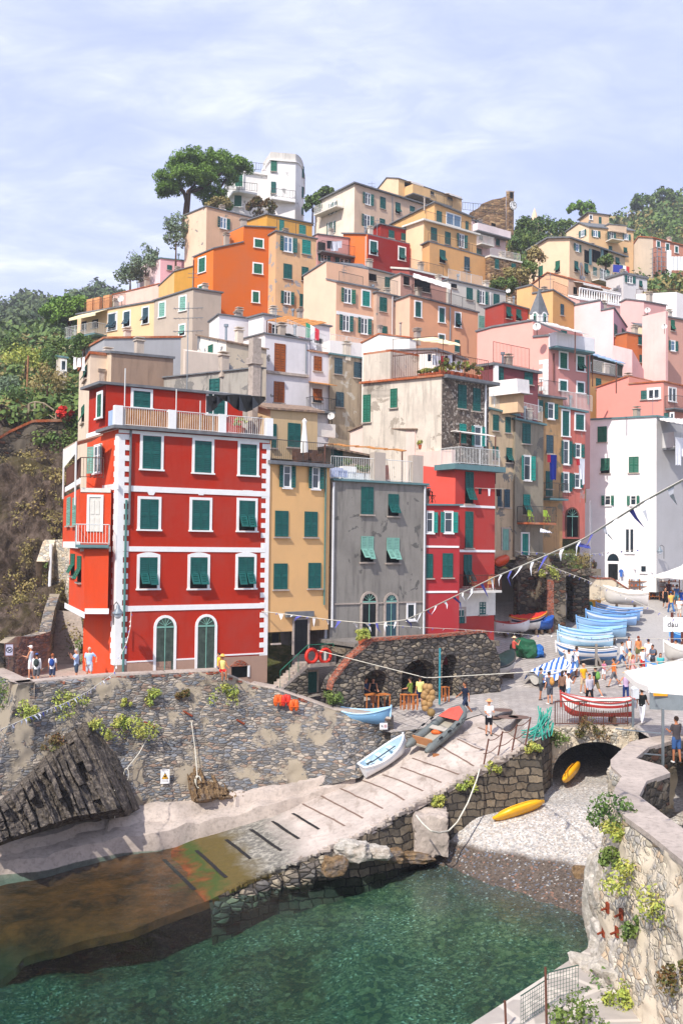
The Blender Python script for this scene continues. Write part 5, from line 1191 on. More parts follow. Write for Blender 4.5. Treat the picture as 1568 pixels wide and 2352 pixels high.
strata_rock('dark slanted layered rock slabs jutting from the base of the harbour wall',[(-160,950),(0,860),(60,800),(130,740),(220,650),(260,600),(340,500),(430,425),(480,385),(560,350)],[(-80,1150),(60,1095),(170,1060),(250,1035),(330,1015),(420,985),(520,975),(620,965),(720,950),(800,905)],34,4,M['strata'])
strata_rock('small brown tilted slab rocks at the wall foot near the coiled rope',[(1040,700),(1110,640),(1180,660),(1260,700),(1330,720),(1400,740)],[(1095,880),(1180,875),(1260,865),(1330,855),(1400,845),(1470,830)],14,9,M['stratab'],.8,120,40)
def leafcloud(cents,rads,n,size,flat=.0,seed=0):
    # cents (k,3), rads (k,3): n leaves per clump -> verts, quads
    g=np.random.default_rng(seed); C=np.repeat(np.asarray(cents,float),n,0); Rr=np.repeat(np.asarray(rads,float),n,0); N=len(C)
    d=g.normal(size=(N,3)); d/=np.linalg.norm(d,axis=1,keepdims=True); rr=g.uniform(.55,1.05,(N,1))
    p=C+d*Rr*rr; nrm=d+g.normal(size=(N,3))*.7; nrm[:,2]+=.35; nrm/=np.linalg.norm(nrm,axis=1,keepdims=True)
    a=np.cross(nrm,g.normal(size=(N,3))); a/=np.linalg.norm(a,axis=1,keepdims=True)+1e-9; b=np.cross(nrm,a)
    sz=(np.repeat(np.broadcast_to(size,(len(cents),)),n)*g.uniform(.6,1.3,N))[:,None]
    V=np.stack([p-a*sz-b*sz*.6,p+a*sz-b*sz*.5,p+a*sz*.9+b*sz*.6,p-a*sz*.8+b*sz*.5],1).reshape(-1,3)
    return V,np.arange(N*4).reshape(-1,4)
def clumps(c,r,k,cr,seed=0,lower=-.35):
    g=np.random.default_rng(seed); d=g.normal(size=(k*3,3)); d/=np.linalg.norm(d,axis=1,keepdims=True); d=d[d[:,2]>lower][:k]
    cc=np.asarray(c)+d*np.asarray(r)*g.uniform(.6,1.,(len(d),1)); return cc,np.full((len(d),3),1.)*g.uniform(.7,1.3,(len(d),1))*cr
M['pine']=leaf('pine_needles','5c7f30','84a440','3c5c28',.6); M['bush']=leaf('bush_leaves','506c36','74843e','3e5630',.5); M['yel']=leaf('succulent_leaves','98a848','bcb458','75904a',1.2)
M['dry']=leaf('dry_scrub','948250','7c7844','a08c58',.5); M['olive']=leaf('olive_leaves','76886c','5e7252','94a088',.8); M['scrub']=leaf('scrub_leaves','465a36','66703f','364a2e',.08)
M['redfl']=leaf('flower_leaves','5a5a2c','7a4a30','466030',1.5)
M['bark']=simple('5f4a3c',.95,.1,0,.4)
def tree(name,label,base,crowns,trunks,lm='bush',k=40,cr=.9,n=60,size=.18,group=None,cat='tree',seed=1):
    root=empty(name,base,0,label,cat,group); 
    if trunks:
        mb=MB()
        for pts,r0,r1 in trunks:
            pts=[Vector(p) for p in pts]; m_=len(pts); mb.tube(pts,[r0+(r1-r0)*i/(m_-1) for i in range(m_)],7)
        mb.build('trunk',M['bark'],root,smooth=True)
    CC=[];RR=[]
    for i,(c,r) in enumerate(crowns):
        a,b=clumps(c,r,k,cr,seed+i*7); CC.append(a);RR.append(b)
    CC=np.concatenate(CC);RR=np.concatenate(RR); V,Fc=leafcloud(CC,RR,n,size,seed=seed)
    V=V-np.array(base)[None,:]; npmesh('crown',V,Fc,M[lm],root); return root
# ---- hills ----
def hill(name,rows,nu,nv,amp,mat,fr=.05,seed=0,kind='structure',**k):
    V,Fc=gridsurf(rows,nu,nv,amp,fr,seed); return npmesh(name,V,Fc,mat,smooth=True,kind=kind,**k),V,Fc
xs=[-260,-120,0,42,63,100,130,151,162,172,216,243,262,300,420]
rg_=[730,705,696,679,668,672,672,676,663,650,645,649,658,668,700]
rowsY=[]
def row(ys,Y): return [P(x,(ys[i] if isinstance(ys,(list,tuple)) else ys)+0,Y) for i,x in enumerate(xs)]
rows=[row([y+80 for y in rg_],430),row([y+32 for y in rg_],330),row([y+46 for y in rg_],285),row([y+62 for y in rg_],240),row([762]*15,190),row([800]*15,150),row([850]*15,118),row([905]*15,96),row([955]*15,80),row([975]*15,76)]
o_,HV,HF=hill('far_hillside',rows,150,110,lambda p:max(.6,p.y*.008),M['hill'],.045)
rows=[row([968]*15,80),row([985]*15,73),row([1060]*15,70),row([1150]*15,67),row([1250]*15,65),row([1350]*15,63),row([1430]*15,61),row([1500]*15,58.5),row([1620]*15,55)]
xs2=xs
o2,CV,CF_=hill('cliff',[[r_[i] for i in range(15)] for r_ in rows],170,150,lambda p:2.2,M['cliff'],.16,3)
# village underlay
def vz(x,y):
    y0=np.interp(x,[-30,-12,8,16,22,60],[60,62,68,74,96,100]); s_=max(0,y-y0); z=3.5+s_*.66
    z=min(z,56+ (0 if y<160 else -.2*(y-160))); 
    if x<-20: z-= (-20-x)*1.1*np.interp(y,[60,120],[1,.5])
    return z-2.5+1.5*mn.fractal(Vector((x,y,0))*.08,1,2,3)
V=[(x_,y_,vz(x_,y_)) for y_ in np.linspace(60,240,100) for x_ in np.linspace(-42,110,90)]
npmesh('village_hill',V,[(j*90+i,j*90+i+1,(j+1)*90+i+1,(j+1)*90+i) for j in range(99) for i in range(89)],M['earth'],smooth=True,kind='structure')
xs=[1060,1120,1180,1240,1300,1340,1405,1457,1491,1530,1568,1640,1760]; rr=[590,575,560,560,550,530,512,500,486,472,460,445,430]
rows=[[P(x,y+40,420) for x,y in zip(xs,rr)],[P(x,y,300) for x,y in zip(xs,rr)],[P(x,y+30,255) for x,y in zip(xs,rr)],[P(x,590,190) for x in xs],[P(x,650,150) for x in xs],[P(x,690,130) for x in xs]]
o3,RV,RF=hill('right_hillside',rows,90,70,lambda p:max(.5,p.y*.008),M['hill'],.05,9)
def scrub(name,V,F,num,sel,mat,seed,rs=.014,leafn=40,ls=.22):
    g=np.random.default_rng(seed); V=np.array([tuple(v) for v in V]); c=[];r=[]
    idx=g.integers(0,len(V),num*6)
    for i in idx:
        p=V[i]
        if not sel(p): continue
        rad=p[1]*rs*g.uniform(.4,1.5); c.append(p+np.array([0,-rad*.2,rad*.4])); r.append([rad,rad,rad*.8])
        if len(c)>=num: break
    sizes=np.array([x[0]*ls for x in r]); Vv,Ff=leafcloud(np.array(c),np.array(r),leafn,sizes,seed=seed)
    return npmesh(name,Vv,Ff,M[mat],kind='stuff')
g_=np.random.default_rng(5)
scrub('hillside_scrub',HV,HF,1500,lambda p:True,'scrub',1,.0085,36,.2)
scrub('hillside_bushes',HV,HF,420,lambda p:p[1]<170,'bush',2,.015,60,.16)
scrub('dry_grass',HV,HF,300,lambda p:p[1]<140,'dry',3,.012,60,.14)
scrub('cliff_plants',CV,CF_,430,lambda p:mn.noise(Vector(p)*.15)>.05,'bush',4,.008,60,.14)
scrub('cliff_dry_plants',CV,CF_,300,lambda p:mn.noise(Vector(p)*.15)<.1,'dry',5,.007,60,.12)
scrub('right_hill_bushes',RV,RF,800,lambda p:True,'bush',6,.008,40,.18)
scrub('right_hill_dry_bushes',RV,RF,160,lambda p:True,'dry',7,.009,40,.18)
# big umbrella pine
bp=P(424,492,128); 
cr=[(P(462,372,128),(4.6,3.4,1.3)),(P(408,410,127),(2.9,2.8,1.2)),(P(505,376,130),(3.6,3,1.2)),(P(545,385,131),(2.0,2.2,.8)),(P(448,402,125),(3.0,2.6,1.0)),(P(385,435,127),(1.5,1.8,.8)),(P(430,380,128),(2.6,2.4,1.1)),(P(500,405,129),(3.0,2.6,1.1)),(P(483,445,130),(2.2,2.2,1.3)),(P(500,468,130),(1.7,1.8,.9))]
tr=[([bp-UP*3,P(430,470,128),P(434,440,128),P(455,415,128),P(480,395,128)],.5,.18),([P(431,468,128),P(422,440,127.5),P(400,425,127),P(385,420,127)],.32,.1),([P(437,440,128),P(450,420,127),P(440,395,127)],.25,.1),([P(434,442,128),P(470,430,128),P(505,400,129),P(530,385,130)],.25,.08),([P(500,500,131),P(490,470,130.5),P(500,440,130),P(520,410,130)],.35,.12)]
tree('stone_pine','broad umbrella pine crowning the hilltop left of the white tower villa',bp,cr,tr,'pine',60,.5,90,.1,seed=11)
tree('stone_pine','smaller umbrella pine on the slope at the far left behind the yellow house',P(160,770,125),[(P(165,700,125),(2.6,2.4,1.0)),(P(150,712,124),(3.0,2.4,.9)),(P(135,722,124),(2.2,2,.8)),(P(180,712,125),(2.0,2,.9)),(P(160,735,124),(3,2.4,1.2))],[([P(163,775,125),P(160,745,125),P(150,720,124.5)],.3,.1),([P(160,745,125),P(172,722,125)],.2,.08)],'pine',45,.55,70,.13,seed=21)
for i,(x,y_,Y,rx,rz,lm,lab) in enumerate([(335,605,120,1.8,2.2,'olive','grey green bush on the cliff edge left of the cream house'),(405,545,118,1.4,3.0,'olive','tall grey green shrub between the pine trunk and cream house'),(300,635,122,1.6,1.4,'olive','dark shrub at the cliff edge above the pale pink house'),(598,478,125,2.1,1.1,'redfl','red flowering bush in front of the white tower villa'),(505,470,122,1.6,.9,'dry','dry yellow bush behind the cream house roof'),(718,470,134,1.1,1.8,'bush','leafy bush between the white villa and the cream hilltop house'),(748,443,150,1.5,.8,'bush','round treetop behind the cream hilltop house roof'),
   (1245,530,165,3.2,1.8,'bush','broad dark treetop right of the castle tower'),(1205,525,160,1.6,1.6,'bush','bushy tree beside the castle tower foot'),(1290,525,170,3.0,1.2,'bush','green tree behind the mural house roof'),(1195,560,145,2.0,2.0,'bush','dense tree below the castle tower'),(1230,560,140,2.2,1.6,'bush','tree above the hillside garden'),(1335,480,200,2.6,1.4,'pine','umbrella pine behind the tall cream house'),(1352,500,195,1.8,1.2,'pine','low pine at the left of the tall cream house'),(1475,468,280,4,2.6,'bush','round tree on the right hill crest'),(1520,452,285,3.4,2.4,'bush','tree on the ridge at the right edge'),
   (1150,610,128,1.3,1.0,'redfl','planted shrub on the white terrace below the castle'),(1200,625,124,2.0,1.3,'bush','bush in the hillside garden left of the mural house'),(1225,600,126,1.2,1.8,'dry','thin pale tree beside the mural house wall'),(1175,640,118,2.4,1.1,'dry','dry bank of shrubs below the stone terrace house'),(1155,660,112,1.8,.9,'bush','low hedge below the stone terrace house'),
   (60,830,100,2.2,1.7,'yel','yellow green bush near the wooden pole on the left slope'),(150,815,92,2.4,1.6,'bush','dark green tree under the yellow house balcony'),(30,800,115,1.8,1.5,'bush','round bush on the far left slope'),(45,930,78,1.8,1.4,'bush','leafy bush above the brick topped cliff wall'),(20,900,84,1.6,1.2,'olive','silvery bush at the left picture edge'),(1390,600,126,.9,.7,'bush','small planter tree on the terrace right of the mural house'),
   (195,790,84,1.0,.8,'bush','small bush by the hut under the yellow balcony'),(110,885,80,1.6,1.6,'dry','withered palm like tree beside the wooden pole')]):
    c=P(x,y_,Y); tree('tree' if rx>1.3 else 'shrub',lab,c-UP*rz*1.5,[(c,(rx,rx,rz))],[([c-UP*rz*1.6,c],.15,.06)],lm,30,.33*min(rx,rz)+.1,50,.12*(Y/110),seed=40+i)
# plants on the walls
def plant(k,u,v,Y,r,lm,lab,num=9,s=.05,grp=None):
    c=(onwall(*D(k,u,v),r*.35) if k in(14,16,19,15) else None) or P(*D(k,u,v),Y); tree('wall_plant',lab,c,[(c,(r,r*.6,r))],None,lm,num,r*.42,60,s,grp,'plant',seed=int(u))
def wy(y): return 48-4.2*(y-1560)/340
for (u,v,r,lm,lab) in [(150,375,.55,'yel','yellow green plant near the left corner of the harbour wall'),(400,325,.85,'yel','large yellow green plant hanging under the bunting on the harbour wall'),(560,470,.6,'yel','yellow green plant rooted on top of the slanted rocks'),(290,550,.6,'redfl','reddish plant on the crest of the slanted rocks'),(885,290,.5,'yel','trailing plant high on the wall below the left red doorway'),(700,430,.45,'yel','small plant upper left of the big one mid wall'),(770,495,.95,'yel','largest yellow green plant in the middle of the harbour wall'),(1270,275,.8,'yel','bright plant on the wall beneath the sitting boy'),(720,310,.25,'yel','tiny plant high in the harbour wall'),(1045,260,.35,'redfl','rusty little plant on the wall by the iron bracket'),(20,270,.8,'bush','green bush growing from the left end of the terrace wall')]:
    y_=D(14,u,v)[1]; plant(14,u,v,wy(y_)-.2+(D(14,u,v)[0]-130)*.006,r,lm,lab)
for (u,v,Y,r,lab) in [(1235,640,44.5,.45,'green plant on the quay wall below the slipway rail'),(1380,545,45.3,.38,'yellow green plant at the slipway edge near the rail end'),(1075,735,43.6,.3,'small plant on the quay wall beside the mooring block'),(1425,935,0,0,'')][:3]: plant(15,u,v,Y,r,'yel',lab,8)
for (k,u,v,Y,r,lm,lab) in [(16,1150,760,33,.7,'bush','big leafy plant spilling down the right parapet above the beach'),(16,1165,880,33,.45,'yel','lower leaves of the plant under the parapet corner'),(16,790,310,45.6,.6,'bush','weedy clump by the turquoise net at the bridge corner'),(16,1020,255,48.3,.75,'redfl','dry red and green weeds growing on the bridge arch'),(16,660,370,45,.35,'yel','small weed at the slipway top corner'),(19,1240,390,33.5,.75,'yel','yellow green clump on the right stone wall above the bolts'),(19,1400,560,31.5,.75,'yel','pale flowering clump on the right wall face'),(19,1150,200,36,.4,'bush','small green tuft high on the right wall corner'),(19,1280,655,32.5,.4,'bush','green tuft below the flowering clump'),(19,1060,1110,28.5,.9,'bush','leafy green plants growing by the quay netting'),(19,1200,1120,28.,.6,'yel','yellow flowered weeds at the foot of the right wall'),(19,900,1180,27.5,.7,'bush','low plants behind the quay netting'),(19,1550,960,27,.5,'redfl','rusty grass tuft on the right picture edge'),(12,120,810,73.5,.7,'yel','yellow bush on the buttress top'),(12,290,740,75,1.2,'bush','climbing ivy hanging on the arched wall'),(12,490,700,75.5,.9,'dry','dry creeper on the right of the arched wall'),(10,440,945,52,.5,'bush','weeds at the foot of the cafe stair'),(10,630,545,53.5,.35,'yel','flowering pot plant at the top of the cafe parapet')]:
    plant(k,u,v,Y,r,lm,lab,10)
# ================= special buildings
def curvy(par,name,k,poly,vtop,vbot,ref,mat,grow=0):
    z1=P(*D(k,poly[ref][0],vtop),poly[ref][1]).z; z0=P(*D(k,poly[ref][0],vbot),poly[ref][1]).z
    pts=[P(*D(k,u,vtop),Y) for u,Y in poly]; c=sum(pts,Vector())/len(pts)
    pts=[Vector((c.x+(p.x-c.x)*(1+grow),c.y+(p.y-c.y)*(1+grow),z0)) for p in pts]
    return MB().prism(pts,(0,0,z1-z0)).build(name,mat,par,smooth=30.),z1
WV=plaster('f2f0ee',.18,.04,'c8c4c0')
vp=P(*D(3,1045,600),134.5); villa=empty('villa',(vp.x,vp.y,vp.z-8),0,'white rounded tower villa with green shutters on the hilltop','villa')
TW=[(985,138.5),(1045,134.5),(1240,135.1),(1262,135.6),(1283,136.6),(1298,138.),(1308,140),(1310,147),(985,147)]
curvy(villa,'tower_wall',3,TW,170,760,1,WV); curvy(villa,'cornice',3,TW,182,172,1,WV,.06); curvy(villa,'parapet',3,TW,112,180,1,plaster('d8d4cc',.4),-.0)
WG=[(690,141),(700,138.5),(722,136.5),(760,135.2),(800,134.9),(1062,136.6),(1062,147),(690,147)]
curvy(villa,'wing_wall',3,WG,268,760,4,WV); curvy(villa,'cornice',3,WG,258,270,4,WV,.07)
curvy(villa,'balcony',3,[(700,138),(712,135.8),(750,133.7),(800,133.4),(940,134.4),(940,137),(700,141)],412,428,3,M['white'])
curvy(villa,'balcony',3,[(1046,133.2),(1238,134.6),(1238,137),(1046,137)],462,478,0,M['white'])
vs=House.__new__(House); vs.k=3; vs.sl=.2; vs.root=villa; vs.xB=0; vs.dL=Vector((-1,0,0)); vs.nL=Vector((0,-1,0)); vs.dR=plan(9); vs.nR=Vector((math.sin(R(9)),-math.cos(R(9)),0))
vs.pB=P(*D(3,1046,300),134.45); vs.win((1068,222,48,88,'cm'),(1066,392,38,92,'c'),(1062,530,36,40,'d'))
vs.pB=P(*D(3,800,300),134.8); vs.dR=plan(8); vs.nR=Vector((math.sin(R(8)),-math.cos(R(8)),0)); vs.win((795,335,58,100,'cm+'),(788,498,56,90,'cm+'))
vs.dR=plan(45); vs.nR=Vector((math.sin(R(45)),-math.cos(R(45)),0)); vs.pB=P(*D(3,1272,300),137.1); vs.win((1290,270,30,90,'c'),(1288,428,30,88,'c'),(1284,575,30,60,'c'))
mb=MB()
def rl(k,pts,h,m_): 
    q=[P(*D(k,u,v),Y) for u,v,Y in pts]
    for a,b in zip(q,q[1:]): rail(m_,a,b,h,.35,.018)
rl(3,[(702,412,138),(714,410,135.9),(752,412,133.8),(800,410,133.5),(938,425,134.5)],1.1,mb); rl(3,[(1048,460,133.3),(1237,482,134.7)],1.1,mb); rl(3,[(760,250,136),(800,242,135.2),(930,255,135.8),(1045,270,136.6)],1.0,mb); mb.build('railing',M['rail'],villa)
# castle ruin and clock tower
cs=House('old castle wall of brown rubble stone on the ridge',4,(1180,375,152),[(1128,322),(1150,345)] and 3.,(1430,355),560,aR=4,roof=None,mats=[M['stonetower'],M['stonetower']],name='castle_wall',cat='castle'); 
MB().prism([hit(*D(4,u,v),cs.pB+Vector((0,.5,0)),cs.dR) for u,v in ((1180,480),(1180,350),(1240,318),(1265,288),(1340,258),(1400,248),(1432,236),(1432,480))],Vector((0,1,0))).build('ruined_wall',M['stonetower'],cs.root)
mb=MB(); rail(mb,hit(*D(4,1130,330),cs.pB,cs.dR),hit(*D(4,1420,360),cs.pB,cs.dR),1.2,.4,.02); mb.build('railing',M['rail'],cs.root)
ct=House('square stone clock tower with white clock face on the ridge',4,(1452,205,150),(1434,206),(1488,208),620,aR=30,aL=40,roof='conc',oh=.05,th=.2,mats=[M['stonetower'],M['stonetower']],name='clock_tower',cat='clock tower')
p,d,n,W_,H_=ct.rect(4,1470,228,20,40,'R'); MB().frame(p-d*W_/2-UP*H_/2,d*W_,UP*H_,n*.04).build('bell_opening',M['dark'],ct.root)
p,d,n,W_,H_=ct.rect(4,1479,302,30,62,'R'); mb=MB(); rr_=H_/2
dsk=[p+n*.12+d*(rr_*math.cos(a*math.pi/12))+UP*(rr_*math.sin(a*math.pi/12)) for a in range(24)]; mb.prism(dsk,n*.1); cf=mb.build('clock_face',M['white'],ct.root)
mb=MB(); mb.frame(p+n*.23-d*.05,d*.1,UP*rr_*.75,n*.03); mb.frame(p+n*.23-UP*.05,d*rr_*.5,UP*.1,n*.03)
for a in range(12): q=p+n*.23+d*(rr_*.82*math.cos(a*math.pi/6))+UP*(rr_*.82*math.sin(a*math.pi/6)); mb.box(q,.12,.05,.12)
mb.build('clock_hands',M['black'],cf)
sp=P(*D(5,374,400),175); tag(MB().lathe((0,0,0),[(1.0,-3),(1.0,-.2),(.85,0),(.45,1.8),(.04,3.0)],10).build('church_spire',plaster('e8c8a8'),None,origin=(0,0,0)),'small pale pointed spire peeping above the trees right of the castle','spire').location=sp
# bell cote
bc=House('little white bell cote with slate pyramid roof and cross above the salmon house',5,(408,1108,83.5),(338,1118),(483,1118),1230,'efe9e2',aL=40,aR=38,roof=None,name='bell_cote',cat='bell tower',drop=1)
A_=bc.A;B_=bc.pB;C_=bc.C;D_=A_+C_-B_; ce=(A_+B_+C_+D_)/4; g_=lambda q:ce+(q-ce)*1.12+UP*(B_.z-q.z)*1
ap=Vector((ce.x,ce.y,B_.z+2.3)); qq=[g_(q) for q in (A_,B_,C_,D_)]; MB().add(qq+[ap],[(0,1,4),(1,2,4),(2,3,4),(3,0,4),(3,2,1,0)]).build('roof',M['slate'],bc.root)
MB().tube([ap,ap+UP*1.6],.05,5).frame(ap+UP*1.0-Vector((.4,0,.04)),(.8,0,0),(0,.06,0),(0,0,.08)).build('cross',M['black'],bc.root)
bc.door(380,1150,26,76,M['dark'],k=5,f='L',arch=True,frame='white') ; bc.door(452,1150,26,76,M['dark'],k=5,f='R',arch=True,frame='white')
# stairs at the left of the red house
a0_=P(50,1524,6.85) if False else Pz(50,1524,6.85); b0_=Pz(203,1524,6.85); a1_=P(134,1402,61); b1_=P(184,1408,60); b1_.z=a1_.z
sm=MB(); NS=16
for i in range(NS):
    l=a0_.lerp(a1_,i/NS);r=b0_.lerp(b1_,i/NS); l2=a0_.lerp(a1_,(i+1)/NS);r2=b0_.lerp(b1_,(i+1)/NS); zt=l2.z; zb_=l.z-1.5
    l.z=r.z=l2.z=r2.z=zb_; sm.prism([l,r,r2,l2],(0,0,zt-zb_))
tag(sm.build('staircase',M['conc'],None),'worn concrete steps climbing beside the left wall of the red house','stairs')
def polywall(name,label,pts,z0s,th,mat,cap=None,par=None):
    root=empty(name,(pts[0].x,pts[0].y,z0s[0]),0,label,'wall'); tp_=resample(pts,50); 
    zz=[z0s[0]+(z0s[1]-z0s[0])*i/50 for i in range(51)]
    m_=wallstrip('x',tp_,[Vector((p.x,p.y,z)) for p,z in zip(tp_,zz)],None,None,14,.06)
    for i in range(50):
        a,b=tp_[i],tp_[i+1]; t_=(b-a);t_.z=0;t_.normalize(); n_=Vector((-t_.y,t_.x,0))*th; m_.quad(a,b,b+n_,a+n_); m_.quad(b+n_,a+n_,Vector((a.x,a.y,zz[i]))+n_,Vector((b.x,b.y,zz[i+1]))+n_)
    m_.build('wall',mat,root,smooth=30.); return root
polywall('stair_wall','rubble parapet wall beside the steps with no diving sign on it',[P(14,1478,50.5),P(37,1462,51),P(75,1462,53),P(117,1450,54.5),P(126,1400,59),P(138,1364,62)],(6.5,8.2),.6,M['stonewall'])
polywall('retaining_wall','tall stone retaining wall behind the steps at the left of the red house',[P(112,1290,63),P(128,1240,64),P(180,1235,62)],(6,6),.8,M['stonelight'])
dp=P(118,1250,63.5); tag(MB().tube([dp,P(113,1400,62.5)],.1,7).build('drainpipe',M['pipe_w'],None),'white pipe running down the stone wall left of the red house','pipe')
# yellow house door steps
yc=H['yellow']; 
s1=yc.pts(10,45,860,'R',.1); s2=yc.pts(10,215,700,'R',.1); s1.z-=0
st_=MB(); NS=9; e0=Vector((s1.x,s1.y,0)); e1=Vector((s2.x,s2.y,0)); zb_=s1.z-.3
for i in range(NS):
    a=e0.lerp(e1,i/NS); b=e0.lerp(e1,(i+1)/NS); z=s1.z+(s2.z-s1.z)*(i+1)/NS; st_.frame(Vector((a.x,a.y,zb_-2)),b-a,yc.nR*1.0,UP*(z-zb_+2))
la=yc.pts(10,215,700,'R',.1); lb=yc.pts(10,375,700,'R',.1); st_.frame(Vector((la.x,la.y,s2.z-.2)),Vector((lb.x-la.x,lb.y-la.y,0)),yc.nR*1.2,UP*.2); 
se=st_.build('door_steps',M['conc'],yc.root)
uw=MB(); a=yc.pts(10,105,860,'R',.1);b=yc.pts(10,275,860,'R',.1); uw.add([Vector((e0.x,e0.y,zb_-2)),Vector((la.x,la.y,zb_-2)),Vector((la.x,la.y,s2.z-.22)),Vector((e0.x,e0.y,s1.z-.1))],[(0,1,2,3)]); uw.v=[tuple(Vector(v)+yc.nR*1.02) for v in uw.v]; 
uw.build('stair_side',M['stonecafe'],se)
hr=MB(); o_=yc.nR*.95; q0=e0+o_+UP*s1.z; q1=Vector((e1.x,e1.y,s2.z))+o_; q2=Vector((lb.x,lb.y,s2.z))+o_
hr.tube([q0,q0+UP*1.0,q1+UP*1.0,q2+UP*1.0,q2],.03,5); 
for t_ in (.33,.66,1.): q=q0.lerp(q1,t_); hr.tube([q,q+UP*1.0],.02,4)
for t_ in (0,.5,1.): q=q1.lerp(q2,t_); hr.tube([q,q+UP*1.0],.02,4)
hr.build('handrail',M['mid'],se)
def ring(name,c,rx,rt,mat,label,cat,nrm=None,group=None):
    mb=MB(); n=24;m=8;vs=[];nr=(nrm or Vector((0,-1,0))).normalized(); ax=nr.cross(UP).normalized()
    for i in range(n):
        a=2*math.pi*i/n; rd=ax*math.cos(a)+UP*math.sin(a)
        for j in range(m):
            b=2*math.pi*j/m; vs.append(Vector(c)+rd*(rx+rt*math.cos(b))+nr*(rt*math.sin(b)))
    fs=[(i*m+j,((i+1)%n)*m+j,((i+1)%n)*m+(j+1)%m,i*m+(j+1)%m) for i in range(n) for j in range(m)]
    mb.add(vs,fs); return mb.build(name,mat,None,label,cat,group,smooth=True)
M['red']=simple('d8301e',.5,.4,0,.15,name='red_paint'); M['orange']=simple('e2621c',.55,.4,0,.15); M['yellow']=simple('f0b010',.4,.5,0,.06)
for u,lab in ((232,'red lifebuoy on the railing directly in front of the black door'),(316,'red lifebuoy on the railing right of the black door')):
    c=yc.pts(10,u,652,'R',1.2); ring('lifebuoy',c,.36,.1,M['red'],lab,'lifebuoy',yc.nR,'lifebuoys on the yellow house railing')
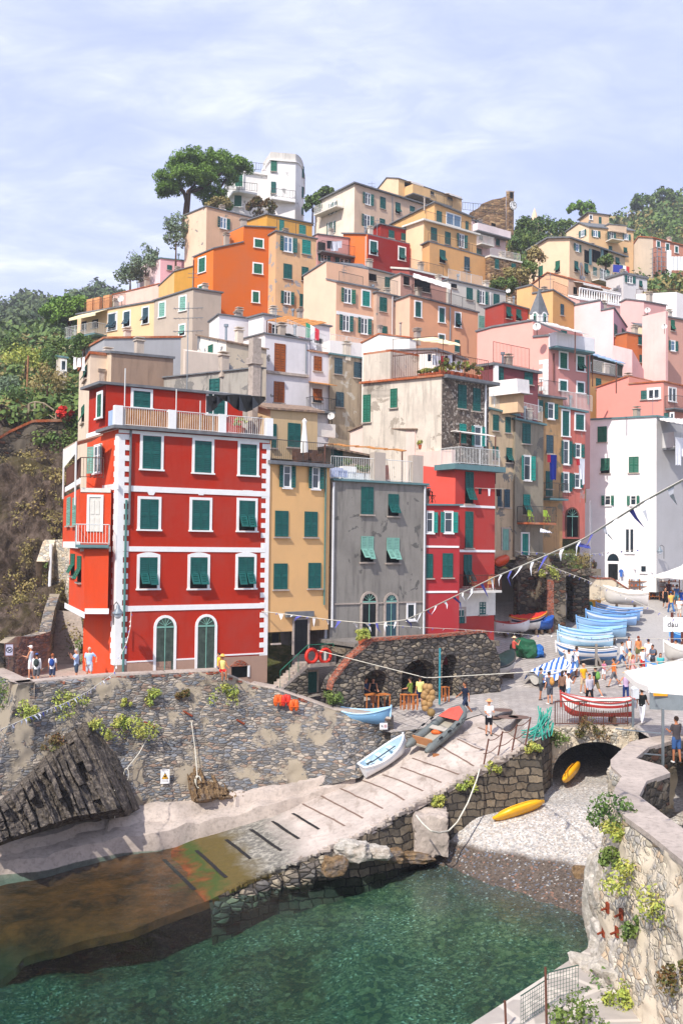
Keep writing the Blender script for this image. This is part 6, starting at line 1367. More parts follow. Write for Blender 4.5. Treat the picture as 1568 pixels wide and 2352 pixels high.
# ================= boats
def boat(name,label,a,b,B=None,Dp=None,side='f0eeea',bottom=None,stripe=None,inner='d8d4cc',gun='f0f0ee',sw=.45,cover=None,oars=0,lift=.35,cat='boat',group=None,seats=3,up=None,prop=True,Lf=1.0,stern_high=0,stripes=None):
    # a stern point, b bow point on the ground (world)
    ax=(b-a); L=ax.length*Lf; ax.normalize(); upv=(up or UP); y_=upv.cross(ax).normalized(); z_=ax.cross(y_); mid=(a+b)/2+z_*lift
    B=B or L*.36; Dp=Dp or L*.17
    root=empty(name,mid,0,label,cat,group); root.rotation_euler=Matrix((ax,y_,z_)).transposed().to_euler()
    ns=18;m=8
    def f(t): 
        return (sw+(1-sw)*math.sin(min(1,t/.42)*math.pi/2)) if t<.42 else max(.02,(1-((t-.42)/.58)**2.3))**.75
    sheer=lambda t:Dp*(.82+.42*(max(0,t-.35)/.65)**2+.16*(max(0,.4-t)/.4)**2+stern_high*(1-t)**2)
    keel=lambda t:Dp*.55*max(0,(t-.78)/.22)**2
    def shell(ins=0):
        vs=[]
        for i in range(ns+1):
            t=i/ns; hb=max(.01,B/2*f(t)-ins); zs=sheer(t); zk=keel(t)+ins
            for j in range(-m,m+1):
                q=abs(j)/m; y=hb*math.sin(q*math.pi/2)**.85*(1 if j>=0 else -1); z=zk+(zs-zk)*(1-math.cos(q*math.pi/2))**.85
                vs.append(((t-.5)*L*(1-(.03 if ins else 0))+ (0.05*L*(1-q)*-1 if t==1 else 0),y,z))
        return vs
    w=2*m+1; mb=MB(); o=shell(0)
    def mi(j): 
        q=abs(j+.5-m)/m
        return 0 if q<.45 else (2 if (stripe and .86>q>.77) else 1)
    for i in range(ns):
        for j in range(2*m): mb.add([],[]) ; 
    mb.v=list(o); 
    for i in range(ns):
        for j in range(2*m):
            mb.f.append((i*w+j,(i+1)*w+j,(i+1)*w+j+1,i*w+j+1)); mb.m.append(mi(j))
    mb.f.append(tuple(range(w))); mb.m.append(1)
    n0=len(mb.v); mb.v+=shell(.05)
    for i in range(ns):
        for j in range(2*m): mb.f.append((n0+i*w+j,n0+i*w+j+1,n0+(i+1)*w+j+1,n0+(i+1)*w+j)); mb.m.append(3)
    mb.f.append(tuple(range(n0,n0+w))[::-1]); mb.m.append(3)
    mats=[simple(bottom or side,.45,.4),simple(side,.4,.45,0,.08),simple(stripe or side,.4,.45),simple(inner,.6,.3,0,.2)]
    mb.build('hull',mats,None,smooth=35.).parent=root
    g=MB(); 
    for s_ in (-1,1): g.tube([((i/ns-.5)*L,s_*B/2*f(i/ns),sheer(i/ns)) for i in range(ns+1)],.045,6)
    g.tube([(-L/2,-B/2*sw,sheer(0)),(-L/2,B/2*sw,sheer(0))],.045,6)
    g.tube([(L/2-.02,0,keel(1)*.9),(L/2+.03,0,sheer(1)+.12)],.05,6)
    g.build('gunwale',simple(gun,.5,.4),None).parent=root
    if not cover:
        for i in range(seats):
            t=.2+.25*i; hb=B/2*f(t)*.93; s=MB(); s.frame((( t-.5)*L-.12,-hb,sheer(t)*.78),(.24,0,0),(0,2*hb,0),(0,0,.04)); s.build('seat',simple(inner,.6,.3,0,.3),None).parent=root
        for i in range(oars):
            s=MB(); yy=(i-.5)*.35*B; s.tube([(-.32*L,yy,sheer(.2)+.05),(.25*L,yy+.06,sheer(.7)+.02)],.03,6); s.frame((-.42*L,yy-.07,sheer(.1)+.05),(.12*L,0,0),(0,.14,0),(0,0,.02)); s.build('oar',simple('3a4046' if i==0 else 'c8b898',.6),None).parent=root
    else:
        cm=MB(); nn=8; vs=[]
        for i in range(ns+1):
            t=i/ns; hb=B/2*f(t)+.03; 
            for j in range(nn+1):
                q=j/nn*2-1; vs.append(((t-.5)*L*1.01,hb*q,sheer(t)+.03-(.12 if abs(q)>.99 else 0)+.28*Dp*(1-q*q)*math.sin(max(.08,min(.97,t))*math.pi)**.5*(1+.15*math.sin(i*2.1))))
        cm.v=vs; cm.f=[(i*(nn+1)+j,i*(nn+1)+j+1,(i+1)*(nn+1)+j+1,(i+1)*(nn+1)+j) for i in range(ns) for j in range(nn)]; cm.m=[0]*len(cm.f)
        cm.build('cover',cover,None,smooth=True).parent=root
    if prop:
        s=MB()
        for t in (.28,.68): s.frame(((t-.5)*L-.06,-B*.35,-lift),(.12,0,0),(0,B*.7,0),(0,0,lift+keel(t)+Dp*.04))
        s.build('trestle',simple('6a5848',.9),None).parent=root
    return root
def bt(label,s,b,**k): # stern and bow in ctx 13 pixels on the ground
    c=k.pop('ctx',13); a=G(*D(c,*s)); e=G(*D(c,*b)); return boat('boat',label,a,e,**k)
LB='8fc0e4'; MBL='5f9ad8'; 
GB='light blue boats drawn up in a row on the plaza'
bt('light blue rowing boat nearest the viewer in the blue row',(995,565),(560,560),side='b0d6ea',stripe='e8f0f2',bottom='9ccbe8',inner='a8cfe6',gun='b8daf0',lift=.55,oars=0,group=GB,Dp=.95,B=1.5)
bt('pale blue boat with a black roll on its deck, second in the blue row',(990,505),(572,500),side='8cc0e4',stripe='e0ecf2',inner='9cc6e4',gun='a6d0ee',lift=.6,group=GB,Dp=.85,B=1.5)
bt('medium blue boat third in the row leaning on its neighbour',(1100,450),(720,455),side='a4cae6',inner='a4cae8',gun='8cc0ec',lift=.45,group=GB,Dp=.8,B=1.45)
bt('plain blue boat fourth in the row with a bare deck',(1105,405),(710,398),side='98bee2',inner='86b6e4',gun='86b8ea',lift=.5,group=GB,Dp=.8,B=1.45)
bt('blue boat with a white waist and black oar in the middle of the row',(1185,362),(785,350),side='8cb2dc',stripe='e8eef2',inner='7ba8da',gun='76ace4',lift=.5,oars=1,group=GB,Dp=.85,B=1.5)
bt('deeper blue boat with long dark oar, second from the back of the row',(1212,312),(830,305),side='84a8d4',inner='6c98d0',gun='6ea0dc',lift=.4,oars=1,group=GB,Dp=.8,B=1.45)
bt('white boat with blue rim at the back of the blue row',(1235,282),(865,262),side='ece8e4',stripe='84a8d4',inner='c8d0d8',gun='84a8d4',lift=.4,group=GB,Dp=.75,B=1.4)
bt('big cream covered boat on a wooden stand behind the blue row',(1278,228),(915,205),side='ece4da',cover=simple('e6dccf',.85,.1,0,.15),gun='d8ccbe',lift=.75,Dp=1.1,B=1.7)
bt('white fishing boat with black and white inside beside the two standing men',(1025,628),(545,618),side='f0eeec',stripe='3a6ea8',inner='3a3f46',gun='f0eeec',bottom='5a8ac0',lift=.35,oars=2,Dp=.9,B=1.7)
bt('small white dinghy with yellow cover by the stone buttress',(780,235),(632,232),side='e8e0d6',cover=simple('e6a820',.7,.2,0,.15),lift=.2,Dp=.8,B=1.5,stern_high=.3)
bt('white boat with red inside and bundled blue net on the left of the plaza',(60,395),(345,392),side='ece8e6',inner='b02820',gun='b84038',lift=.3,Dp=.85,B=1.6,stripe=None)
bt('white boat with red and orange cover behind the net filled boat',(180,375),(470,372),side='e8e4de',stripe='1c2c44',cover=simple('c8342a',.7,.2,0,.2),gun='e8a030',lift=.3,Dp=1.0,B=1.6)
bt('bright blue tarp covered boat behind the red and orange one',(370,372),(530,362),side='2c5ca8',cover=simple('2458b0',.6,.3,0,.2),gun='2c5ca8',lift=.25,Dp=.8,B=1.4)
bt('dark tarp wrapped white boat beached at the end of the cafe wall',(-20,800),(212,690),side='b8b2aa',cover=simple('1f3430',.6,.4,0,.5),gun='4a4640',lift=.3,Dp=1.0,B=1.7)
bt('boat hidden under a blue and white striped tarpaulin in front of the blue row',(380,800),(640,690),side='c8c4bc',cover=None,lift=.15,Dp=.7,B=1.8)
def stripes_mat():
    n=NT('striped_tarpaulin'); w=n.n('ShaderNodeTexWave'); n.L(n.coord(rot=(0,0,R(20))),w.inputs[0]); w.inputs['Scale'].default_value=1.1; w.bands_direction='X'
    return n.fin(n.mix(n.ramp(w.outputs[1],[(.5,0.),(.55,1.)]),'eef0f4','3f6cb4'),.75,None,.2)
M['stripe']=stripes_mat()
sb=[o for o in bpy.data.objects if o.get('label','').startswith('boat hidden under')][0]
L_=(G(*D(13,380,800))-G(*D(13,640,690))).length; cm=MB(); N1,N2=16,10
for i in range(N1+1):
    for j in range(N2+1):
        t=i/N1;q=j/N2*2-1; cm.v.append(((t-.5)*L_*1.12,q*1.15*(.6+.4*math.sin(t*math.pi)),.95-.75*abs(q)**1.6+.1*math.sin(i*1.3+j)*.5+.12*t))
cm.f=[(i*(N2+1)+j,i*(N2+1)+j+1,(i+1)*(N2+1)+j+1,(i+1)*(N2+1)+j) for i in range(N1) for j in range(N2)]; cm.m=[0]*len(cm.f); cm.build('cover',M['stripe'],None,smooth=True).parent=sb
bt('cream tarpaulin covered boat at the right edge above the seated crowd',(1640,640),(1405,625),side='d4cfc6',cover=simple('d9d2c6',.85,.15,0,.25),lift=.35,Dp=1.0,B=1.8)
bt('white boat with blue deck behind the right hand white umbrella',(1640,790),(1265,772),side='f0f0ee',inner='5a9ad8',gun='5a9ad8',lift=.3,Dp=.9,B=1.7)
bt('bright blue boat under the brown frame at the right edge',(1600,475),(1452,462),side='2f7cc8',inner='2a4a74',gun='7ab4e4',lift=.25,Dp=.7,B=1.4)
lb=bt('white rowing lifeboat with red rubbing strake behind the bridge railing',(1160,1090),(585,1085),side='f2efec',stripe='c43a34',bottom='c8453c',inner='e8e2dc',gun='b84840',lift=.3,Dp=.95,B=1.5,Lf=1.0,seats=3)
mb=MB(); c=Vector((0,0,0)); mb.box((-1.9,.0,1.15),.3,.35,.45).box((-1.9,0,.75),.12,.12,.6).ell((-1.9,0,1.4),.22,.2,.14); mb.build('outboard_motor',simple('d4d8dc',.35,.5),None).parent=lb
p0=RH(15,662,596); p1=RH(15,905,440); nrm_=Vector((-.12,-.2,1)).normalized()
boat('boat','small white rowing boat with pale blue inside resting on the slipway',p0,p1,side='eef0f2',stripe='dfe8ee',inner='c4dce8',gun='f4f6f8',lift=.1,up=nrm_,B=1.15,Dp=.72,prop=False,sw=.55,oars=1)
p0=P(*D(10,480,1025),52.2); p1=P(*D(10,802,1025),51.6); p0.z=p1.z=4.5
boat('boat','pale blue boat lying just behind the end of the harbour wall',p0,p1,side='86b8dc',inner='a4d0ee',gun='b4dcf4',lift=.1,B=1.5,Dp=.75,prop=False,sw=.6)
# inflatable
def rib():
    a=RH(15,975,455); b=RH(15,1215,285); b=b+UP*.2; ax=(b-a); L=ax.length*1.0; ax.normalize(); upv=Vector((-.1,-.2,1)).normalized(); y_=upv.cross(ax).normalized(); z_=ax.cross(y_)
    root=empty('inflatable_boat',(a+b)/2+z_*.25,0,'grey inflatable boat with red bow cover pulled up on the slipway','boat'); root.rotation_euler=Matrix((ax,y_,z_)).transposed().to_euler()
    B=1.0; g=simple('6c716e',.55,.4,0,.2); path=[(-L/2-.3,.6,.22),(-L/2,.6,.22),(0,.6,.24),(L*.25,.55,.3),(L*.4,.38,.4),(L*.49,.13,.48),(L*.5,0,.5)]
    pts=path+[(x,-y,z) for x,y,z in path[:-1][::-1]]; sm_=resample([Vector(p) for p in pts],40); rs=[.2 if 2<i<38 else [.08,.16,.22][min(i,40-i)] for i in range(41)]
    t=MB().tube(sm_,rs,12).build('tube',g,None,smooth=True); t.parent=root
    f_=MB().prism([(-L/2+.2,-.6,.05),(L*.3,-.55,.08),(L*.45,0,.2),(L*.3,.55,.08),(-L/2+.2,.6,.05)],(0,0,.1)).build('floor',simple('a49c8c',.8),None); f_.parent=root
    tr_=MB().frame((-L/2+.25,-.6,.1),(.06,0,0),(0,1.2,0),(0,0,.45)).build('transom',simple('b07a50',.7),None); tr_.parent=root
    c_=MB(); c_.v=[(L*.18,-.62,.5),(L*.18,.62,.5),(L*.38,.45,.6),(L*.47,0,.68),(L*.38,-.45,.6),(L*.3,0,.66)]; c_.f=[(0,5,4),(0,1,5),(1,2,5),(2,3,5),(3,4,5)]; c_.m=[0]*5; c_.build('bow_cover',simple('d85a4c',.7,.2),None).parent=root
    h_=MB()
    for s_ in (1,-1):
        for x in (-L*.3,-L*.1,L*.1): h_.box((x,s_*.82,.48),.22,.08,.07)
        h_.tube([(x,s_*(.86 if x<L*.2 else .7),.45+.03*math.sin(x*9)) for x in np.linspace(-L*.4,L*.35,20)],.014,4)
    h_.build('handle',M['black'],None).parent=root
    s_=MB(); s_.frame((-L*.1,-.55,.35),(.3,0,0),(0,1.1,0),(0,0,.05)); s_.build('seat',simple('b4aca0',.7),None).parent=root
    tag(MB().ell((0,0,0),.3,.2,.13).ell((.15,.1,.1),.15,.15,.12).build('life_jacket',M['orange'],None),'orange life jacket lying inside the grey inflatable boat','life jacket').location=(a+b)/2+UP*.5-ax*.5
    tag(MB().box((0,0,0),.3,.25,.22).build('wheel_chock',simple('a4683c',.8),None),'small wooden chock block under the stern of the inflatable boat','chock').location=a+UP*.12-y_*.9
rib()
def kayak(label,pa,pb,W,Hh,tilt,c1='f2b012',roll=0):
    ax=(pb-pa); L=ax.length; ax.normalize(); y_=UP.cross(ax).normalized(); z_=ax.cross(y_)
    if roll: y_,z_=y_*math.cos(roll)+z_*math.sin(roll), z_*math.cos(roll)-y_*math.sin(roll)
    root=empty('kayak',(pa+pb)/2,0,label,'kayak'); root.rotation_euler=Matrix((ax,y_,z_)).transposed().to_euler()
    mb=MB(); ns,m=24,16
    for i in range(ns+1):
        t=i/ns*2-1; w=W/2*max(.03,(1-abs(t)**2.6))**.8; h=Hh/2*max(.12,(1-abs(t)**3))**.6
        for j in range(m):
            a=2*math.pi*j/m; y=w*math.cos(a); z=h*math.sin(a); 
            if math.sin(a)>.3: z+= -.05*math.cos(a*3)*(1-t*t)*.8
            mb.v.append((t*L/2,y,z+.06*t*t))
    for i in range(ns):
        for j in range(m): mb.f.append((i*m+j,(i+1)*m+j,(i+1)*m+(j+1)%m,i*m+(j+1)%m)); mb.m.append(0)
    mb.f.append(tuple(range(m))[::-1]);mb.f.append(tuple(range(ns*m,ns*m+m))); mb.m+=[0,0]
    h_=mb.build('hull',simple(c1,.35,.5,0,.05),None,smooth=50.); h_.parent=root
    r_=MB()
    for s_ in (-1,0,1): r_.tube([(x*L/2,s_*W*.2*(1-x*x),Hh*.5*(max(.05,1-abs(x)**3))**.6+.02) for x in np.linspace(-.75,.8,18)],.025,5)
    r_.build('keel_ridge',simple(c1,.35,.5,0,.05),None,smooth=True).parent=root
    return root
bh_=lambda x,y:BB.ray_cast(CAM,ray(x,y))[0]+UP*.2; k1=bh_(1132,1893); k2=bh_(1250,1853); kayak('long yellow kayak lying upside down on the pebbles beside the quay wall',k1,k2,1.15,.42,0,roll=R(-35))
k1=bh_(1295,1815)+UP*.25; k2=k1+Vector((1.25,2.3,.3)); kayak('yellow kayak leaning with its pale nose out of the tunnel mouth',k1,k2,.85,.4,0,roll=R(-60))
k1=P(*D(11,742,1125),73.5); k2=P(*D(11,862,1085),75); kayak('orange kayak stored on the ledge beside the beige house',k1,k2,.9,.6,0,'d84a1c',roll=R(-60))
# ================= people
def limb(mb,a,b,r0,r1,n=8): 
    a=Vector(a);b=Vector(b); mb.tube([a,a.lerp(b,.35),b],[r0,r0*.5+r1*.5+ .15*(r0-r1)+.004,r1],n); mb.ell(a,r0,r0,r0,0,8,6); mb.ell(b,r1,r1,r1,0,8,6)
def remesh(mb,name,mat,vox,parent,smooth=True):
    o=mb.build('tmp',mat); md=o.modifiers.new('r','REMESH'); md.mode='VOXEL'; md.voxel_size=vox; md.use_smooth_shade=True
    sm_=o.modifiers.new('s','SMOOTH'); sm_.iterations=3; sm_.factor=.5
    dg=bpy.context.evaluated_depsgraph_get(); me=bpy.data.meshes.new_from_object(o.evaluated_get(dg)); me.name=name; bpy.data.objects.remove(o)
    if not me.materials: me.materials.append(mat)
    q=bpy.data.objects.new(name,me); COL.objects.link(q); q.parent=parent; return q
SKIN=simple('c98d6c',.6,.3,0,.1,obj=True,name='skin'); SKINT=simple('b0714e',.6,.3,0,.1,obj=True,name='skin')
def person(label,loc,face,h=1.72,pose='stand',top='f0f0f0',bot='30343c',legs='short',hair='3a2a20',hat=None,skin=0,sleeve=True,pack=None,longhair=False,lean=0,group=None,seat=None):
    s=h/1.72; root=empty('person',loc,R(face)-math.pi/2,label,'person',group); root.scale=(s,s,s)
    J={}; hz=.93
    L={'stand':((2,2),(-3,2)),'walk':((24,6),(-22,18)),'photo':((3,2),(-4,3)),'hip':((5,2),(-6,3)),'sit':((88,88),(84,80)),'behind':((3,2),(-3,2)),'hold':((3,2),(-5,4))}[pose]
    if pose=='sit': hz=.1
    hips=[];
    low=9
    for sx,(a,b) in zip((-1,1),L):
        hp=Vector((sx*.09,0,hz)); a=R(a);b=R(b); kn=hp+.44*Vector((sx*.03,math.sin(a),-math.cos(a))); an=kn+.42*Vector((0,math.sin(a-b),-math.cos(a-b))); hips.append((hp,kn,an)); low=min(low,an.z)
    dz=(.08-low) if pose!='sit' else 0
    hips=[tuple(p+UP*dz for p in t) for t in hips]; hz+=dz
    ln=math.sin(R(lean))*.5
    pel=Vector((0,0,hz)); ch=Vector((0,ln*.8,hz+.42)); nk=Vector((0,ln,hz+.57)); hd=Vector((0,ln+.02,hz+.72))
    A={'stand':[(4,8,12),(-4,8,14)],'walk':[(-22,8,20),(24,8,30)],'photo':[(45,14,108),(45,14,108)],'hip':[(-15,42,75),(5,10,20)],'sit':[(25,10,55),(30,10,50)],'behind':[(150,25,125),(150,25,125)],'hold':[(20,8,80),(12,8,60)]}[pose]
    arms=[]
    for sx,(sw_,ab,el) in zip((-1,1),A):
        sh=ch+Vector((sx*.17,0,.08)); sw_,ab,el=R(sw_),R(ab),R(el)
        e=sh+.29*Vector((sx*math.sin(ab),math.sin(sw_)*math.cos(ab),-math.cos(sw_)*math.cos(ab))).normalized()
        inn=-.35 if pose in('photo','hold','hip') else 0
        d=Vector((sx*(math.sin(ab)*.5+inn),math.sin(sw_+el),-math.cos(sw_+el))).normalized(); w=e+.25*d; arms.append((sh,e,w,d))
    mb=MB()
    # trunk
    mb.tube([pel-UP*.03,pel+UP*.12,ch-UP*.08,ch+UP*.06,nk],[.13,.115,.14,.13,.055],12); mb.v=[(x*1.15,(y-ln*.5)*.78+ln*.5,z) for x,y,z in mb.v]
    mb.tube([nk-UP*.03,hd-UP*.06],.052,8)
    mb.ell(hd,.075,.095,.115,0,12,9); mb.ell(hd+Vector((0,.04,-.06)),.05,.055,.055,0,8,6); mb.ell(hd+Vector((0,.1,-.01)),.014,.022,.025,0,6,5)
    for sx in(-1,1): mb.ell(hd+Vector((sx*.078,-.005,-.005)),.014,.022,.032,0,6,5)
    for (hp,kn,an) in hips:
        limb(mb,hp,kn,.085,.055); limb(mb,kn,an,.054,.036); 
        mb.ell(an+Vector((0,.05,-.045)),.042,.12,.035,0,8,6)
    for sx,(sh,e,w,d) in zip((-1,1),arms):
        limb(mb,sh,e,.05,.038); limb(mb,e,w,.038,.026)
        side_=Vector((1,0,0)) if abs(d.x)<.8 else Vector((0,1,0)); pr_=d.cross(side_).normalized(); side_=pr_.cross(d).normalized()
        mb.tube([w,w+d*.09],[.026,.038],8)
        for fi,(o_,l_) in enumerate(((-.03,.062),(-.011,.078),(.009,.072),(.028,.055))):
            q=w+d*.085+side_*o_; k_=q+d*l_*.55+pr_*.008; mb.tube([q,k_,k_+d*l_*.4+pr_*.022],[.0105,.0095,.0075],5)
        q=w+d*.035+side_*(.034*sx); mb.tube([q,q+d*.035+side_*(.022*sx),q+d*.062+side_*(.026*sx)],[.012,.011,.009],5)
    skin_m=SKINT if skin else SKIN
    remesh(mb,'body',skin_m,.0125,root)
    # clothes
    tm=simple(top,.85,.15,0,.12,obj=True,name='cloth'); c=MB(); low_=-.10 if legs!='dress' else -.42
    c.tube([pel+UP*(low_+.06),pel+UP*.12,ch-UP*.06,ch+UP*.07,nk-UP*.03],[.155 if legs!='dress' else .25,.135,.158,.148,.075],14); c.v=[(x*1.13,(y-ln*.5)*.83+ln*.5,z) for x,y,z in c.v]
    for (sh,e,w,d) in arms:
        if sleeve: limb(c,sh,sh.lerp(e,.62 if sleeve!='long' else 1),.064,.056)
        if sleeve=='long': limb(c,e,e.lerp(w,.85),.05,.042)
    remesh(c,'shirt' if legs!='dress' else 'dress',tm,.017,root)
    if legs!='dress':
        c=MB(); bm_=simple(bot,.85,.15,0,.12,obj=True,name='cloth'); c.tube([pel-UP*.08,pel+UP*.08],[.14,.14],12); c.v=[(x*1.12,y*.85,z) for x,y,z in c.v]
        for (hp,kn,an) in hips:
            if legs=='short': limb(c,hp,hp.lerp(kn,.82),.1,.085)
            elif legs=='skirt': limb(c,hp,hp.lerp(kn,.6),.11,.12)
            else: limb(c,hp,kn,.1,.07); limb(c,kn,kn.lerp(an,.93),.07,.062)
        remesh(c,'trousers' if legs=='long' else ('skirt' if legs=='skirt' else 'shorts'),bm_,.017,root)
    hm=MB(); hm.ell(hd+Vector((0,-.018,.028)),.088,.1,.105,0,12,9)
    if longhair: hm.tube([hd+Vector((0,-.07,.02)),hd+Vector((0,-.1,-.12)),hd+Vector((0,-.09,-.26))],[.075,.08,.045],8)
    hm.build('hair',simple(hair,.8,.2,0,.2,obj=True),None,smooth=True).parent=root
    # shoes
    for (hp,kn,an) in hips:
        f_=MB(); f_.ell(an+Vector((0,.045,-.05)),.05,.135,.04,0,10,7); f_.build('shoe',simple('e8e6e2' if random.random()<.5 else '3c3630',.7,.3,obj=True),None,smooth=True).parent=root
    if hat:
        mm=simple(hat[0],.9,.1,0,.15,obj=True,name='hat'); q=MB()
        if hat[1]=='cap': q.ell(hd+Vector((0,-.005,.065)),.093,.105,.07,0,12,8); q.ell(hd+Vector((0,.12,.065)),.07,.07,.012,0,10,5)
        else: q.lathe(hd+UP*.06,[(.2,-.012),(.19,0),(.1,.015),(.095,.08),(.06,.105),(.01,.11)],16)
        q.build('hat',mm,None,smooth=True).parent=root
    if pose=='photo':
        q=(arms[0][2]+arms[1][2])/2+arms[0][3]*.09; cc=MB(); cc.box(q,.13,.05,.08); o=cc.build('camera',M['black'],None); o.parent=root
    if pack:
        pk=MB(); pk.ell((0,0,0),.15,.1,.23,0,12,9); pk.ell((0,-.07,-.06),.11,.06,.12,0,10,7)
        pr=empty('backpack',(0,0,0),R(face)-math.pi/2,pack[1],'backpack'); pr.scale=(s,s,s)
        o=pk.build('bag',simple(pack[0],.85,.15,0,.2,obj=True),None,smooth=True); o.parent=pr
        sp_=MB(); 
        for sx in(-1,1): sp_.tube([(sx*.09,.05,.2),(sx*.1,.16,.22),(sx*.11,.28,.1),(sx*.11,.27,-.05),(sx*.1,.1,-.15)],.018,5)
        o=sp_.build('strap',simple(pack[0],.85,.15,0,.2,obj=True),None); o.parent=pr
        off=Vector((0,-.2+ln*.5,ch.z-.08))*s; a_=R(face)-math.pi/2; pr.location=Vector(loc)+Vector((-math.sin(a_)*off.y,math.cos(a_)*off.y,off.z))
    return root
def pe(k,u,v,label,face,**kw): return person(label,G(*D(k,u,v)),face,**kw)
pe(13,425,905,'man in grey t shirt and dark shorts beside the striped tarpaulin boat',10,pose='hold',top='6b706e',bot='3a3c40',skin=1,h=1.75)
pe(13,497,938,'stooping man in slate blue shirt with navy cap and tan backpack',120,top='5a6478',bot='4c4f58',hat=('2a3244','cap'),pack=('c8924c','tan backpack on the stooping man in the slate blue shirt'),lean=8)
pe(13,597,915,'woman in brown top and black shorts next to the man in the white cap',60,top='8a6a58',bot='1c1c20',longhair=True,h=1.66)
pe(13,622,912,'person in white shirt and pale cap behind the man taking a picture',70,top='ece8e2',bot='c8c0b0',hat=('d8c8b0','cap'),legs='short')
pe(13,645,948,'man in white t shirt and light blue jeans holding up a camera',5,pose='photo',top='eeecea',bot='8fb0cc',legs='long',skin=1)
pe(13,815,945,'woman in light grey sweater and black trousers walking towards the viewer',-85,pose='walk',top='b4b0ba',bot='1a1a1e',legs='long',sleeve='long',hair='2a1c18')
pe(13,765,852,'person in bright yellow shirt and beige shorts with a pale cap',-60,pose='hip',top='e8b024',bot='d0b894',hat=('c8a88c','cap'))
pe(13,862,885,'man in black t shirt and khaki shorts with green backpack',120,pose='walk',top='2c3034',bot='74684c',hat=('3c4c3c','cap'),pack=('6fa050','green backpack on the man in the black t shirt'),h=1.8)
pe(13,650,722,'person in white t shirt and black shorts with both hands behind the head',80,pose='behind',top='f2f0ee',bot='24262c')
pe(13,710,716,'man in white polo shirt and blue shorts looking right by the white fishing boat',20,pose='stand',top='f0eef0',bot='5f84ae',skin=1,h=1.85)
pe(13,1106,922,'woman in straw hat and flowery sleeveless top with navy trousers',100,pose='hip',top='c4a8c4',bot='24386c',legs='long',hat=('e4b888','brim'),sleeve=False,h=1.66)
pe(13,1225,845,'man in white t shirt carrying a blue patterned backpack beside the umbrella',100,top='eceaea',bot='3a4860',pack=('4a78a8','blue patterned backpack of the man beside the umbrella'),legs='short')
pe(13,1235,1090,'person in black top and white trousers striding past the umbrella edge',60,pose='walk',top='1c1e20',bot='f0f0f6',legs='long',h=1.7)
pe(13,1075,656,'man in white printed t shirt and blue shorts walking off to the right group',-20,pose='walk',top='f0ece8',bot='3c5c8c',h=1.78)
pe(13,1130,598,'woman in white tank top and denim shorts with shoulder bag',-80,pose='walk',top='f2f0ee',bot='7c9cc0',sleeve=False,h=1.68)
pe(13,1165,752,'red haired woman in a long pink dress',-40,pose='walk',top='e0a4a0',legs='dress',hair='9c5030',longhair=True,h=1.66)
pe(13,1140,690,'child in white and yellow printed shirt behind the woman in pink',150,top='ece4b0',bot='c8a8a0',h=1.55)
pe(13,1207,605,'auburn haired woman in orange strap top and olive skirt seen from behind',95,top='d88c58',bot='6c6c44',legs='skirt',sleeve=False,hair='7a3820',longhair=True)
pe(13,1243,700,'woman in wide straw hat with white blouse and red shorts',120,pose='hold',top='f2f0ee',bot='d02820',hat=('e8c078','brim'),h=1.68)
pe(13,1322,688,'bearded man in slate grey t shirt with brown backpack',-150,pose='hold',top='5c6878',bot='3c3a3c',pack=('6c5040','brown backpack on the bearded man in slate grey'),skin=1,h=1.78)
pe(13,1288,640,'man all in white shirt and shorts walking away up the street',85,pose='walk',top='f4f2f2',bot='eeeef0',h=1.85)
pe(12,1375,1178,'woman in black vest and black shorts coming down the street',-100,pose='walk',top='1c1c20',bot='1c1c20',sleeve=False,longhair=True,hair='2a1814')
pe(12,1435,1225,'man in yellow striped shirt and blue jeans walking up the street',95,pose='walk',top='e4b860',bot='3c6ca4',legs='long',hat=('3c5c94','cap'))
pe(12,1496,1145,'person in blue t shirt and teal shorts under the upper umbrella',90,pose='walk',top='3c5c8c',bot='4c8890')
pe(12,1545,1135,'small child in royal blue dress at the right street edge',80,top='2858b8',legs='dress',h=1.2)
pe(12,1412,1100,'woman with red hair in dark top behind the man in yellow stripes',-90,top='4a3038',bot='2c2c30',hair='6c2818',longhair=True)
p_=P(*D(12,608,850),86.5); person('white haired man with olive backpack on the ramp by the dark archway',p_-UP*.0,100,pose='walk',top='7a6048',bot='3c3c40',hair='d8d4cc',pack=('6a6450','olive backpack on the white haired man by the archway'))
pe(13,208,612,'woman in straw hat and coral blouse taking photos by the green tarpaulin',10,pose='photo',top='c8584c',bot='2c2c30',legs='long',hat=('e8c8a0','brim'))
pe(10,1268,1042,'man in navy t shirt and shorts with sunglasses striding across the plaza',-165,pose='walk',top='20283c',bot='2c3850',skin=1,h=1.82)
p_=Pz(*D(16,386,292),4.65); person('woman in straw hat white top and black shorts at the top of the slipway',p_,-80,pose='hold',top='f4f2f0',bot='1c1c22',hat=('e0a878','brim'),h=1.68)
p_=P(*D(10,985,1012),54.0); p_.z=5.15; person('boy in pale yellow t shirt and navy shorts standing beside the float bundle',p_,90,pose='stand',top='e8e48c',bot='1f2c50',h=1.6)
p_=P(*D(10,925,975),55.3); p_.z=5.65; person('person in olive green shirt seated on a stool inside the cafe arch',p_,150,pose='sit',top='7c8c3c',bot='3c3a38',legs='long')
p_=P(*D(10,645,975),54.9); p_.z=5.65; person('person in striped shirt seated at the left cafe table',p_,-40,pose='sit',top='3c4864',bot='2c2c30')
p_=P(*D(10,692,975),54.9); p_.z=5.65; person('woman in black top seated facing out at the cafe table',p_,-90,pose='sit',top='1c1c20',bot='2c2c30',sleeve=False)
p_=P(*D(14,1268,112),50.2); p_.z=7.4; person('boy in pale yellow vest red shorts and straw hat sitting on the harbour wall',p_,-70,pose='sit',top='f0e48c',bot='d83030',sleeve=False,hat=('e8b860','brim'),skin=1,h=1.6)
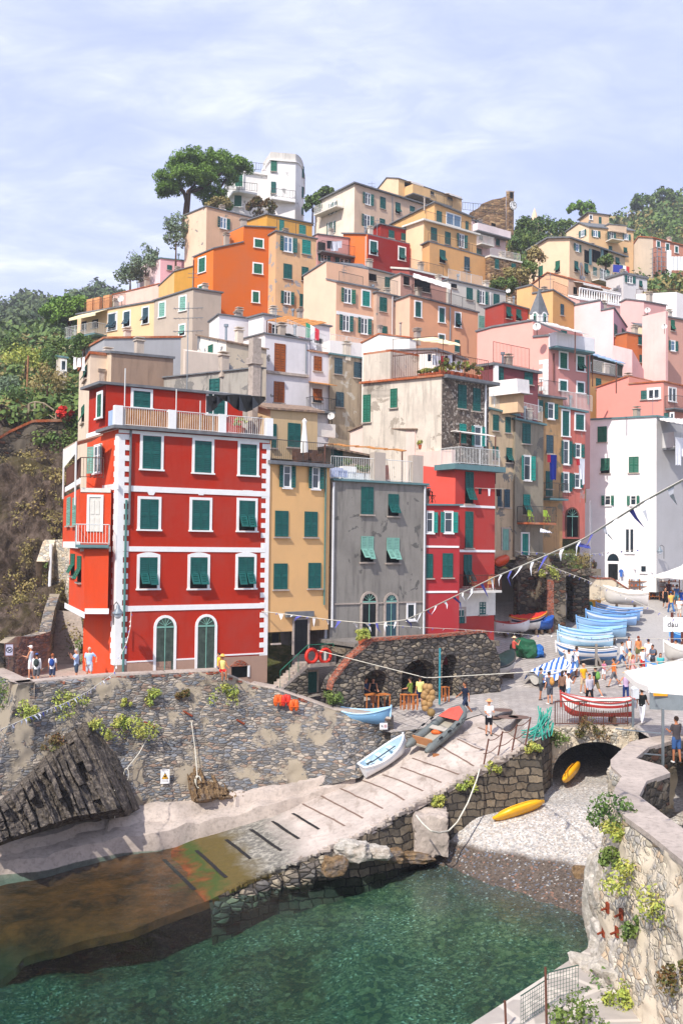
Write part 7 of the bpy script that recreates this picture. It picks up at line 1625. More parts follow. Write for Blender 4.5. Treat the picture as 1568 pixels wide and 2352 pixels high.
p_=P(*D(14,1248,120),51.3); p_.z=6.9; person('child in yellow shirt behind the boy in the straw hat',p_,200,pose='stand',top='e8c83c',bot='3c4c6c',h=1.3)
def pt(u,v,dY,label,face,**kw):
    x,y=D(14,u,v); p=P(x,y,wt[0].y+2.2+dY+ (x-42)*.012); p.z=6.87; return person(label,p,face,**kw)
pt(175,190,2.6,'older woman in white visor and vest holding a red folder by the stair wall',170,pose='hold',top='c8d4e0',bot='f0eeec',sleeve=False,hair='e8e4de',hat=('f4f2f0','cap'),h=1.64)
pt(208,200,.2,'man in white shirt and blue cap with dark backpack leaning at the terrace edge',100,top='eceae6',bot='5c5c60',hat=('3c5c9c','cap'),pack=('3a4440','dark backpack on the man in the blue cap'),sleeve='long',h=1.5)
pt(298,195,.2,'short haired woman with a blue backpack at the terrace edge',95,top='ece8e8',bot='3c4660',hair='a4603c',pack=('2c4c94','blue backpack on the short haired woman on the terrace'),h=1.45)
pt(435,190,.3,'grey haired man in light blue shirt raising a camera on the terrace',-150,pose='photo',top='a8bcdc',bot='3c4858',hair='b4aca4',h=1.62)
pt(508,190,.3,'woman in sunglasses and blue floral shirt leaning on the terrace edge',-80,pose='hip',top='b4ccec',bot='c4c8d0',hair='c8b8a8',h=1.66)
p_=Vector(Pz(1552,1752,4.95)); person('man in charcoal t shirt standing on the path behind the parapet at the right edge',p_,110,pose='hold',top='4c4648',bot='3c5c8c',skin=1,h=1.86)

pe(12,1460,1010,'woman in mint green dress browsing near the white street parasol',150,top='a8d4c0',legs='dress',longhair=True,h=1.66)
pe(12,1330,1075,'man in dark blue polo shirt bending at the souvenir stall',90,pose='hold',top='26365c',bot='3c3c40',lean=14)
pe(12,1240,1060,'stall keeper in black t shirt behind the wooden shelves',-90,pose='hold',top='222226',bot='3a3a3e')
pe(12,1525,1300,'woman in loose white shirt behind the white sign board',-120,pose='hold',top='f2f0ee',bot='d8c8b8',longhair=True)
pe(13,1510,640,'man in sky blue t shirt beside the cream covered boat at the right',-170,top='7cacd8',bot='3a4250')
pe(13,1385,745,'tall woman in turquoise top near the prow of the white and blue boat',-100,pose='walk',top='4cb4b0',bot='e8e4dc',longhair=True)
pe(13,1010,800,'man in orange t shirt and grey shorts crossing the open plaza',170,pose='walk',top='e07a34',bot='6c6c70',h=1.78)
pe(13,930,745,'little girl in pink t shirt holding her arms forward on the plaza',-60,pose='hold',top='e890a8',bot='f0f0f0',h=1.2)
# ================= umbrellas, stall, signs, ropes
def umbrella(label,c,r,h,mat,n=8,slope=.28,rz=0,val=.16,cat='umbrella',pole=True):
    root=empty('parasol',c,0,label,cat); mb=MB(); ap=Vector((0,0,h+r*slope)); rim=[Vector((r*math.cos(rz+2*math.pi*i/n),r*math.sin(rz+2*math.pi*i/n),h)) for i in range(n)]
    for i in range(n):
        a,b=rim[i],rim[(i+1)%n]; m_=(a+b)/2-UP*.08*r*.5; ma=a.lerp(ap,.5)-UP*.05;mb_=b.lerp(ap,.5)-UP*.05
        mb.add([a,m_,b,mb_,ap,ma],[(0,1,5),(1,2,3),(1,3,5),(5,3,4)]); mb.add([a,m_,b,b-UP*val,m_-UP*val,a-UP*val],[(0,5,4,1),(1,4,3,2)])
    mb.build('canopy',mat,None).parent=root
    if pole:
        MB().tube([(0,0,0),(0,0,h+r*slope+.1)],.035,8).build('pole',M['railw'],None).parent=root
        rb=MB()
        for q in rim: rb.tube([ap-UP*.1,q-UP*.02],.012,4)
        rb.build('rib',M['railw'],None).parent=root
    return root
M['canvas']=simple('f4efe8',.85,.1,0,.05,name='canvas')
c=Pz(1590,1700,4.95); c=Vector((15.6,44.0,5.0)); umbrella('large white market parasol nearest the viewer at the right edge',c,3.6,3.1,M['canvas'],4,.3,R(40),.25)
c=G(*D(12,1560,1120)); umbrella('white parasol over the street at the right picture edge',c,2.4,2.3,M['canvas'],8,.35)
c=G(*D(12,1130,985)); umbrella('wide low white parasol sheltering the souvenir stall',c+Vector((1.2,1.0,0)),3.6,2.1,M['canvas'],8,.14)
c=yp.pts(6,878,1420,'R',1.2); c.z=H['yellow'].pB.z+.2
tag(MB().lathe((0,0,0),[(.05,0),(.05,.6),(.24,.62),(.2,1.2),(.13,1.9),(.1,2.3),(.15,2.45),(.03,2.6)],10).build('folded_parasol',M['canvas'],None,smooth=30.),'white folded parasol on the yellow house roof terrace','parasol').location=c
# stall shelves
st0=G(*D(12,985,1075)); rt=empty('market_stall',st0,0,'wooden slatted souvenir stall with trinkets in front of the white house','stall'); ax=plan(-6)
w_=simple('9c6238',.8,.2,0,.3)
for j in range(4):
    MB().frame(Vector((0,0,.25+.42*j)),ax*4.2,Vector((0,.5,0)),UP*.05).build('shelf',w_,None).parent=rt
for i in range(6): MB().frame(ax*(.82*i),ax*.07,Vector((0,.06,0)),UP*1.75).build('upright',w_,None).parent=rt
tr=MB(); 
for j in range(4):
    for i in range(24): 
        if random.random()<.8: tr.box(ax*(.1+.17*i)+Vector((0,.2,.25+.42*j+.12)),random.uniform(.06,.14),.14,random.uniform(.1,.24),random.randint(0,3))
tr.build('trinkets',[simple('e8e2da',.7),simple('c86a3c',.7),simple('3c3a44',.6),simple('6a94b4',.6)],None,kind='stuff').parent=rt
ra=empty('postcard_rack',G(*D(12,960,900))+Vector((0,2,.2)),0,'white wire postcard rack left of the souvenir stall','rack')
m_=MB(); 
for i in range(5): m_.tube([(i*.4,0,0),(i*.4,0,2.0)],.02,4)
for j in range(8): m_.tube([(0,0,.2+.25*j),(1.6,0,.2+.25*j)],.015,4)
m_.build('frame',M['railw'],None).parent=ra
m_=MB()
for j in range(7):
    for i in range(9): m_.box((.1+i*.18,-.03,.33+.25*j),.12,.02,.17,random.randint(0,2))
m_.build('postcards',[simple('f0eeea',.7),simple('3a4450',.6),simple('b4c8d8',.6)],None,kind='stuff').parent=ra
p,d,n,W_,H_=H['whitebig'].rect(12,908,788,52,80,'L'); ts=MB(); ts.prism([p+n*.3+d*(W_*a)+UP*(H_*b) for a,b in ((-.25,-.5),(.25,-.5),(.25,.1),(.5,0),(.42,.35),(.15,.5),(-.15,.5),(-.42,.35),(-.5,0),(-.25,.1))],n*.06); tag(ts.build('t_shirt',simple('3f6fc0',.8),None),'blue t shirt hung for sale on the white house wall','t shirt')
def text(s_,loc,d,n,size,mat,parent=None,name='lettering'):
    cu=bpy.data.curves.new(name,'FONT'); cu.body=s_; cu.size=size; cu.extrude=.004; cu.align_x='CENTER'; cu.align_y='CENTER'; o=bpy.data.objects.new('t',cu); COL.objects.link(o)
    dg=bpy.context.evaluated_depsgraph_get(); me=bpy.data.meshes.new_from_object(o.evaluated_get(dg)); bpy.data.objects.remove(o); me.materials.clear(); me.materials.append(mat)
    q=bpy.data.objects.new(name,me); COL.objects.link(q); m=Matrix((d,UP.cross(d)*0+n.cross(d).normalized(),n)).transposed(); q.rotation_euler=m.to_euler()
    if parent: q.parent=parent; q.location=Vector(loc)-wloc(parent)
    else: q.location=loc
    return q
def panel(name,label,cat,p,d,n,W,Hh,mat,t=.03):
    o=p-d*W/2-UP*Hh/2; return empty(name,p,0,label,cat)
def signboard(name,label,p,d,n,W,Hh,mat=None,frame=None):
    root=empty(name,p,0,label,'sign'); b=MB(); b.frame(-d*W/2-UP*Hh/2,d*W,UP*Hh,n*.04); b.build('board',mat or M['white'],None).parent=root
    if frame: 
        f=MB(); 
        for s_ in(-1,1): f.frame(d*(W/2*s_)-d*.03-UP*Hh/2,d*.06,UP*Hh,n*.06); f.frame(-d*W/2+UP*(Hh/2*s_-.03),d*W,UP*.06,n*.062)
        f.build('frame',frame,None).parent=root
    return root
# sign on brown frame at the right edge: "dau"
xd=Vector((1,0,0)); ny=Vector((0,-1,0))
p=P(*D(13,1535,298),66); sg=signboard('sign','white rounded sign board reading dau on a brown timber frame',p,xd,ny,4.2/2,.95); text('dau',p+ny*.06-xd*.45,xd,ny,.5,M['black'],sg)
f_=MB(); 
for u in (1478,1560): a=P(*D(13,u,200 if u<1500 else 300),66.05); b=G(*D(13,u,470)); f_.tube([a,Vector((a.x,a.y,b.z-.4))],.1,4)
f_.frame(P(*D(13,1470,345),66.1),(3,0,0),(0,.12,0),(0,0,.2)); fr=empty('timber_frame',P(*D(13,1478,470),66.05),0,'dark red brown timber frame holding the white sign','frame'); f_.build('posts',simple('5f3026',.7),fr)
# blackboard in the cafe
p=c0+drc*uC(920)-nc*1.2; p.z=zC(920,790); sg=signboard('blackboard','cafe blackboard listing pasta pizza panini focacce under the stone arch',p,drc,nc,.62,1.15,M['black'],simple('3c2c22',.8))
for i,w_ in enumerate(('PASTA','PIZZA','PANINI','FOCACCE')): text(w_,p+nc*.06+UP*(.33-.24*i),drc,nc,.15,M['white'],sg)
# warning sign on harbour wall
def wallpt(k,u,v,off=.25):
    x,y=D(k,u,v); bv=getattr(wallpt,'b',None)
    if bv is None:
        V_=[tuple(v_) for o_ in hw.children if o_.name.startswith('wall_face') for v_ in [vv.co+Vector(hw.location) for vv in o_.data.vertices]]; o_=[o for o in hw.children if o.name.startswith('wall_face')][0]
        bv=wallpt.b=BVHTree.FromPolygons(V_,[tuple(p.vertices) for p in o_.data.polygons])
    loc=bv.ray_cast(CAM,ray(x,y))[0]
    return (loc-ray(x,y).normalized()*off) if loc else P(x,y,47)
wd=Vector((.97,.24,0)); wn_=Vector((.24,-.97,0))
p=wallpt(14,942,722); sg=signboard('sign','white warning sign with yellow falling rock triangle on the harbour wall',p,wd,wn_,.62,.98); sg.scale=(.68,)*3
t_=MB(); t_.prism([wd*-.24-UP*.16,wd*.24-UP*.16,UP*.28],wn_*.05); t_.build('triangle',M['black'],None).parent=sg
t_=MB(); t_.prism([wd*-.2-UP*.14,wd*.2-UP*.14,UP*.22],wn_*.056); t_.build('triangle',M['yellow'],None).parent=sg
t_=MB(); t_.prism([wd*-.1-UP*.02,wd*.0-UP*.06,wd*.08+UP*.04,wd*.02+UP*.12,wd*-.05+UP*.06],wn_*.062).prism([wd*.0-UP*.1,wd*.1-UP*.1,wd*.08-UP*.06],wn_*.062); t_.build('symbol',M['black'],None).parent=sg
for j,z in enumerate((-.26,-.35,.42)):
    t_=MB()
    for i in range(7): t_.frame(wd*(-.22+.065*i)+UP*z,wd*.045,UP*.025,wn_*.045)
    t_.build('small_print',simple('6a6a74',.8),None).parent=sg
p=wallpt(15,760,292,.15); sg=signboard('sign','small white sign with prohibition symbols at the right end of the harbour wall',p,wd,wn_,.62,.5); sg.scale=(.68,)*3
t_=MB(); 
for a in range(12):
    q0=wd*(.14+.1*math.cos(a*math.pi/6))+UP*.1*math.sin(a*math.pi/6); q1=wd*(.14+.1*math.cos((a+1)*math.pi/6))+UP*.1*math.sin((a+1)*math.pi/6); t_.tube([q0+wn_*.05,q1+wn_*.05],.012,4)
t_.build('ring_symbol',M['red'],None).parent=sg
t_=MB(); t_.box(wd*-.15+wn_*.05+UP*.03,.1,.02,.06,0,.24).box(wd*-.08+wn_*.05-UP*.04,.08,.02,.03,0,.24).box(wd*.14+wn_*.05,.05,.02,.1,0,.24); t_.build('symbol',M['black'],None).parent=sg
p=P(*D(18,112,2055),50.2); sg=signboard('sign','framed no diving sign standing against the stair wall',p,Vector((.95,.3,0)),Vector((.3,-.95,0)),.42,.62,simple('c8c4d8',.6),simple('6c4a40',.7))
dd_=Vector((.95,.3,0)); nn_=Vector((.3,-.95,0)); t_=MB()
for a in range(14):
    q0=dd_*(.14*math.cos(a*math.pi/7))+UP*.14*math.sin(a*math.pi/7); q1=dd_*(.14*math.cos((a+1)*math.pi/7))+UP*.14*math.sin((a+1)*math.pi/7); t_.tube([q0+nn_*.05,q1+nn_*.05],.014,4)
t_.tube([dd_*-.1+UP*.1+nn_*.05,dd_*.1-UP*.1+nn_*.05],.014,4).tube([dd_*-.07-UP*.08+nn_*.05,dd_*.02+nn_*.05,dd_*.08+UP*.04+nn_*.05],.018,4); t_.build('symbol',M['black'],None).parent=sg
MB().tube([-UP*.3,-UP*1.3-dd_*.05],.02,5).build('post',simple('6c4a40',.7),None).parent=sg
# info board near right parasol
p=G(*D(13,1490,985))+UP*.75; sg=signboard('notice_board','grey notice board with orange and blue posters at the right edge',p,Vector((.95,-.15,0)),ny,2.6,1.5,simple('7c8488',.7),None)
for u,cx in ((-.8,'f0a018'),(.55,'6cb4e4')): t_=MB(); t_.frame(Vector((u-.3,-.07,.0)),(.75,0,0),(0,.03,0),(0,0,.72)); t_.build('poster',simple(cx,.6),None).parent=sg
t_=MB().prism([Vector((-.62+.16*math.cos(a*.7),-.075,.36+.2*math.sin(a*.7))) for a in range(9)],(0,-.01,0)).prism([Vector((.75+.14*math.cos(a*.7),-.075,.36+.2*math.sin(a*.7))) for a in range(9)],(0,-.01,0)); t_.build('poster_picture',M['white'],None).parent=sg
# ---- street lamp on the red corner, lamp on white house
def lamp(label,p,d):
    root=empty('wall_lamp',p,0,label,'lamp'); MB().tube([(0,0,-.9),(0,0,.1),d*.25+UP*.25,d*.45+UP*.15],.025,6).build('bracket',M['rail'],None).parent=root
    MB().lathe(d*.45-UP*.35,[(.03,.5),(.09,.42),(.1,.3),(.26,.1),(.28,.06),(.27,.04)],14).build('lamp_shade',simple('7c8890',.4,.5),None,smooth=40.).parent=root
    MB().lathe(d*.45-UP*.4,[(.2,.1),(.19,0),(.12,-.12),(.03,-.16)],12).build('glass',simple('c4ccd4',.2,.6),None,smooth=True).parent=root
lamp('grey bell shaped street lamp on the corner of the red house',P(*D(2,448,745),49.3),Vector((.6,-.75,0)))
lamp('black lantern on a bracket on the right of the white house wall',H['whitebig'].pts(12,1362,520,'L',.1),Vector((-.9,-.3,0)))
# ---- ropes and bunting
def cat(a,b,sag,n=40):
    out=[]; 
    for i in range(n+1):
        t=i/n; p=a.lerp(b,t); p=p-UP*(sag*4*t*(1-t)); out.append(p)
    return out
def bunting(label,pts,rr,count,size,cols,seed=0,jit=.6,name='bunting'):
    root=empty(name,pts[0],0,label,'bunting'); ln_=MB().tube([p-pts[0] for p in pts],rr,5).build('cord',M['rope'],None); ln_.parent=root
    g=random.Random(seed); q=resample(pts,count+1)
    for i in range(1,count+1):
        p=q[i]-pts[0]; t_=(q[i+1]-q[i]).normalized(); s_=size if not callable(size) else size(i/count); w=t_*s_*.32
        tip=p-UP*s_*g.uniform(.55,1.)+Vector((g.uniform(-jit,jit),g.uniform(-jit,jit),0))*s_; mid=(p+tip)/2+Vector((g.uniform(-.2,.2),g.uniform(-.2,.2),.05))*s_
        f_=MB(); f_.add([p-w,p+w,mid+w*.6,mid-w*.6,tip],[(0,1,2,3),(3,2,4)]); f_.build('pennant',cols[i%len(cols)],None).parent=root
WH=simple('f2f2f6',.8,.1,0,.05,name='cloth'); BL=simple('5f62b4',.8,.1,0,.1,name='cloth')
K1=P(601,1404,54.2)
big=[P(*q) for q in ((601,1404,54.2),(700,1416,53),(760,1424,51),(850,1432,48),(930,1424,44),(960,1411,42),(1060,1362,36),(1137,1325,32),(1240,1282,27),(1340,1238,24),(1480,1150,18.5),(1600,1085,16))]
bunting('long white and blue bunting rising from the red house to the right edge',resample(big,80),.022,34,lambda t:.5,[WH,WH,BL],3)
b2=cat(P(310,1402,49),P(-40,1720,36),.4); 
b2=[P(*q) for q in ((302,1398,49.3),(300,1440,48.6),(292,1475,48),(270,1520,46.5),(262,1546,46),(200,1590,43),(150,1615,41),(60,1650,38),(-30,1690,35))]
bunting('small flag bunting dropping from the lamp corner over the harbour wall',resample(b2,60),.014,46,lambda t:.16+.12*t,[WH,BL,WH],5)
b3=[P(*D(10,*q[:2]),q[2]) for q in ((0,385,54.2),(410,438,53),(780,470,52),(1010,487,52),(1250,498,54),(1568,522,58))]+[P(*D(13,*q[:2]),q[2]) for q in ((385,385,62),(560,388,62),(1000,410,56),(1200,412,54),(1640,410,50))]
bunting('thin bunting running level across the plaza past the grey house',resample(b3,90),.012,40,.16,[WH,BL],7)
b4=[P(*D(11,*q[:2]),q[2]) for q in ((918,1015,74),(1100,1100,68),(1300,1180,62),(1568,1280,56))]+[P(*D(12,*q[:2]),q[2]) for q in ((600,905,54),(860,1010,50),(1180,1155,46),(1460,1280,42),(1640,1360,40))]
bunting('bunting crossing diagonally above the row of blue boats',resample(b4,90),.013,34,.2,[WH,BL],9)
b5=[P(*D(11,*q[:2]),q[2]) for q in ((918,1018,74),(1250,1042,76),(1568,1045,80))]+[P(*D(12,*q[:2]),q[2]) for q in ((680,575,83),(900,550,84),(1250,525,82))]
bunting('short bunting stretched along the top of the arched wall',resample(b5,60),.014,24,.3,[WH,BL],11)
b6=[P(*D(10,*q[:2]),q[2]) for q in ((345,630,52.5),(640,705,50),(1028,803,47),(1568,772,47))]+[P(*D(13,*q[:2]),q[2]) for q in ((870,642,44),(1300,605,40),(1640,580,38))]
r_=empty('rope',b6[0],0,'plain white rope crossing the plaza in front of the cafe','rope'); MB().tube([p-b6[0] for p in resample(b6,60)],.02,5).build('cord',M['rope'],None).parent=r_
# cables on red front
cb=[P(*D(2,*q[:2]),49.3+q[0]*.0042-.3) for q in ((440,850),(500,860),(560,905),(730,920),(880,935),(1040,905),(1190,900),(1330,860),(1465,785))]
tag(MB().tube(resample(cb,50),.035,5).build('cable',M['rope'],None),'pale cable bundle sagging across the ground floor of the red house','cable')
# mooring ropes + block
blk=rock('mooring_block',Pz(988,1912,1.3),.95,.85,1.15,M['conc'],'large pale concrete mooring block at the quay foot','concrete block',3,amp=.16,sub=4,cube=.85)
rp=[P(*D(15,*q[:2]),q[2]) for q in ((1308,535,45.2),(1290,600,44.6),(1240,730,43.8),(1180,840,43.2),(1130,890,42.8),(1080,900,42),(1030,890,41.6),(985,850,41.8),(945,800,42.2))]
tag(MB().tube(resample(rp,50),.035,6).build('rope',M['rope'],None,smooth=True),'thick mooring rope sagging from the slipway rail to the concrete block','rope')
for i,(u,v,a,b,c_,lab) in enumerate([(590,1000,1.0,.6,.5,'flat topped pale boulder at the slipway edge by the water'),(690,1010,1.1,.6,.4,'long broken boulder right of the flat topped one'),(480,1090,.7,.5,.5,'grey rounded boulder at the water under the slipway'),(800,1030,.8,.5,.35,'low brown rock in the water before the mooring block'),(940,1040,1.1,.6,.3,'flat reddish rock at the foot of the mooring block'),(1330,950,.85,.5,.35,'smooth greenish boulder on the wet shingle')]):
    k_=15; x_,y_=D(15,u,v); te=min(top,key=lambda q:abs((q-CAM).dot(CR)/(q-CAM).dot(CF)*F+784-x_)); rock('boulder',(P(x_,y_,te.y-.75) if i<5 else Pz(x_,y_,.5)),a*.8,b*.8,c_*.9,M['limestone'] if i<2 else M['stratab'],lab,'rock',seed=i*5.,amp=.3,sub=4)
rock('boulder',Pz(*D(19,985,315),.6),.6,.5,.4,M['stratab'],'small mossy boulder at the foot of the right hand wall','rock',seed=50,amp=.25)
# rock teeth along the slipway edge near the water
tb_=MB()
for i in range(2,34):
    p=top[i]; 
tt=empty('quay_stones',top[6]-UP*.6,0,'row of broken upright stones along the low end of the slipway edge','rock')
for i in range(3,44,5):
    p=top[i]; rock('stone',Vector((p.x+.15,p.y-.2,p.z-.6)),random.uniform(.3,.5),.35,random.uniform(.4,.55),M['stonecafe'],seed=i*1.3,parent=tt,amp=.3,sub=2)
# slipway railing posts
rr_=empty('slipway_railing',RH(15,1330,520),0,'leaning rusty iron posts with rope along the slipway edge','railing'); m_=MB(); prev=None
for u,v,v2 in ((1328,525,425),(1408,480,390),(1490,440,355),(1568,400,330)):
    p=RH(15,u,v) if u<1560 else P(*D(15,u,v),45.6); 
    if p is None: continue
    q=p+Vector((.25,.1,1.25)); m_.tube([p,q],.04,6); 
    if prev: m_.tube(cat(prev[1]-UP*.05,q-UP*.05,.12,8),.02,5); m_.tube(cat(prev[0]+UP*.6,p+UP*.6,.1,8),.02,5)
    prev=(p,q)
m_.v=[tuple(Vector(v)-wloc(rr_)) for v in m_.v]; m_.build('posts',M['railr'],None).parent=rr_
# bridge railing
br2=empty('bridge_railing',(10.5,48.8,5.2),0,'rusty iron railing with thin bars along the bridge edge','railing'); m_=MB(); rail(m_,(0,0,0),(3.6,.25,0),1.15,.12,.016,1.2); m_.build('bars',M['railr'],None).parent=br2
tag(MB().tube([(0,0,-.9),(0,0,1.5)],.07,8).build('metal_post',M['metal'],None),'grey metal post at the right end of the bridge railing','post').location=(14.35,49.0,5.0)
# gantry rail behind parapet
tag(MB().tube([(0,0,-1),(0,0,1.9)],.06,8).tube([(0,0,.9),(-1.6,1.0,.9)],.03,5).tube([(0,0,.05),(-1.6,.6,.05)],.03,5).build('metal_post',M['metal'],None),'grey steel post rising from the inner side of the parapet','post').location=Pz(1521,1738,5.6)
# net bundle turquoise
nb_=MB(); g=random.Random(4); base_=Vector((9.6,46.8,5.1))
for i in range(26):
    a=base_+Vector((g.uniform(-.3,.4),g.uniform(-.4,.4),g.uniform(.6,1.3))); b=base_+Vector((g.uniform(-1.2,.2),g.uniform(-1,.2),g.uniform(-.1,.2))); nb_.tube(cat(a,b,g.uniform(.05,.3),8),.028,4)
tag(nb_.build('fishing_rope',simple('3fa08c',.8,.2),None),'tangle of turquoise rope heaped at the bridge corner','rope')
# manholes
for i,(u,v) in enumerate(((465,152),(410,182),(566,182),(507,212),(672,262))):
    p=G(*D(16,u,v)) if i<4 else Pz(*D(16,u,v),4.85); tag(MB().lathe((0,0,0),[(.55,0),(.55,.012),(.5,.02),(.01,.02)],20).build('manhole_cover',simple('7a6258',.85,.2,0,.3),None),['round brown manhole cover nearest the far wall','round manhole cover half behind the woman in shorts','rightmost round manhole cover of the group','lowest round manhole cover of the group of four','worn manhole cover at the top of the slipway'][i],'manhole cover','manhole covers on the plaza').location=p+UP*.01
# float bundle
fb=empty('float_bundle',P(*D(10,1040,990),53.6),0,'hanging bundle of round cork brown fishing floats at the cafe','floats'); fz=5.2
for i,(u,v) in enumerate(((1022,860),(1045,862),(1018,900),(1060,895),(1012,915),(1035,925),(1060,925),(1015,960),(1045,965),(1020,990),(1048,940),(1030,880))):
    p=P(*D(10,u,v),53.5); MB().ell((0,0,0),.2,.2,.2,0,12,8).build('float',simple('b08a58',.6,.3,0,.3),None,smooth=True).parent=fb; fb.children[-1].location=p-wloc(fb)
tag(MB().ell((0,0,0),.22,.22,.22,0,12,8).build('float',simple('8c7040',.6),None,smooth=True),'single round float lying on the ground before the bundle','float').location=P(*D(10,1056,1020),52.2)
# teal post + string
tag(MB().tube([(0,0,0),(0,0,3.1)],.055,8).build('drainpipe',simple('2f8c98',.5),None),'turquoise pipe running down between the cafe arches','pipe').location=P(*D(10,1108,970),55.3)
# life vests on the wall
for i,(u,v,lab) in enumerate(((100,945,'orange life jacket at the left of the group on the wall'),(148,945,'red life jacket in the middle of the group on the wall'),(197,975,'orange life jacket at the right of the group on the wall'))):
    p=P(*D(10,u,v),50.4); m_=MB(); m_.ell((-.13,0,0),.13,.1,.3,0,10,8); m_.ell((.13,0,0),.13,.1,.3,0,10,8); m_.ell((0,.03,.15),.15,.09,.16,0,10,8); m_.box((0,-.1,-.05),.45,.03,.05)
    o=empty('life_jacket',p,R(15),lab,'life jacket','life jackets hung on the harbour wall'); m_.build('vest',M['orange'] if i!=1 else M['red'],None,smooth=40.).parent=o
# cafe furniture
def table(label,p,w=.75,dd=.6,h=.72,mat=None,cat='table',name='table',group=None):
    r=empty(name,p,R(30),label,cat,group); MB().box((0,0,h),w,dd,.04).build('top' if cat!='chair' else 'seat',mat,None).parent=r
    for a in(-1,1):
        for b in(-1,1): MB().box((a*(w/2-.04),b*(dd/2-.04),h/2),.05,.05,h).build('leg',mat,None).parent=r
    return r
ow_=simple('c8783c',.6,.3,0,.2)
for u,v,lab in ((672,990,'orange wooden table at the left inside the cafe arch'),(745,985,'orange wooden table right of the first under the cafe arch')): p=P(*D(10,u,v),53.9); p.z=5.12; table(lab,p,.8,.6,.72,ow_,group='cafe tables')
for u,v,lab in ((888,1022,'tall orange stool beside the middle cafe arch'),(1145,915,'tall wooden stool inside the right cafe arch'),(945,985,'wooden stool behind the boy in yellow')): p=P(*D(10,u,v),53.2 if u<1000 else 56.2); p.z=5.15; r=table(lab,p,.36,.36,.8,ow_,'stool','stool','cafe stools'); MB().box((0,0,.3),.34,.03,.03).box((0,.0,.31),.03,.34,.03).build('stretcher',ow_,None).parent=r
# balcony chairs
def chair(label,p,rz,mat,group=None):
    r=empty('folding_chair',p,rz,label,'chair',group); MB().box((0,0,.45),.4,.4,.03).build('seat',mat,None).parent=r
    b=MB(); 
    for i in range(5): b.box((-.16+.08*i,.2,.7),.05,.03,.45)
    b.build('backrest',mat,None).parent=r
    for a in(-1,1): MB().tube([(a*.18,-.2,0),(a*.18,.2,.9)],.015,5).build('leg',mat,None).parent=r; MB().tube([(a*.16,.2,0),(a*.16,-.18,.45)],.015,5).build('leg',mat,None).parent=r
rb_=H['red2']; wd_=simple('d0a060',.6)
for u,v,rz,lab in ((492,1340,.5,'pale wooden folding chair at the left of the lowest red balcony'),(650,1330,-1.,'pale wooden folding chair at the right of the lowest red balcony')): p=rb_.pts(11,u,1370,'R',.5); chair(lab,p,R(36)+rz,wd_,'wooden chairs on the red balcony')
gb=H['greybrown']; lime=simple('b4d43c',.5)
for u,lab in ((1005,'lime green folding chair left on the grey brown balcony'),(1150,'lime green folding chair right on the grey brown balcony')): chair(lab,gb.pts(11,u,760,'R',.6),R(34),lime,'lime chairs on the balcony')
rf_=H['red3']
for u,lab in ((150,'dark wooden chair by the wall on the crimson wing terrace'),(240,'dark wooden folding chair right of the small terrace table')): chair(lab,rf_.pts(11,u,598,'R',-1.0)+UP*.12,R(60),simple('5c2c22',.7),'terrace chairs on the crimson wing')
p=rf_.pts(11,205,598,'R',-1.2)+UP*.12; table('dark folding table on the crimson wing terrace',p,.6,.6,.7,simple('5c2c22',.7))
# terrace furniture of the yellow house
for u,lab in ((830,'brown rattan armchair left on the yellow house terrace'),(950,'brown rattan armchair right on the yellow house terrace')):
    p=yp.pts(6,u,1400,'R',1.4); p.z=H['yellow'].pB.z+.2; r=empty('armchair',p,R(30),lab,'chair','rattan chairs on the roof terrace'); bm_=simple('5c3c2c',.8)
    MB().box((0,0,.25),.7,.65,.4).build('seat',bm_,None).parent=r; MB().box((0,.28,.6),.7,.12,.5).build('backrest',bm_,None).parent=r; MB().box((-.32,0,.5),.1,.6,.25).build('armrest',bm_,None).parent=r; MB().box((.32,0,.5),.1,.6,.25).build('armrest',bm_,None).parent=r
# pots, laundry, dishes, awnings
def pot(label,p,r=.16,lm='bush',hgt=.35,cat='potted plant',s=.05,group=None):
    root=empty('potted_plant',p,0,label,cat,group); MB().lathe((0,0,0),[(r*.7,0),(r,r*1.5),(r*1.05,r*1.6),(r*.85,r*1.6)],10).build('pot',simple('b8603c',.85,.2,0,.2),None).parent=root
    a,b=clumps((0,0,r*1.6+hgt*.5),(r*1.3,r*1.3,hgt*.6),7,.1,int(p.x*100)%97); V,Fc=leafcloud(a,b,30,s,seed=3); npmesh('leaves',V,Fc,M[lm],root)
rs=H['stoneb']; gp='potted plants along the stone house terrace'
for i in range(9): u=600+i*26; pot('potted plant %s on the lit side of the stone house terrace'%['first','second','third','fourth','fifth','sixth','seventh','eighth','ninth'][i]+' counted from the left',rs.pts(7,u,560,'L',-.35)*1+Vector((0,0,rs.pB.z+.17-rs.pts(7,u,560,'L').z)),.15,'yel' if i%3 else 'bush',.3,group=gp)
for i in range(9):
    u=850+i*42; q=rs.pts(7,u,560,'R',-.3); q.z=rs.pB.z+.17; pot('planter %s along the dark front edge of the stone house terrace'%['one','two','three','four','five','six','seven','eight','nine'][i]+' from the corner',q,.22,['bush','dry','yel'][i%3],.6+.3*(i%2),s=.07,group='planters along the pebbled front')
pot('terracotta pot with red flowers at the top of the cafe coping',P(*D(10,628,600),54.4),.3,'yel',.5)
for u,lab in ((602,'small green pot on the teal door terrace'),(672,'terracotta pot with yellow plant on the teal door terrace'),(712,'terracotta pot right of the yellow plant')): q=v.pts(7,u,1225,'R',.3) if hasattr(v,'pts') else H['veranda'].pts(7,u,1225,'R',.3); pot(lab,q,.16,'yel',.3)
pot('leafy orange potted plants at the right of the red house terrace',h.pB if False else Vector((H['red'].C.x-1.6,H['red'].C.y-.2,H['red'].pB.z+.2)),.25,'yel',.6)
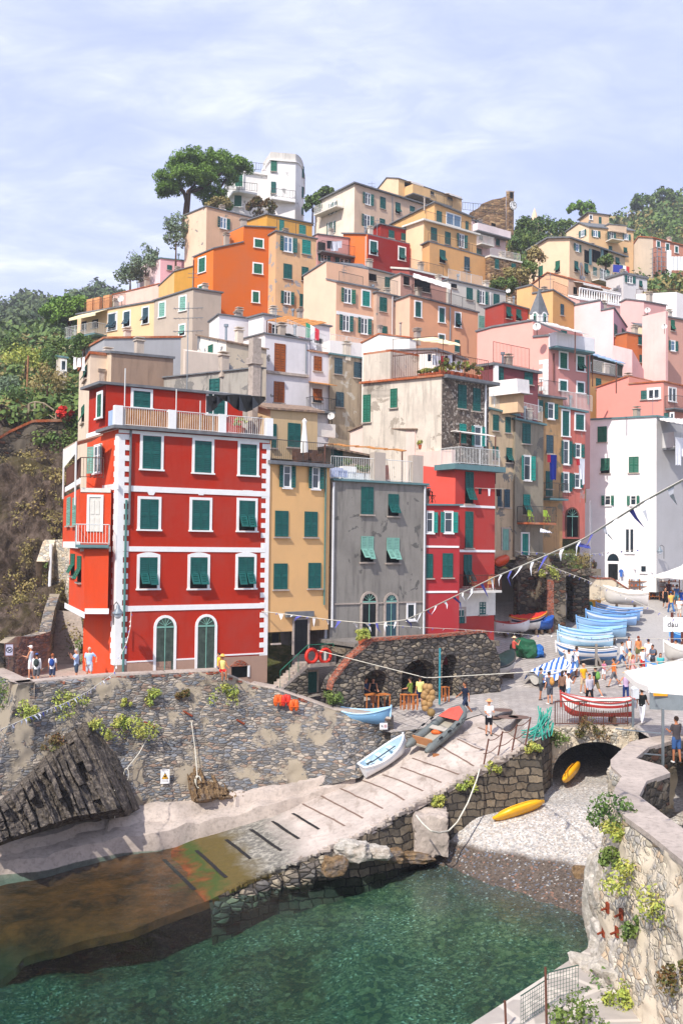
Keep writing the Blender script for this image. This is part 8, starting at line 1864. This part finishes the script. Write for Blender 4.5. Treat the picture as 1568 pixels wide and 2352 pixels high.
def dish(label,p,r,d=Vector((-.3,-.95,.2))):
    root=empty('satellite_dish',p,0,label,'satellite dish'); d=d.normalized(); a=d.cross(UP).normalized(); b=a.cross(d); n=16; r=r*.55; m_=MB(); vs=[-d*.12*r/.4]
    for rr,o in ((.55,-.07),(1,.0)):
        for i in range(n): q=2*math.pi*i/n; vs.append((a*math.cos(q)+b*math.sin(q))*r*rr+d*o*r/.4)
    m_.add(vs,[(0,1+i,1+(i+1)%n) for i in range(n)]+[(1+i,1+n+i,1+n+(i+1)%n,1+(i+1)%n) for i in range(n)]); m_.build('bowl',simple('dcd8d2',.5),None,smooth=True).parent=root
    MB().tube([-d*.1,-d*.25-UP*.6],.03,5).tube([-b*r*.9,d*.35],.015,4).box(d*.35,.08,.08,.08).build('arm',M['rail'],None).parent=root
for k_,u,v_,Y,r_,lab in ((5,1280,1085,100,.55,'pale satellite dish on the rose pink house wall'),(5,1416,1215,90.5,.45,'white satellite dish on the edge of the cream yellow house'),(5,163,930,103,.45,'satellite dish above the small brick red house'),(8,392,112,79,.6,'round white satellite dish on the salmon house veranda'),(17,1198,358,94,.6,'satellite dish on the far left pink terrace'),(6,1200,1075,73,.5,'white satellite dish on the small terrace below the beige house'),(4,1448,893,99,.4,'small grey satellite dish beside the pale green house roof')): dish(lab,P(*D(k_,u,v_),Y),r_)
def laundry(label,a,b,items,sag=.15,seed=0):
    root=empty('clothes_line',a,0,label,'laundry'); pts=cat(a,b,sag,24); MB().tube([p-a for p in pts],.012,4).build('line',M['rope'],None).parent=root; g=random.Random(seed)
    for i,(c_,w,hh) in enumerate(items):
        t=(i+.6)/(len(items)+.3); p=pts[int(t*24)]-a; dd=(b-a).normalized(); nn=Vector((dd.y,-dd.x,0)); m_=MB(); N=5
        for j in range(N):
            x0=-w/2+w*j/N;x1=-w/2+w*(j+1)/N; o0=.05*math.sin(j*2.1+i);o1=.05*math.sin((j+1)*2.1+i); m_.quad(p+dd*x0,p+dd*x1,p+dd*x1*.95+nn*o1-UP*hh*(.95+.05*(j%2)),p+dd*x0*.95+nn*o0-UP*hh*(.95+.05*((j+1)%2)))
        m_.build('garment',simple(c_,.85,.1,0,.15,name='cloth'),None).parent=root
laundry('washing in white red and black on the stone house terrace line',P(*D(7,700,370),66.5),P(*D(7,960,365),68.5),[('2c3444',.4,.5),('c8ccd8',.5,.7),('e8e4ea',.5,.6),('c02038',.5,.9),('1c1c22',.4,.8),('c4c8d8',.5,.6),('22222a',.4,.5)],seed=1)
laundry('dark and plaid washing on the white terrace below the orange house',P(*D(6,835,380),76.5),P(*D(6,1130,425),78),[('18181c',.9,.5),('28303c',.8,.5),('a82c3c',.7,1.0),('3c3c78',.6,1.3),('e8e8ec',.7,.9),('1c1c20',.8,.4)],seed=2)
laundry('white washing on the cliff side balcony of the cream house',P(*D(17,720,930),66),P(*D(17,870,915),63),[('f0f0f2',.6,.8),('e8eaf0',.7,.6),('f4f4f6',.5,.9)],seed=3)
laundry('white and dark washing on the rose pink balcony',P(*D(4,190,540),108),P(*D(4,300,540),109.5),[('2c2c34',.9,.9),('f0f0f4',1.2,1.1),('f0f0f4',.8,.8)],seed=4)
laundry('blue towel and red cloth hung below the blue shutters',P(*D(11,1200,150),72.6),P(*D(11,1285,155),73.4),[('a83040',.5,.6),('1f2f84',.9,1.9)],0,5)
laundry('white and red washing hung outside the faded red house',P(*D(11,1470,190),74),P(*D(11,1545,190),75),[('c02830',.6,.5),('f0f0f2',.7,1.6),('f4f4f6',.5,2.0)],0,6)
laundry('white cloths hung under the striped awning of the white house',P(*D(8,1510,1000),83),P(*D(8,1590,1010),84),[('f4f4f6',1.0,2.4),('ececf0',.8,1.6)],0,7)
laundry('small dark washing on the line by the red tower',rb_.pts(11,470,458,'R',.9),rb_.pts(11,745,468,'R',.9),[('281c20',.3,.4),('f0e8ec',.25,.5),('1c1418',.4,.5)],0,8)
# pergolas / reed roofs
def canopy(name,label,k,pts4,Y4,mat,posts=(),th=.05,cat='pergola'):
    q=[P(*D(k,*p),Y) for p,Y in zip(pts4,Y4)]; r=empty(name,q[0],0,label,cat); nx_=8; m_=MB()
    for i in range(nx_):
        a=q[0].lerp(q[1],i/nx_);b=q[0].lerp(q[1],(i+1)/nx_);c_=q[3].lerp(q[2],(i+1)/nx_);d_=q[3].lerp(q[2],i/nx_); o=Vector((0,0,.04*math.sin(i*1.9))); m_.prism([a-q[0]+o,b-q[0]-o,c_-q[0]-o,d_-q[0]+o],(0,0,th))
    m_.build('roof',mat,None).parent=r; 
    for i,hh in posts: MB().tube([q[i]-q[0],q[i]-q[0]-UP*hh],.05,6).build('post',M['railr'],None).parent=r
canopy('pergola','brown reed pergola over the white terrace in the village centre',6,((665,278),(1000,330),(1160,295),(830,240)),(80,82.5,88,86),M['reed'],((0,2.4),(1,2.4)))
canopy('pergola','beige cloth sunshade over the planted stone house terrace',7,((555,245),(985,300),(980,285),(740,225)),(71,72,75,75),M['awn'],((1,2.6),))
canopy('pergola','rolled reed shade on white poles above the grey house terrace',9,((560,62),(1250,125),(1290,118),(600,58)),(57.5,60.5,62.5,60),M['reed'],((0,3.),(1,2.4)))
canopy('awning','white retractable awning frame over the teal door terrace',7,((590,1062),(985,1068),(1300,1110),(830,1070)),(68.5,66,66.5,70),M['awnw'],((1,3.2),(2,3.2)),cat='awning')
canopy('pergola','blue fabric canopy over the planted veranda of the ochre house',8,((840,345),(1030,400),(1105,410),(850,330)),(82.5,82.5,86,86),simple('9cb4cc',.7),((0,2.6),(1,2.6)))
canopy('pergola','white slatted awning over the salmon house veranda',8,((430,82),(700,155),(770,165),(520,90)),(78,78.5,81,81),M['awnw'],((1,2.4),))
canopy('awning','green and white striped awning at the corner loggia of the white house',8,((1380,865),(1600,905),(1600,860),(1375,848)),(82,82,84.5,85),M['awnw'],((1,3.),),cat='awning')
canopy('awning','grey and white striped awning over the peach terrace',4,((785,800),(1050,885),(1045,850),(790,775)),(96.5,97.5,100,99),M['awnw'],((0,1.5),(1,1.5)),cat='awning')
canopy('sunshade','small white triangular sunshade beside the stone pier',11,((1140,850),(1245,855),(1235,850),(1142,820)),(72,73,75,75),WH,(),cat='sunshade')
canopy('sunshade','blue tarpaulin slung in front of the dark archway',12,((410,495),(570,530),(560,500),(440,465)),(80,81,83,83),simple('3448a8',.6),(),cat='sunshade')
pw_=P(*D(6,1040,1240),58.5); tag(MB().frame(pw_,H['yellow'].dR*1.7,-H['yellow'].nR*.15,UP*.8).build('slatted_screen',M['offwhite'],None),'white slatted balcony screen between yellow and grey houses','screen')
# terrace white furniture on grey roof
g0=H['grey']
for u,w__,hh,lab in ((820,.9,.8,'white plastic box planter on the grey house roof'),(910,.9,.45,'long white trough on the grey house roof'),(985,.6,.45,'short white planter at the end of the grey house roof')):
    p=g0.pts(9,u,375,'R',-.7); p.z=g0.pB.z+.12; r=empty('planter',p,R(33),lab,'planter','white planters on the grey roof'); MB().box((0,0,hh/2),w__,.45,hh).build('box',M['white'],None).parent=r; a,b=clumps((0,0,hh+.2),(w__*.4,.2,.3),8,.12,int(u)); V,Fc=leafcloud(a,b,30,.05,seed=int(u)); npmesh('leaves',V,Fc,M['bush'],r)
p=g0.pts(9,1130,330,'R',-.6); tag(MB().quad((-.3,0,.5),(.3,0,.6),(.45,.05,-.4),(-.2,.05,-.3)).quad((-.3,.02,.5),(-.2,.07,-.3),(.45,.07,-.4),(.3,.02,.6)).build('beach_towel',simple('e88a6c',.8,.1,0,.5),None),'colourful beach towel draped on the grey house terrace rail','towel').location=p
p=g0.pts(9,700,310,'R',-.8); 
r=empty('drying_rack',p,R(33),'white folding drying rack with cloth on the grey house roof','rack'); m_=MB(); 
for a in (-1,1): m_.tube([(-.9,a*.3,-.7),(.2,a*.3,.3)],.02,4).tube([(.2,a*.3,-.7),(-.9,a*.3,.3)],.02,4)
for i in range(8): m_.tube([(-1+.28*i,-.3,.3),(-1+.28*i,.3,.3)],.012,4)
m_.build('frame',M['white'],None).parent=r; MB().quad((-.6,-.32,.3),(.8,-.32,.3),(.8,-.34,-.25),(-.6,-.34,-.25)).build('cloth',simple('b4bcd8',.8),None).parent=r
# quay fence, posts
for i,(u,v,v2,lab) in enumerate(((738,1230,865,'rusty iron post of the quay netting'),(492,1240,1068,'short rusty post at the quay edge'))):
    b=Pz(*D(19,u,v),.75); tp_=P(*D(19,u-8,v2),b.y); tag(MB().tube([b-UP*.1,tp_],.035,6).build('iron_post',M['railr'],None),lab,'post')
def netmat():
    n=NT('green_net'); br=n.n('ShaderNodeTexBrick'); n.L(n.coord((1,1,1),True),br.inputs['Vector']); return None
nt=MB(); a=Pz(*D(19,580,1215),.8); b=Pz(*D(19,745,1110),.8); c_=Pz(*D(19,930,1060),.8); g=simple('3f5c50',.7)
def net(a,b,hh):
    L=(b-a).length; nu_=int(L/.11); 
    for i in range(nu_+1): p=a.lerp(b,i/nu_); nt.tube([p,p+UP*hh],.007,3,0,False)
    for j in range(int(hh/.11)+1): nt.tube([a+UP*.11*j,b+UP*.11*j],.007,3,0,False)
net(a,b,.75); net(b,c_,.95); nt.tube([a+UP*.77,b+UP*.8,b+UP*.97,c_+UP*.97],.018,5); tag(nt.build('net_fence',g,None),'green plastic net fence on the quay at the bottom right','fence')
# rusty brackets, hanging ropes on the wall
for i,(u,v,u2,v2,lab) in enumerate(((858,470,722,680,'pale rope running down from the rusty bracket to a white tag'),(1092,410,1125,720,'long rope hanging from the bracket with a coil at its end'),(650,800,655,960,'knotted mooring rope on the slanted rocks'))):
    a=wallpt(14,u,v,.2);b=wallpt(14,u2,v2,.5 if i<2 else 1.9); a2=wallpt(14,u,v,.2 if i<2 else 1.9); r=empty('hanging_rope',a2,0,lab,'rope'); MB().tube([(0,0,0),(b-a2)*.5+Vector((.05,0,-.1)),b-a2],.025,5).build('cord',M['rope'],None).parent=r
    m_=MB()
    for q in range(4 if i else 1): m_.tube([(b-a2 if i<2 else Vector())+Vector((.12*math.cos(t)+.03*q,-.05*q,-.25+.28*math.sin(t))) for t in np.linspace(0,6.28,12)],.022,4)
    m_.build('coil',M['rope'],None).parent=r
for u,v,lab in ((858,425,'rusty iron bracket in the middle of the harbour wall'),(1075,360,'rusty iron bracket on the upper wall above the hanging rope'),(1370,405,'rusty iron bracket on the wall below the seated boy')):
    p=wallpt(14,u,v,.0); tag(MB().tube([(-.3,0,.12),(.25,-.3,-.1)],.05,6).build('iron_bracket',simple('7c3c28',.9,.1,0,.3),None),lab,'bracket').location=p
# pole at the left hillside, hut, far bits
pb=P(*D(17,262,1340),84); r=empty('utility_pole',pb,0,'tall bare wooden pole on the left hillside','pole'); MB().tube([(0,0,-1),(0.1,0,3.6)],[.1,.07],8).build('pole',simple('a0704c',.9),None).parent=r
hh=House('small pale hut with green framed window on the hillside under the yellow house',17,(640,945,88),(560,935),(668,950),1120,'d8ccbc',aR=20,roof='bluegrey',oh=.1,name='hut',cat='hut',drop=1.5); hh.win((632,1020,50,100,'g'),k=17,f='R')
hh=House('tiny cream hut roof beside the wooden pole on the left slope',17,(300,1235,84),2.,(420,1225),1340,'d8c8a0',aR=10,roof='slate',oh=.1,name='hut',cat='hut',drop=1.5)
wl=[P(*D(17,*q),Y) for q,Y in (((-60,1790),72),((100,1690),73),((330,1585),74),((600,1578),75),((860,1565),76))]
polywall('cliff_wall','brick topped stone wall along the cliff edge at the left',wl,(wl[0].z-4,wl[-1].z-3),.7,M['stonedark'])
cp=MB(); q=resample(wl,40)
for a,b in zip(q,q[1:]): cp.prism([a+Vector((0,-.1,0)),b+Vector((0,-.1,0)),b+Vector((0,.6,0)),a+Vector((0,.6,0))],(0,0,.2))
tag(cp.build('brick_coping',M['terra'],None),'orange brick coping along the cliff edge wall at the left','coping')
fn=MB(); q=[P(*D(17,*z),75.5) for z in ((290,1400),(350,1380),(440,1395),(560,1480),(640,1540))]
for a,b in zip(q,q[1:]): fn.tube([a,b],.06,5); fn.tube([a-UP*.6,b-UP*.6],.05,5); fn.tube([a,a-UP*1.3],.08,5)
tag(fn.build('wooden_fence',simple('9c8c74',.9),None),'grey timber rail fence on the cliff top at the left','fence')
on=MB(); c=P(*D(17,660,1490),74.5); a,b=clumps((0,0,0),(.7,.3,.5),10,.25,5); V,Fc=leafcloud(a,b,50,.12,seed=6); o=npmesh('orange_net',V,Fc,M['red'],None); tag(o,'crumpled red orange safety net on the cliff top','net'); o.location=c
# EU and italian flags
for u,c3,lab in ((935,('2c3ca0',),'blue european flag on the mural house balcony'),(990,('2c8c4c','f0f0f0','c83030'),'green white and red italian flag on the mural house balcony')):
    p=H['mural'].pts(5,u,765,'R',1.4); r=empty('flag',p,0,lab,'flag'); MB().tube([(-.3,.6,-2),(0,0,.6)],.03,5).build('pole',M['railw'],None).parent=r
    for i,cc in enumerate(c3): m_=MB(); w__=1.3/len(c3); m_.quad((w__*i,0,.5-.1*i),(w__*(i+1),.05,.5-.1*(i+1)),(w__*(i+1),.1,-.6-.1*i),(w__*i,.1,-.5-.1*i)); m_.build('cloth',simple(cc,.8),None).parent=r
p=P(*D(6,990,290),77.5); r=empty('flag',p,0,'green white and red italian flag hanging by the reed pergola','flag')
for i,cc in enumerate(('2c8c6c','f0f0f0','c83040')): MB().quad((.35*i,0,0-.2*i),(.35*(i+1),0,-.2*(i+1)),(.35*(i+1),.05,-1.2-.1*i),(.35*i,.05,-1.4)).build('cloth',simple(cc,.8),None).parent=r
# black sheet over red terrace
m_=MB(); a=P(*D(1,1090,320),51.5);b=P(*D(1,1275,310),52.5);c_=P(*D(1,1500,325),54)
for j in range(10):
    t=j/10;t2=(j+1)/10; f_=lambda t:(a.lerp(b,t*2) if t<.5 else b.lerp(c_,t*2-1)); w=lambda t:.75*abs(math.cos(t*math.pi*1.5))+.12
    m_.quad(f_(t),f_(t2),f_(t2)-UP*w(t2)+Vector((0,.3,0)),f_(t)-UP*w(t)+Vector((0,.3*(j%2),0)))
tag(m_.build('black_sheet',simple('0e1216',.35,.6,0,.3),None),'black plastic sheet draped over poles above the red house terrace','tarpaulin')
# antenna
an=MB(); p=P(*D(1,955,285),60); an.tube([p,p+UP*5.4],.03,5)
for z in (3.6,4.4,5.0): an.tube([p+UP*z-Vector((.9,0,0)),p+UP*z+Vector((.9,.1,.1))],.02,4); [an.tube([p+UP*z+Vector((x,-.3,0)),p+UP*z+Vector((x,.3,0))],.012,3) for x in np.linspace(-.8,.8,7)]
tag(an.build('tv_antenna',M['metal'],None),'tall tv antenna behind the red house roof','antenna')
tag(MB().lathe((0,0,0),[(.25,0),(.3,.1),(.3,.8),(.2,1.0)],12).build('rubbish_bin',simple('2c6c50',.6),None),'green wheelie bin beside the yellow covered dinghy','bin').location=G(*D(12,553,1235))
tag(MB().box((0,0,.35),.9,.7,.7).box((0,0,.75),.95,.75,.1).build('yellow_crate',simple('e8a01c',.6),None),'yellow crate behind the row of blue boats','crate').location=G(*D(12,605,1190))
tag(MB().box((0,0,.3),1.0,.6,.6).build('white_crate',simple('d0ccd4',.7),None),'white crate right of the blue covered boat','crate').location=G(*D(12,210,1395))
tb2=MB(); 
for i in range(30):
    t=i/29; tb2.v.append
gt=G(*D(13,305,555)); r=empty('tarpaulin_heap',gt,0,'green and blue tarpaulin heap beside the photographing woman','tarpaulin'); rock('cover',gt+UP*.55,1.0,.7,.7,simple('1f5c3c',.6,.3,0,.3),parent=r,amp=.35); rock('cover',gt+Vector((.8,0,.35)),.5,.5,.45,simple('2468b4',.6,.3,0,.3),parent=r,amp=.35,seed=3)
wb_=MB(); a=G(*D(13,620,720)); 
r=empty('winch_frame',a,0,'weathered timber winch frame beside the white fishing boat','frame'); m_=MB(); b=G(*D(13,950,690))-a; 
m_.tube([(0,0,0),(0,0,1.5)],.08,5).tube([G(*D(13,870,690))-a,G(*D(13,870,690))-a+UP*1.9],.09,5).tube([G(*D(13,870,690))-a+UP*1.2,b],.08,5).tube([(0,0,.9),G(*D(13,870,690))-a+UP*1.0],.04,5); m_.build('beams',simple('9c948a',.9,.1,0,.3),None).parent=r

# chimneys and aerials on every roof
g=random.Random(12)
for key,hs_ in H.items():
    ro=[c for c in hs_.root.children if c.name.startswith('roof')]
    if not ro or key in('whitegable',): continue
    e1=hs_.C-hs_.pB; e2=hs_.A-hs_.pB
    for q_ in range(g.choice((1,1,2))):
        p=hs_.pB+e1*g.uniform(.15,.85)+e2*g.uniform(.2,.7)
        if q_: MB().tube([p-UP*.3,p+UP*1.1],.09,7).tube([p+UP*1.1,p+UP*1.3],.17,7).build('chimney',M['metal'],ro[0])
        else: MB().box(p+UP*.35,.5,.45,1.3,0,.6).box(p+UP*1.05,.65,.6,.08,0,.6).box(p+UP*1.25,.6,.55,.06,0,.6).build('chimney',plaster(g.choice(('d8ccbc','b8a898','c8b8a8')),.4),ro[0])
ant=[('peach','tv aerial on the peach house roof'),('cream2','tv aerial on the cream hilltop house'),('mural','tv aerial on the roof of the mural house'),('salmon','tv aerial above the salmon pink house'),('mint','tv aerial on the pale greenish white house'),('white1','tv aerial over the white house with brown shutters'),('maroon','tv aerial on the dark red house'),('ochrerow','tv aerial on the ochre plaster house'),('whitebig','tv aerial on the bright white house at the right'),('rowgrey','tv aerial on the greige row house'),('orangeyel','tv aerial on the orange yellow house'),('stoneb','tv aerial on the stone front house')]
for key,lab in ant:
    hs_=H[key]; p=hs_.pB+(hs_.C-hs_.pB)*.4+(hs_.A-hs_.pB)*.3; m_=MB().tube([(0,0,-.2),(0,0,2.4)],.025,5)
    for z in (1.7,2.1): m_.tube([(-.5,0,z),(.5,.1,z+.05)],.018,4); [m_.tube([(x,-.22,z),(x,.22,z)],.01,3) for x in np.linspace(-.45,.45,6)]
    o=m_.build('tv_antenna',M['metal'],None); tag(o,lab,'antenna'); o.location=p
SKYC=(1.1,.6,(6.9,7.8,12.0),(11.2,11.4,13.2)); EXPO=0.33
cam_=bpy.data.cameras.new('camera'); cam=bpy.data.objects.new('camera',cam_); COL.objects.link(cam); S.camera=cam
cam_.sensor_fit='VERTICAL'; cam_.sensor_height=36; cam_.sensor_width=24; cam_.lens=35; cam_.clip_end=6000; cam_.clip_start=.5
mw=Matrix((( CR.x,CU.x,-CF.x,CAM.x),(CR.y,CU.y,-CF.y,CAM.y),(CR.z,CU.z,-CF.z,CAM.z),(0,0,0,1))); cam.matrix_world=mw
SAZ=math.atan2(-.855,-.52); SEL=R(45)
sd=Vector((math.cos(SAZ)*math.cos(SEL),math.sin(SAZ)*math.cos(SEL),math.sin(SEL)))
sl=bpy.data.lights.new('sun','SUN'); sl.energy=4.3; sl.angle=R(.5); sl.color=(1,.95,.87); so=bpy.data.objects.new('sun',sl); COL.objects.link(so); so.rotation_euler=sd.to_track_quat('Z','Y').to_euler()
W=bpy.data.worlds.new('World'); S.world=W; W.use_nodes=True; t=W.node_tree; bg=t.nodes['Background']
sk=t.nodes.new('ShaderNodeTexSky'); sk.sky_type='NISHITA'; sk.sun_disc=False; sk.sun_elevation=SEL; sk.sun_rotation=math.pi/2-SAZ; sk.air_density=1.0; sk.dust_density=1.5; sk.ozone_density=1.5
tc=t.nodes.new('ShaderNodeTexCoord')
# thin high cloud: noise over a plane far above, direction divided by its height
sep=t.nodes.new('ShaderNodeSeparateXYZ'); t.links.new(tc.outputs['Generated'],sep.inputs[0])
ad=t.nodes.new('ShaderNodeMath'); ad.operation='ADD'; ad.inputs[1].default_value=.22; t.links.new(sep.outputs[2],ad.inputs[0])
dv=t.nodes.new('ShaderNodeVectorMath'); dv.operation='DIVIDE'; cb=t.nodes.new('ShaderNodeCombineXYZ'); 
for i in range(3): t.links.new(ad.outputs[0],cb.inputs[i])
t.links.new(tc.outputs['Generated'],dv.inputs[0]); t.links.new(cb.outputs[0],dv.inputs[1])
def wn(scale,det,dist,rot):
    mp=t.nodes.new('ShaderNodeMapping'); mp.inputs['Rotation'].default_value=(0,0,rot); mp.inputs['Scale'].default_value=(1,1.6,.0); t.links.new(dv.outputs[0],mp.inputs[0])
    x=t.nodes.new('ShaderNodeTexNoise'); x.inputs['Scale'].default_value=scale; x.inputs['Detail'].default_value=det; x.inputs['Roughness'].default_value=.6; x.inputs['Distortion'].default_value=dist; t.links.new(mp.outputs[0],x.inputs['Vector']); return x.outputs[0]
def wr(f,s):
    x=t.nodes.new('ShaderNodeValToRGB'); t.links.new(f,x.inputs[0]); x.color_ramp.elements[0].position=s[0][0]; x.color_ramp.elements[1].position=s[1][0]
    x.color_ramp.elements[0].color=(s[0][1],)*3+(1,); x.color_ramp.elements[1].color=(s[1][1],)*3+(1,); return x.outputs[0]
def wm(op,a,b):
    x=t.nodes.new('ShaderNodeMath'); x.operation=op; x.use_clamp=True
    for i,v in ((0,a),(1,b)):
        if isinstance(v,(int,float)): x.inputs[i].default_value=v
        else: t.links.new(v,x.inputs[i])
    return x.outputs[0]
c1=wr(wn(1.6,7,.5,.5),((.36,0),(.72,1.))); c2=wr(wn(7,8,.6,.9),((.35,.25),(.7,1.)))
cl=wm('MULTIPLY',c1,c2)
hz=t.nodes.new('ShaderNodeMapRange'); t.links.new(sep.outputs[2],hz.inputs[0]); hz.inputs[1].default_value=0.; hz.inputs[2].default_value=.32; hz.inputs[3].default_value=.55; hz.inputs[4].default_value=0
def xg():
    m=t.nodes.new('ShaderNodeMapRange'); t.links.new(sep.outputs[0],m.inputs[0]); m.inputs[1].default_value=-.35; m.inputs[2].default_value=.3; m.inputs[3].default_value=1.; m.inputs[4].default_value=.35; return m.outputs[0]
cl=wm('MULTIPLY',cl,xg()); al=wm('ADD',wm('MULTIPLY',cl,SKYC[0]),wm('MULTIPLY',hz.outputs[0],1.))
tint=t.nodes.new('ShaderNodeMix'); tint.data_type='RGBA'; tint.blend_type='MIX'; tint.inputs[0].default_value=SKYC[1]; t.links.new(sk.outputs[0],tint.inputs[6]); tint.inputs[7].default_value=(*SKYC[2],1)
mx=t.nodes.new('ShaderNodeMix'); mx.data_type='RGBA'; t.links.new(al,mx.inputs[0]); t.links.new(tint.outputs[2],mx.inputs[6]); mx.inputs[7].default_value=(*SKYC[3],1)
t.links.new(mx.outputs[2],bg.inputs[0]); bg.inputs[1].default_value=.1
S.view_settings.view_transform='Standard'; S.view_settings.look='None'; S.view_settings.exposure=EXPO; S.view_settings.gamma=1
S.render.engine='CYCLES'; S.cycles.max_bounces=8; S.cycles.transparent_max_bounces=8; S.cycles.caustics_reflective=False; S.cycles.caustics_refractive=False

hzn=NT('haze'); hzn.t.nodes.remove(hzn.b); pv=hzn.n('ShaderNodeVolumePrincipled'); pv.inputs['Color'].default_value=(.92,.94,1,1); pv.inputs['Density'].default_value=.0005; pv.inputs['Anisotropy'].default_value=.2; hzn.L(pv.outputs[0],hzn.t.nodes['Material Output'].inputs['Volume'])
MB().frame((-420,-80,-10.3),(780,0,0),(0,760,0),(0,0,150)).build('haze',hzn.mat,kind='stuff')
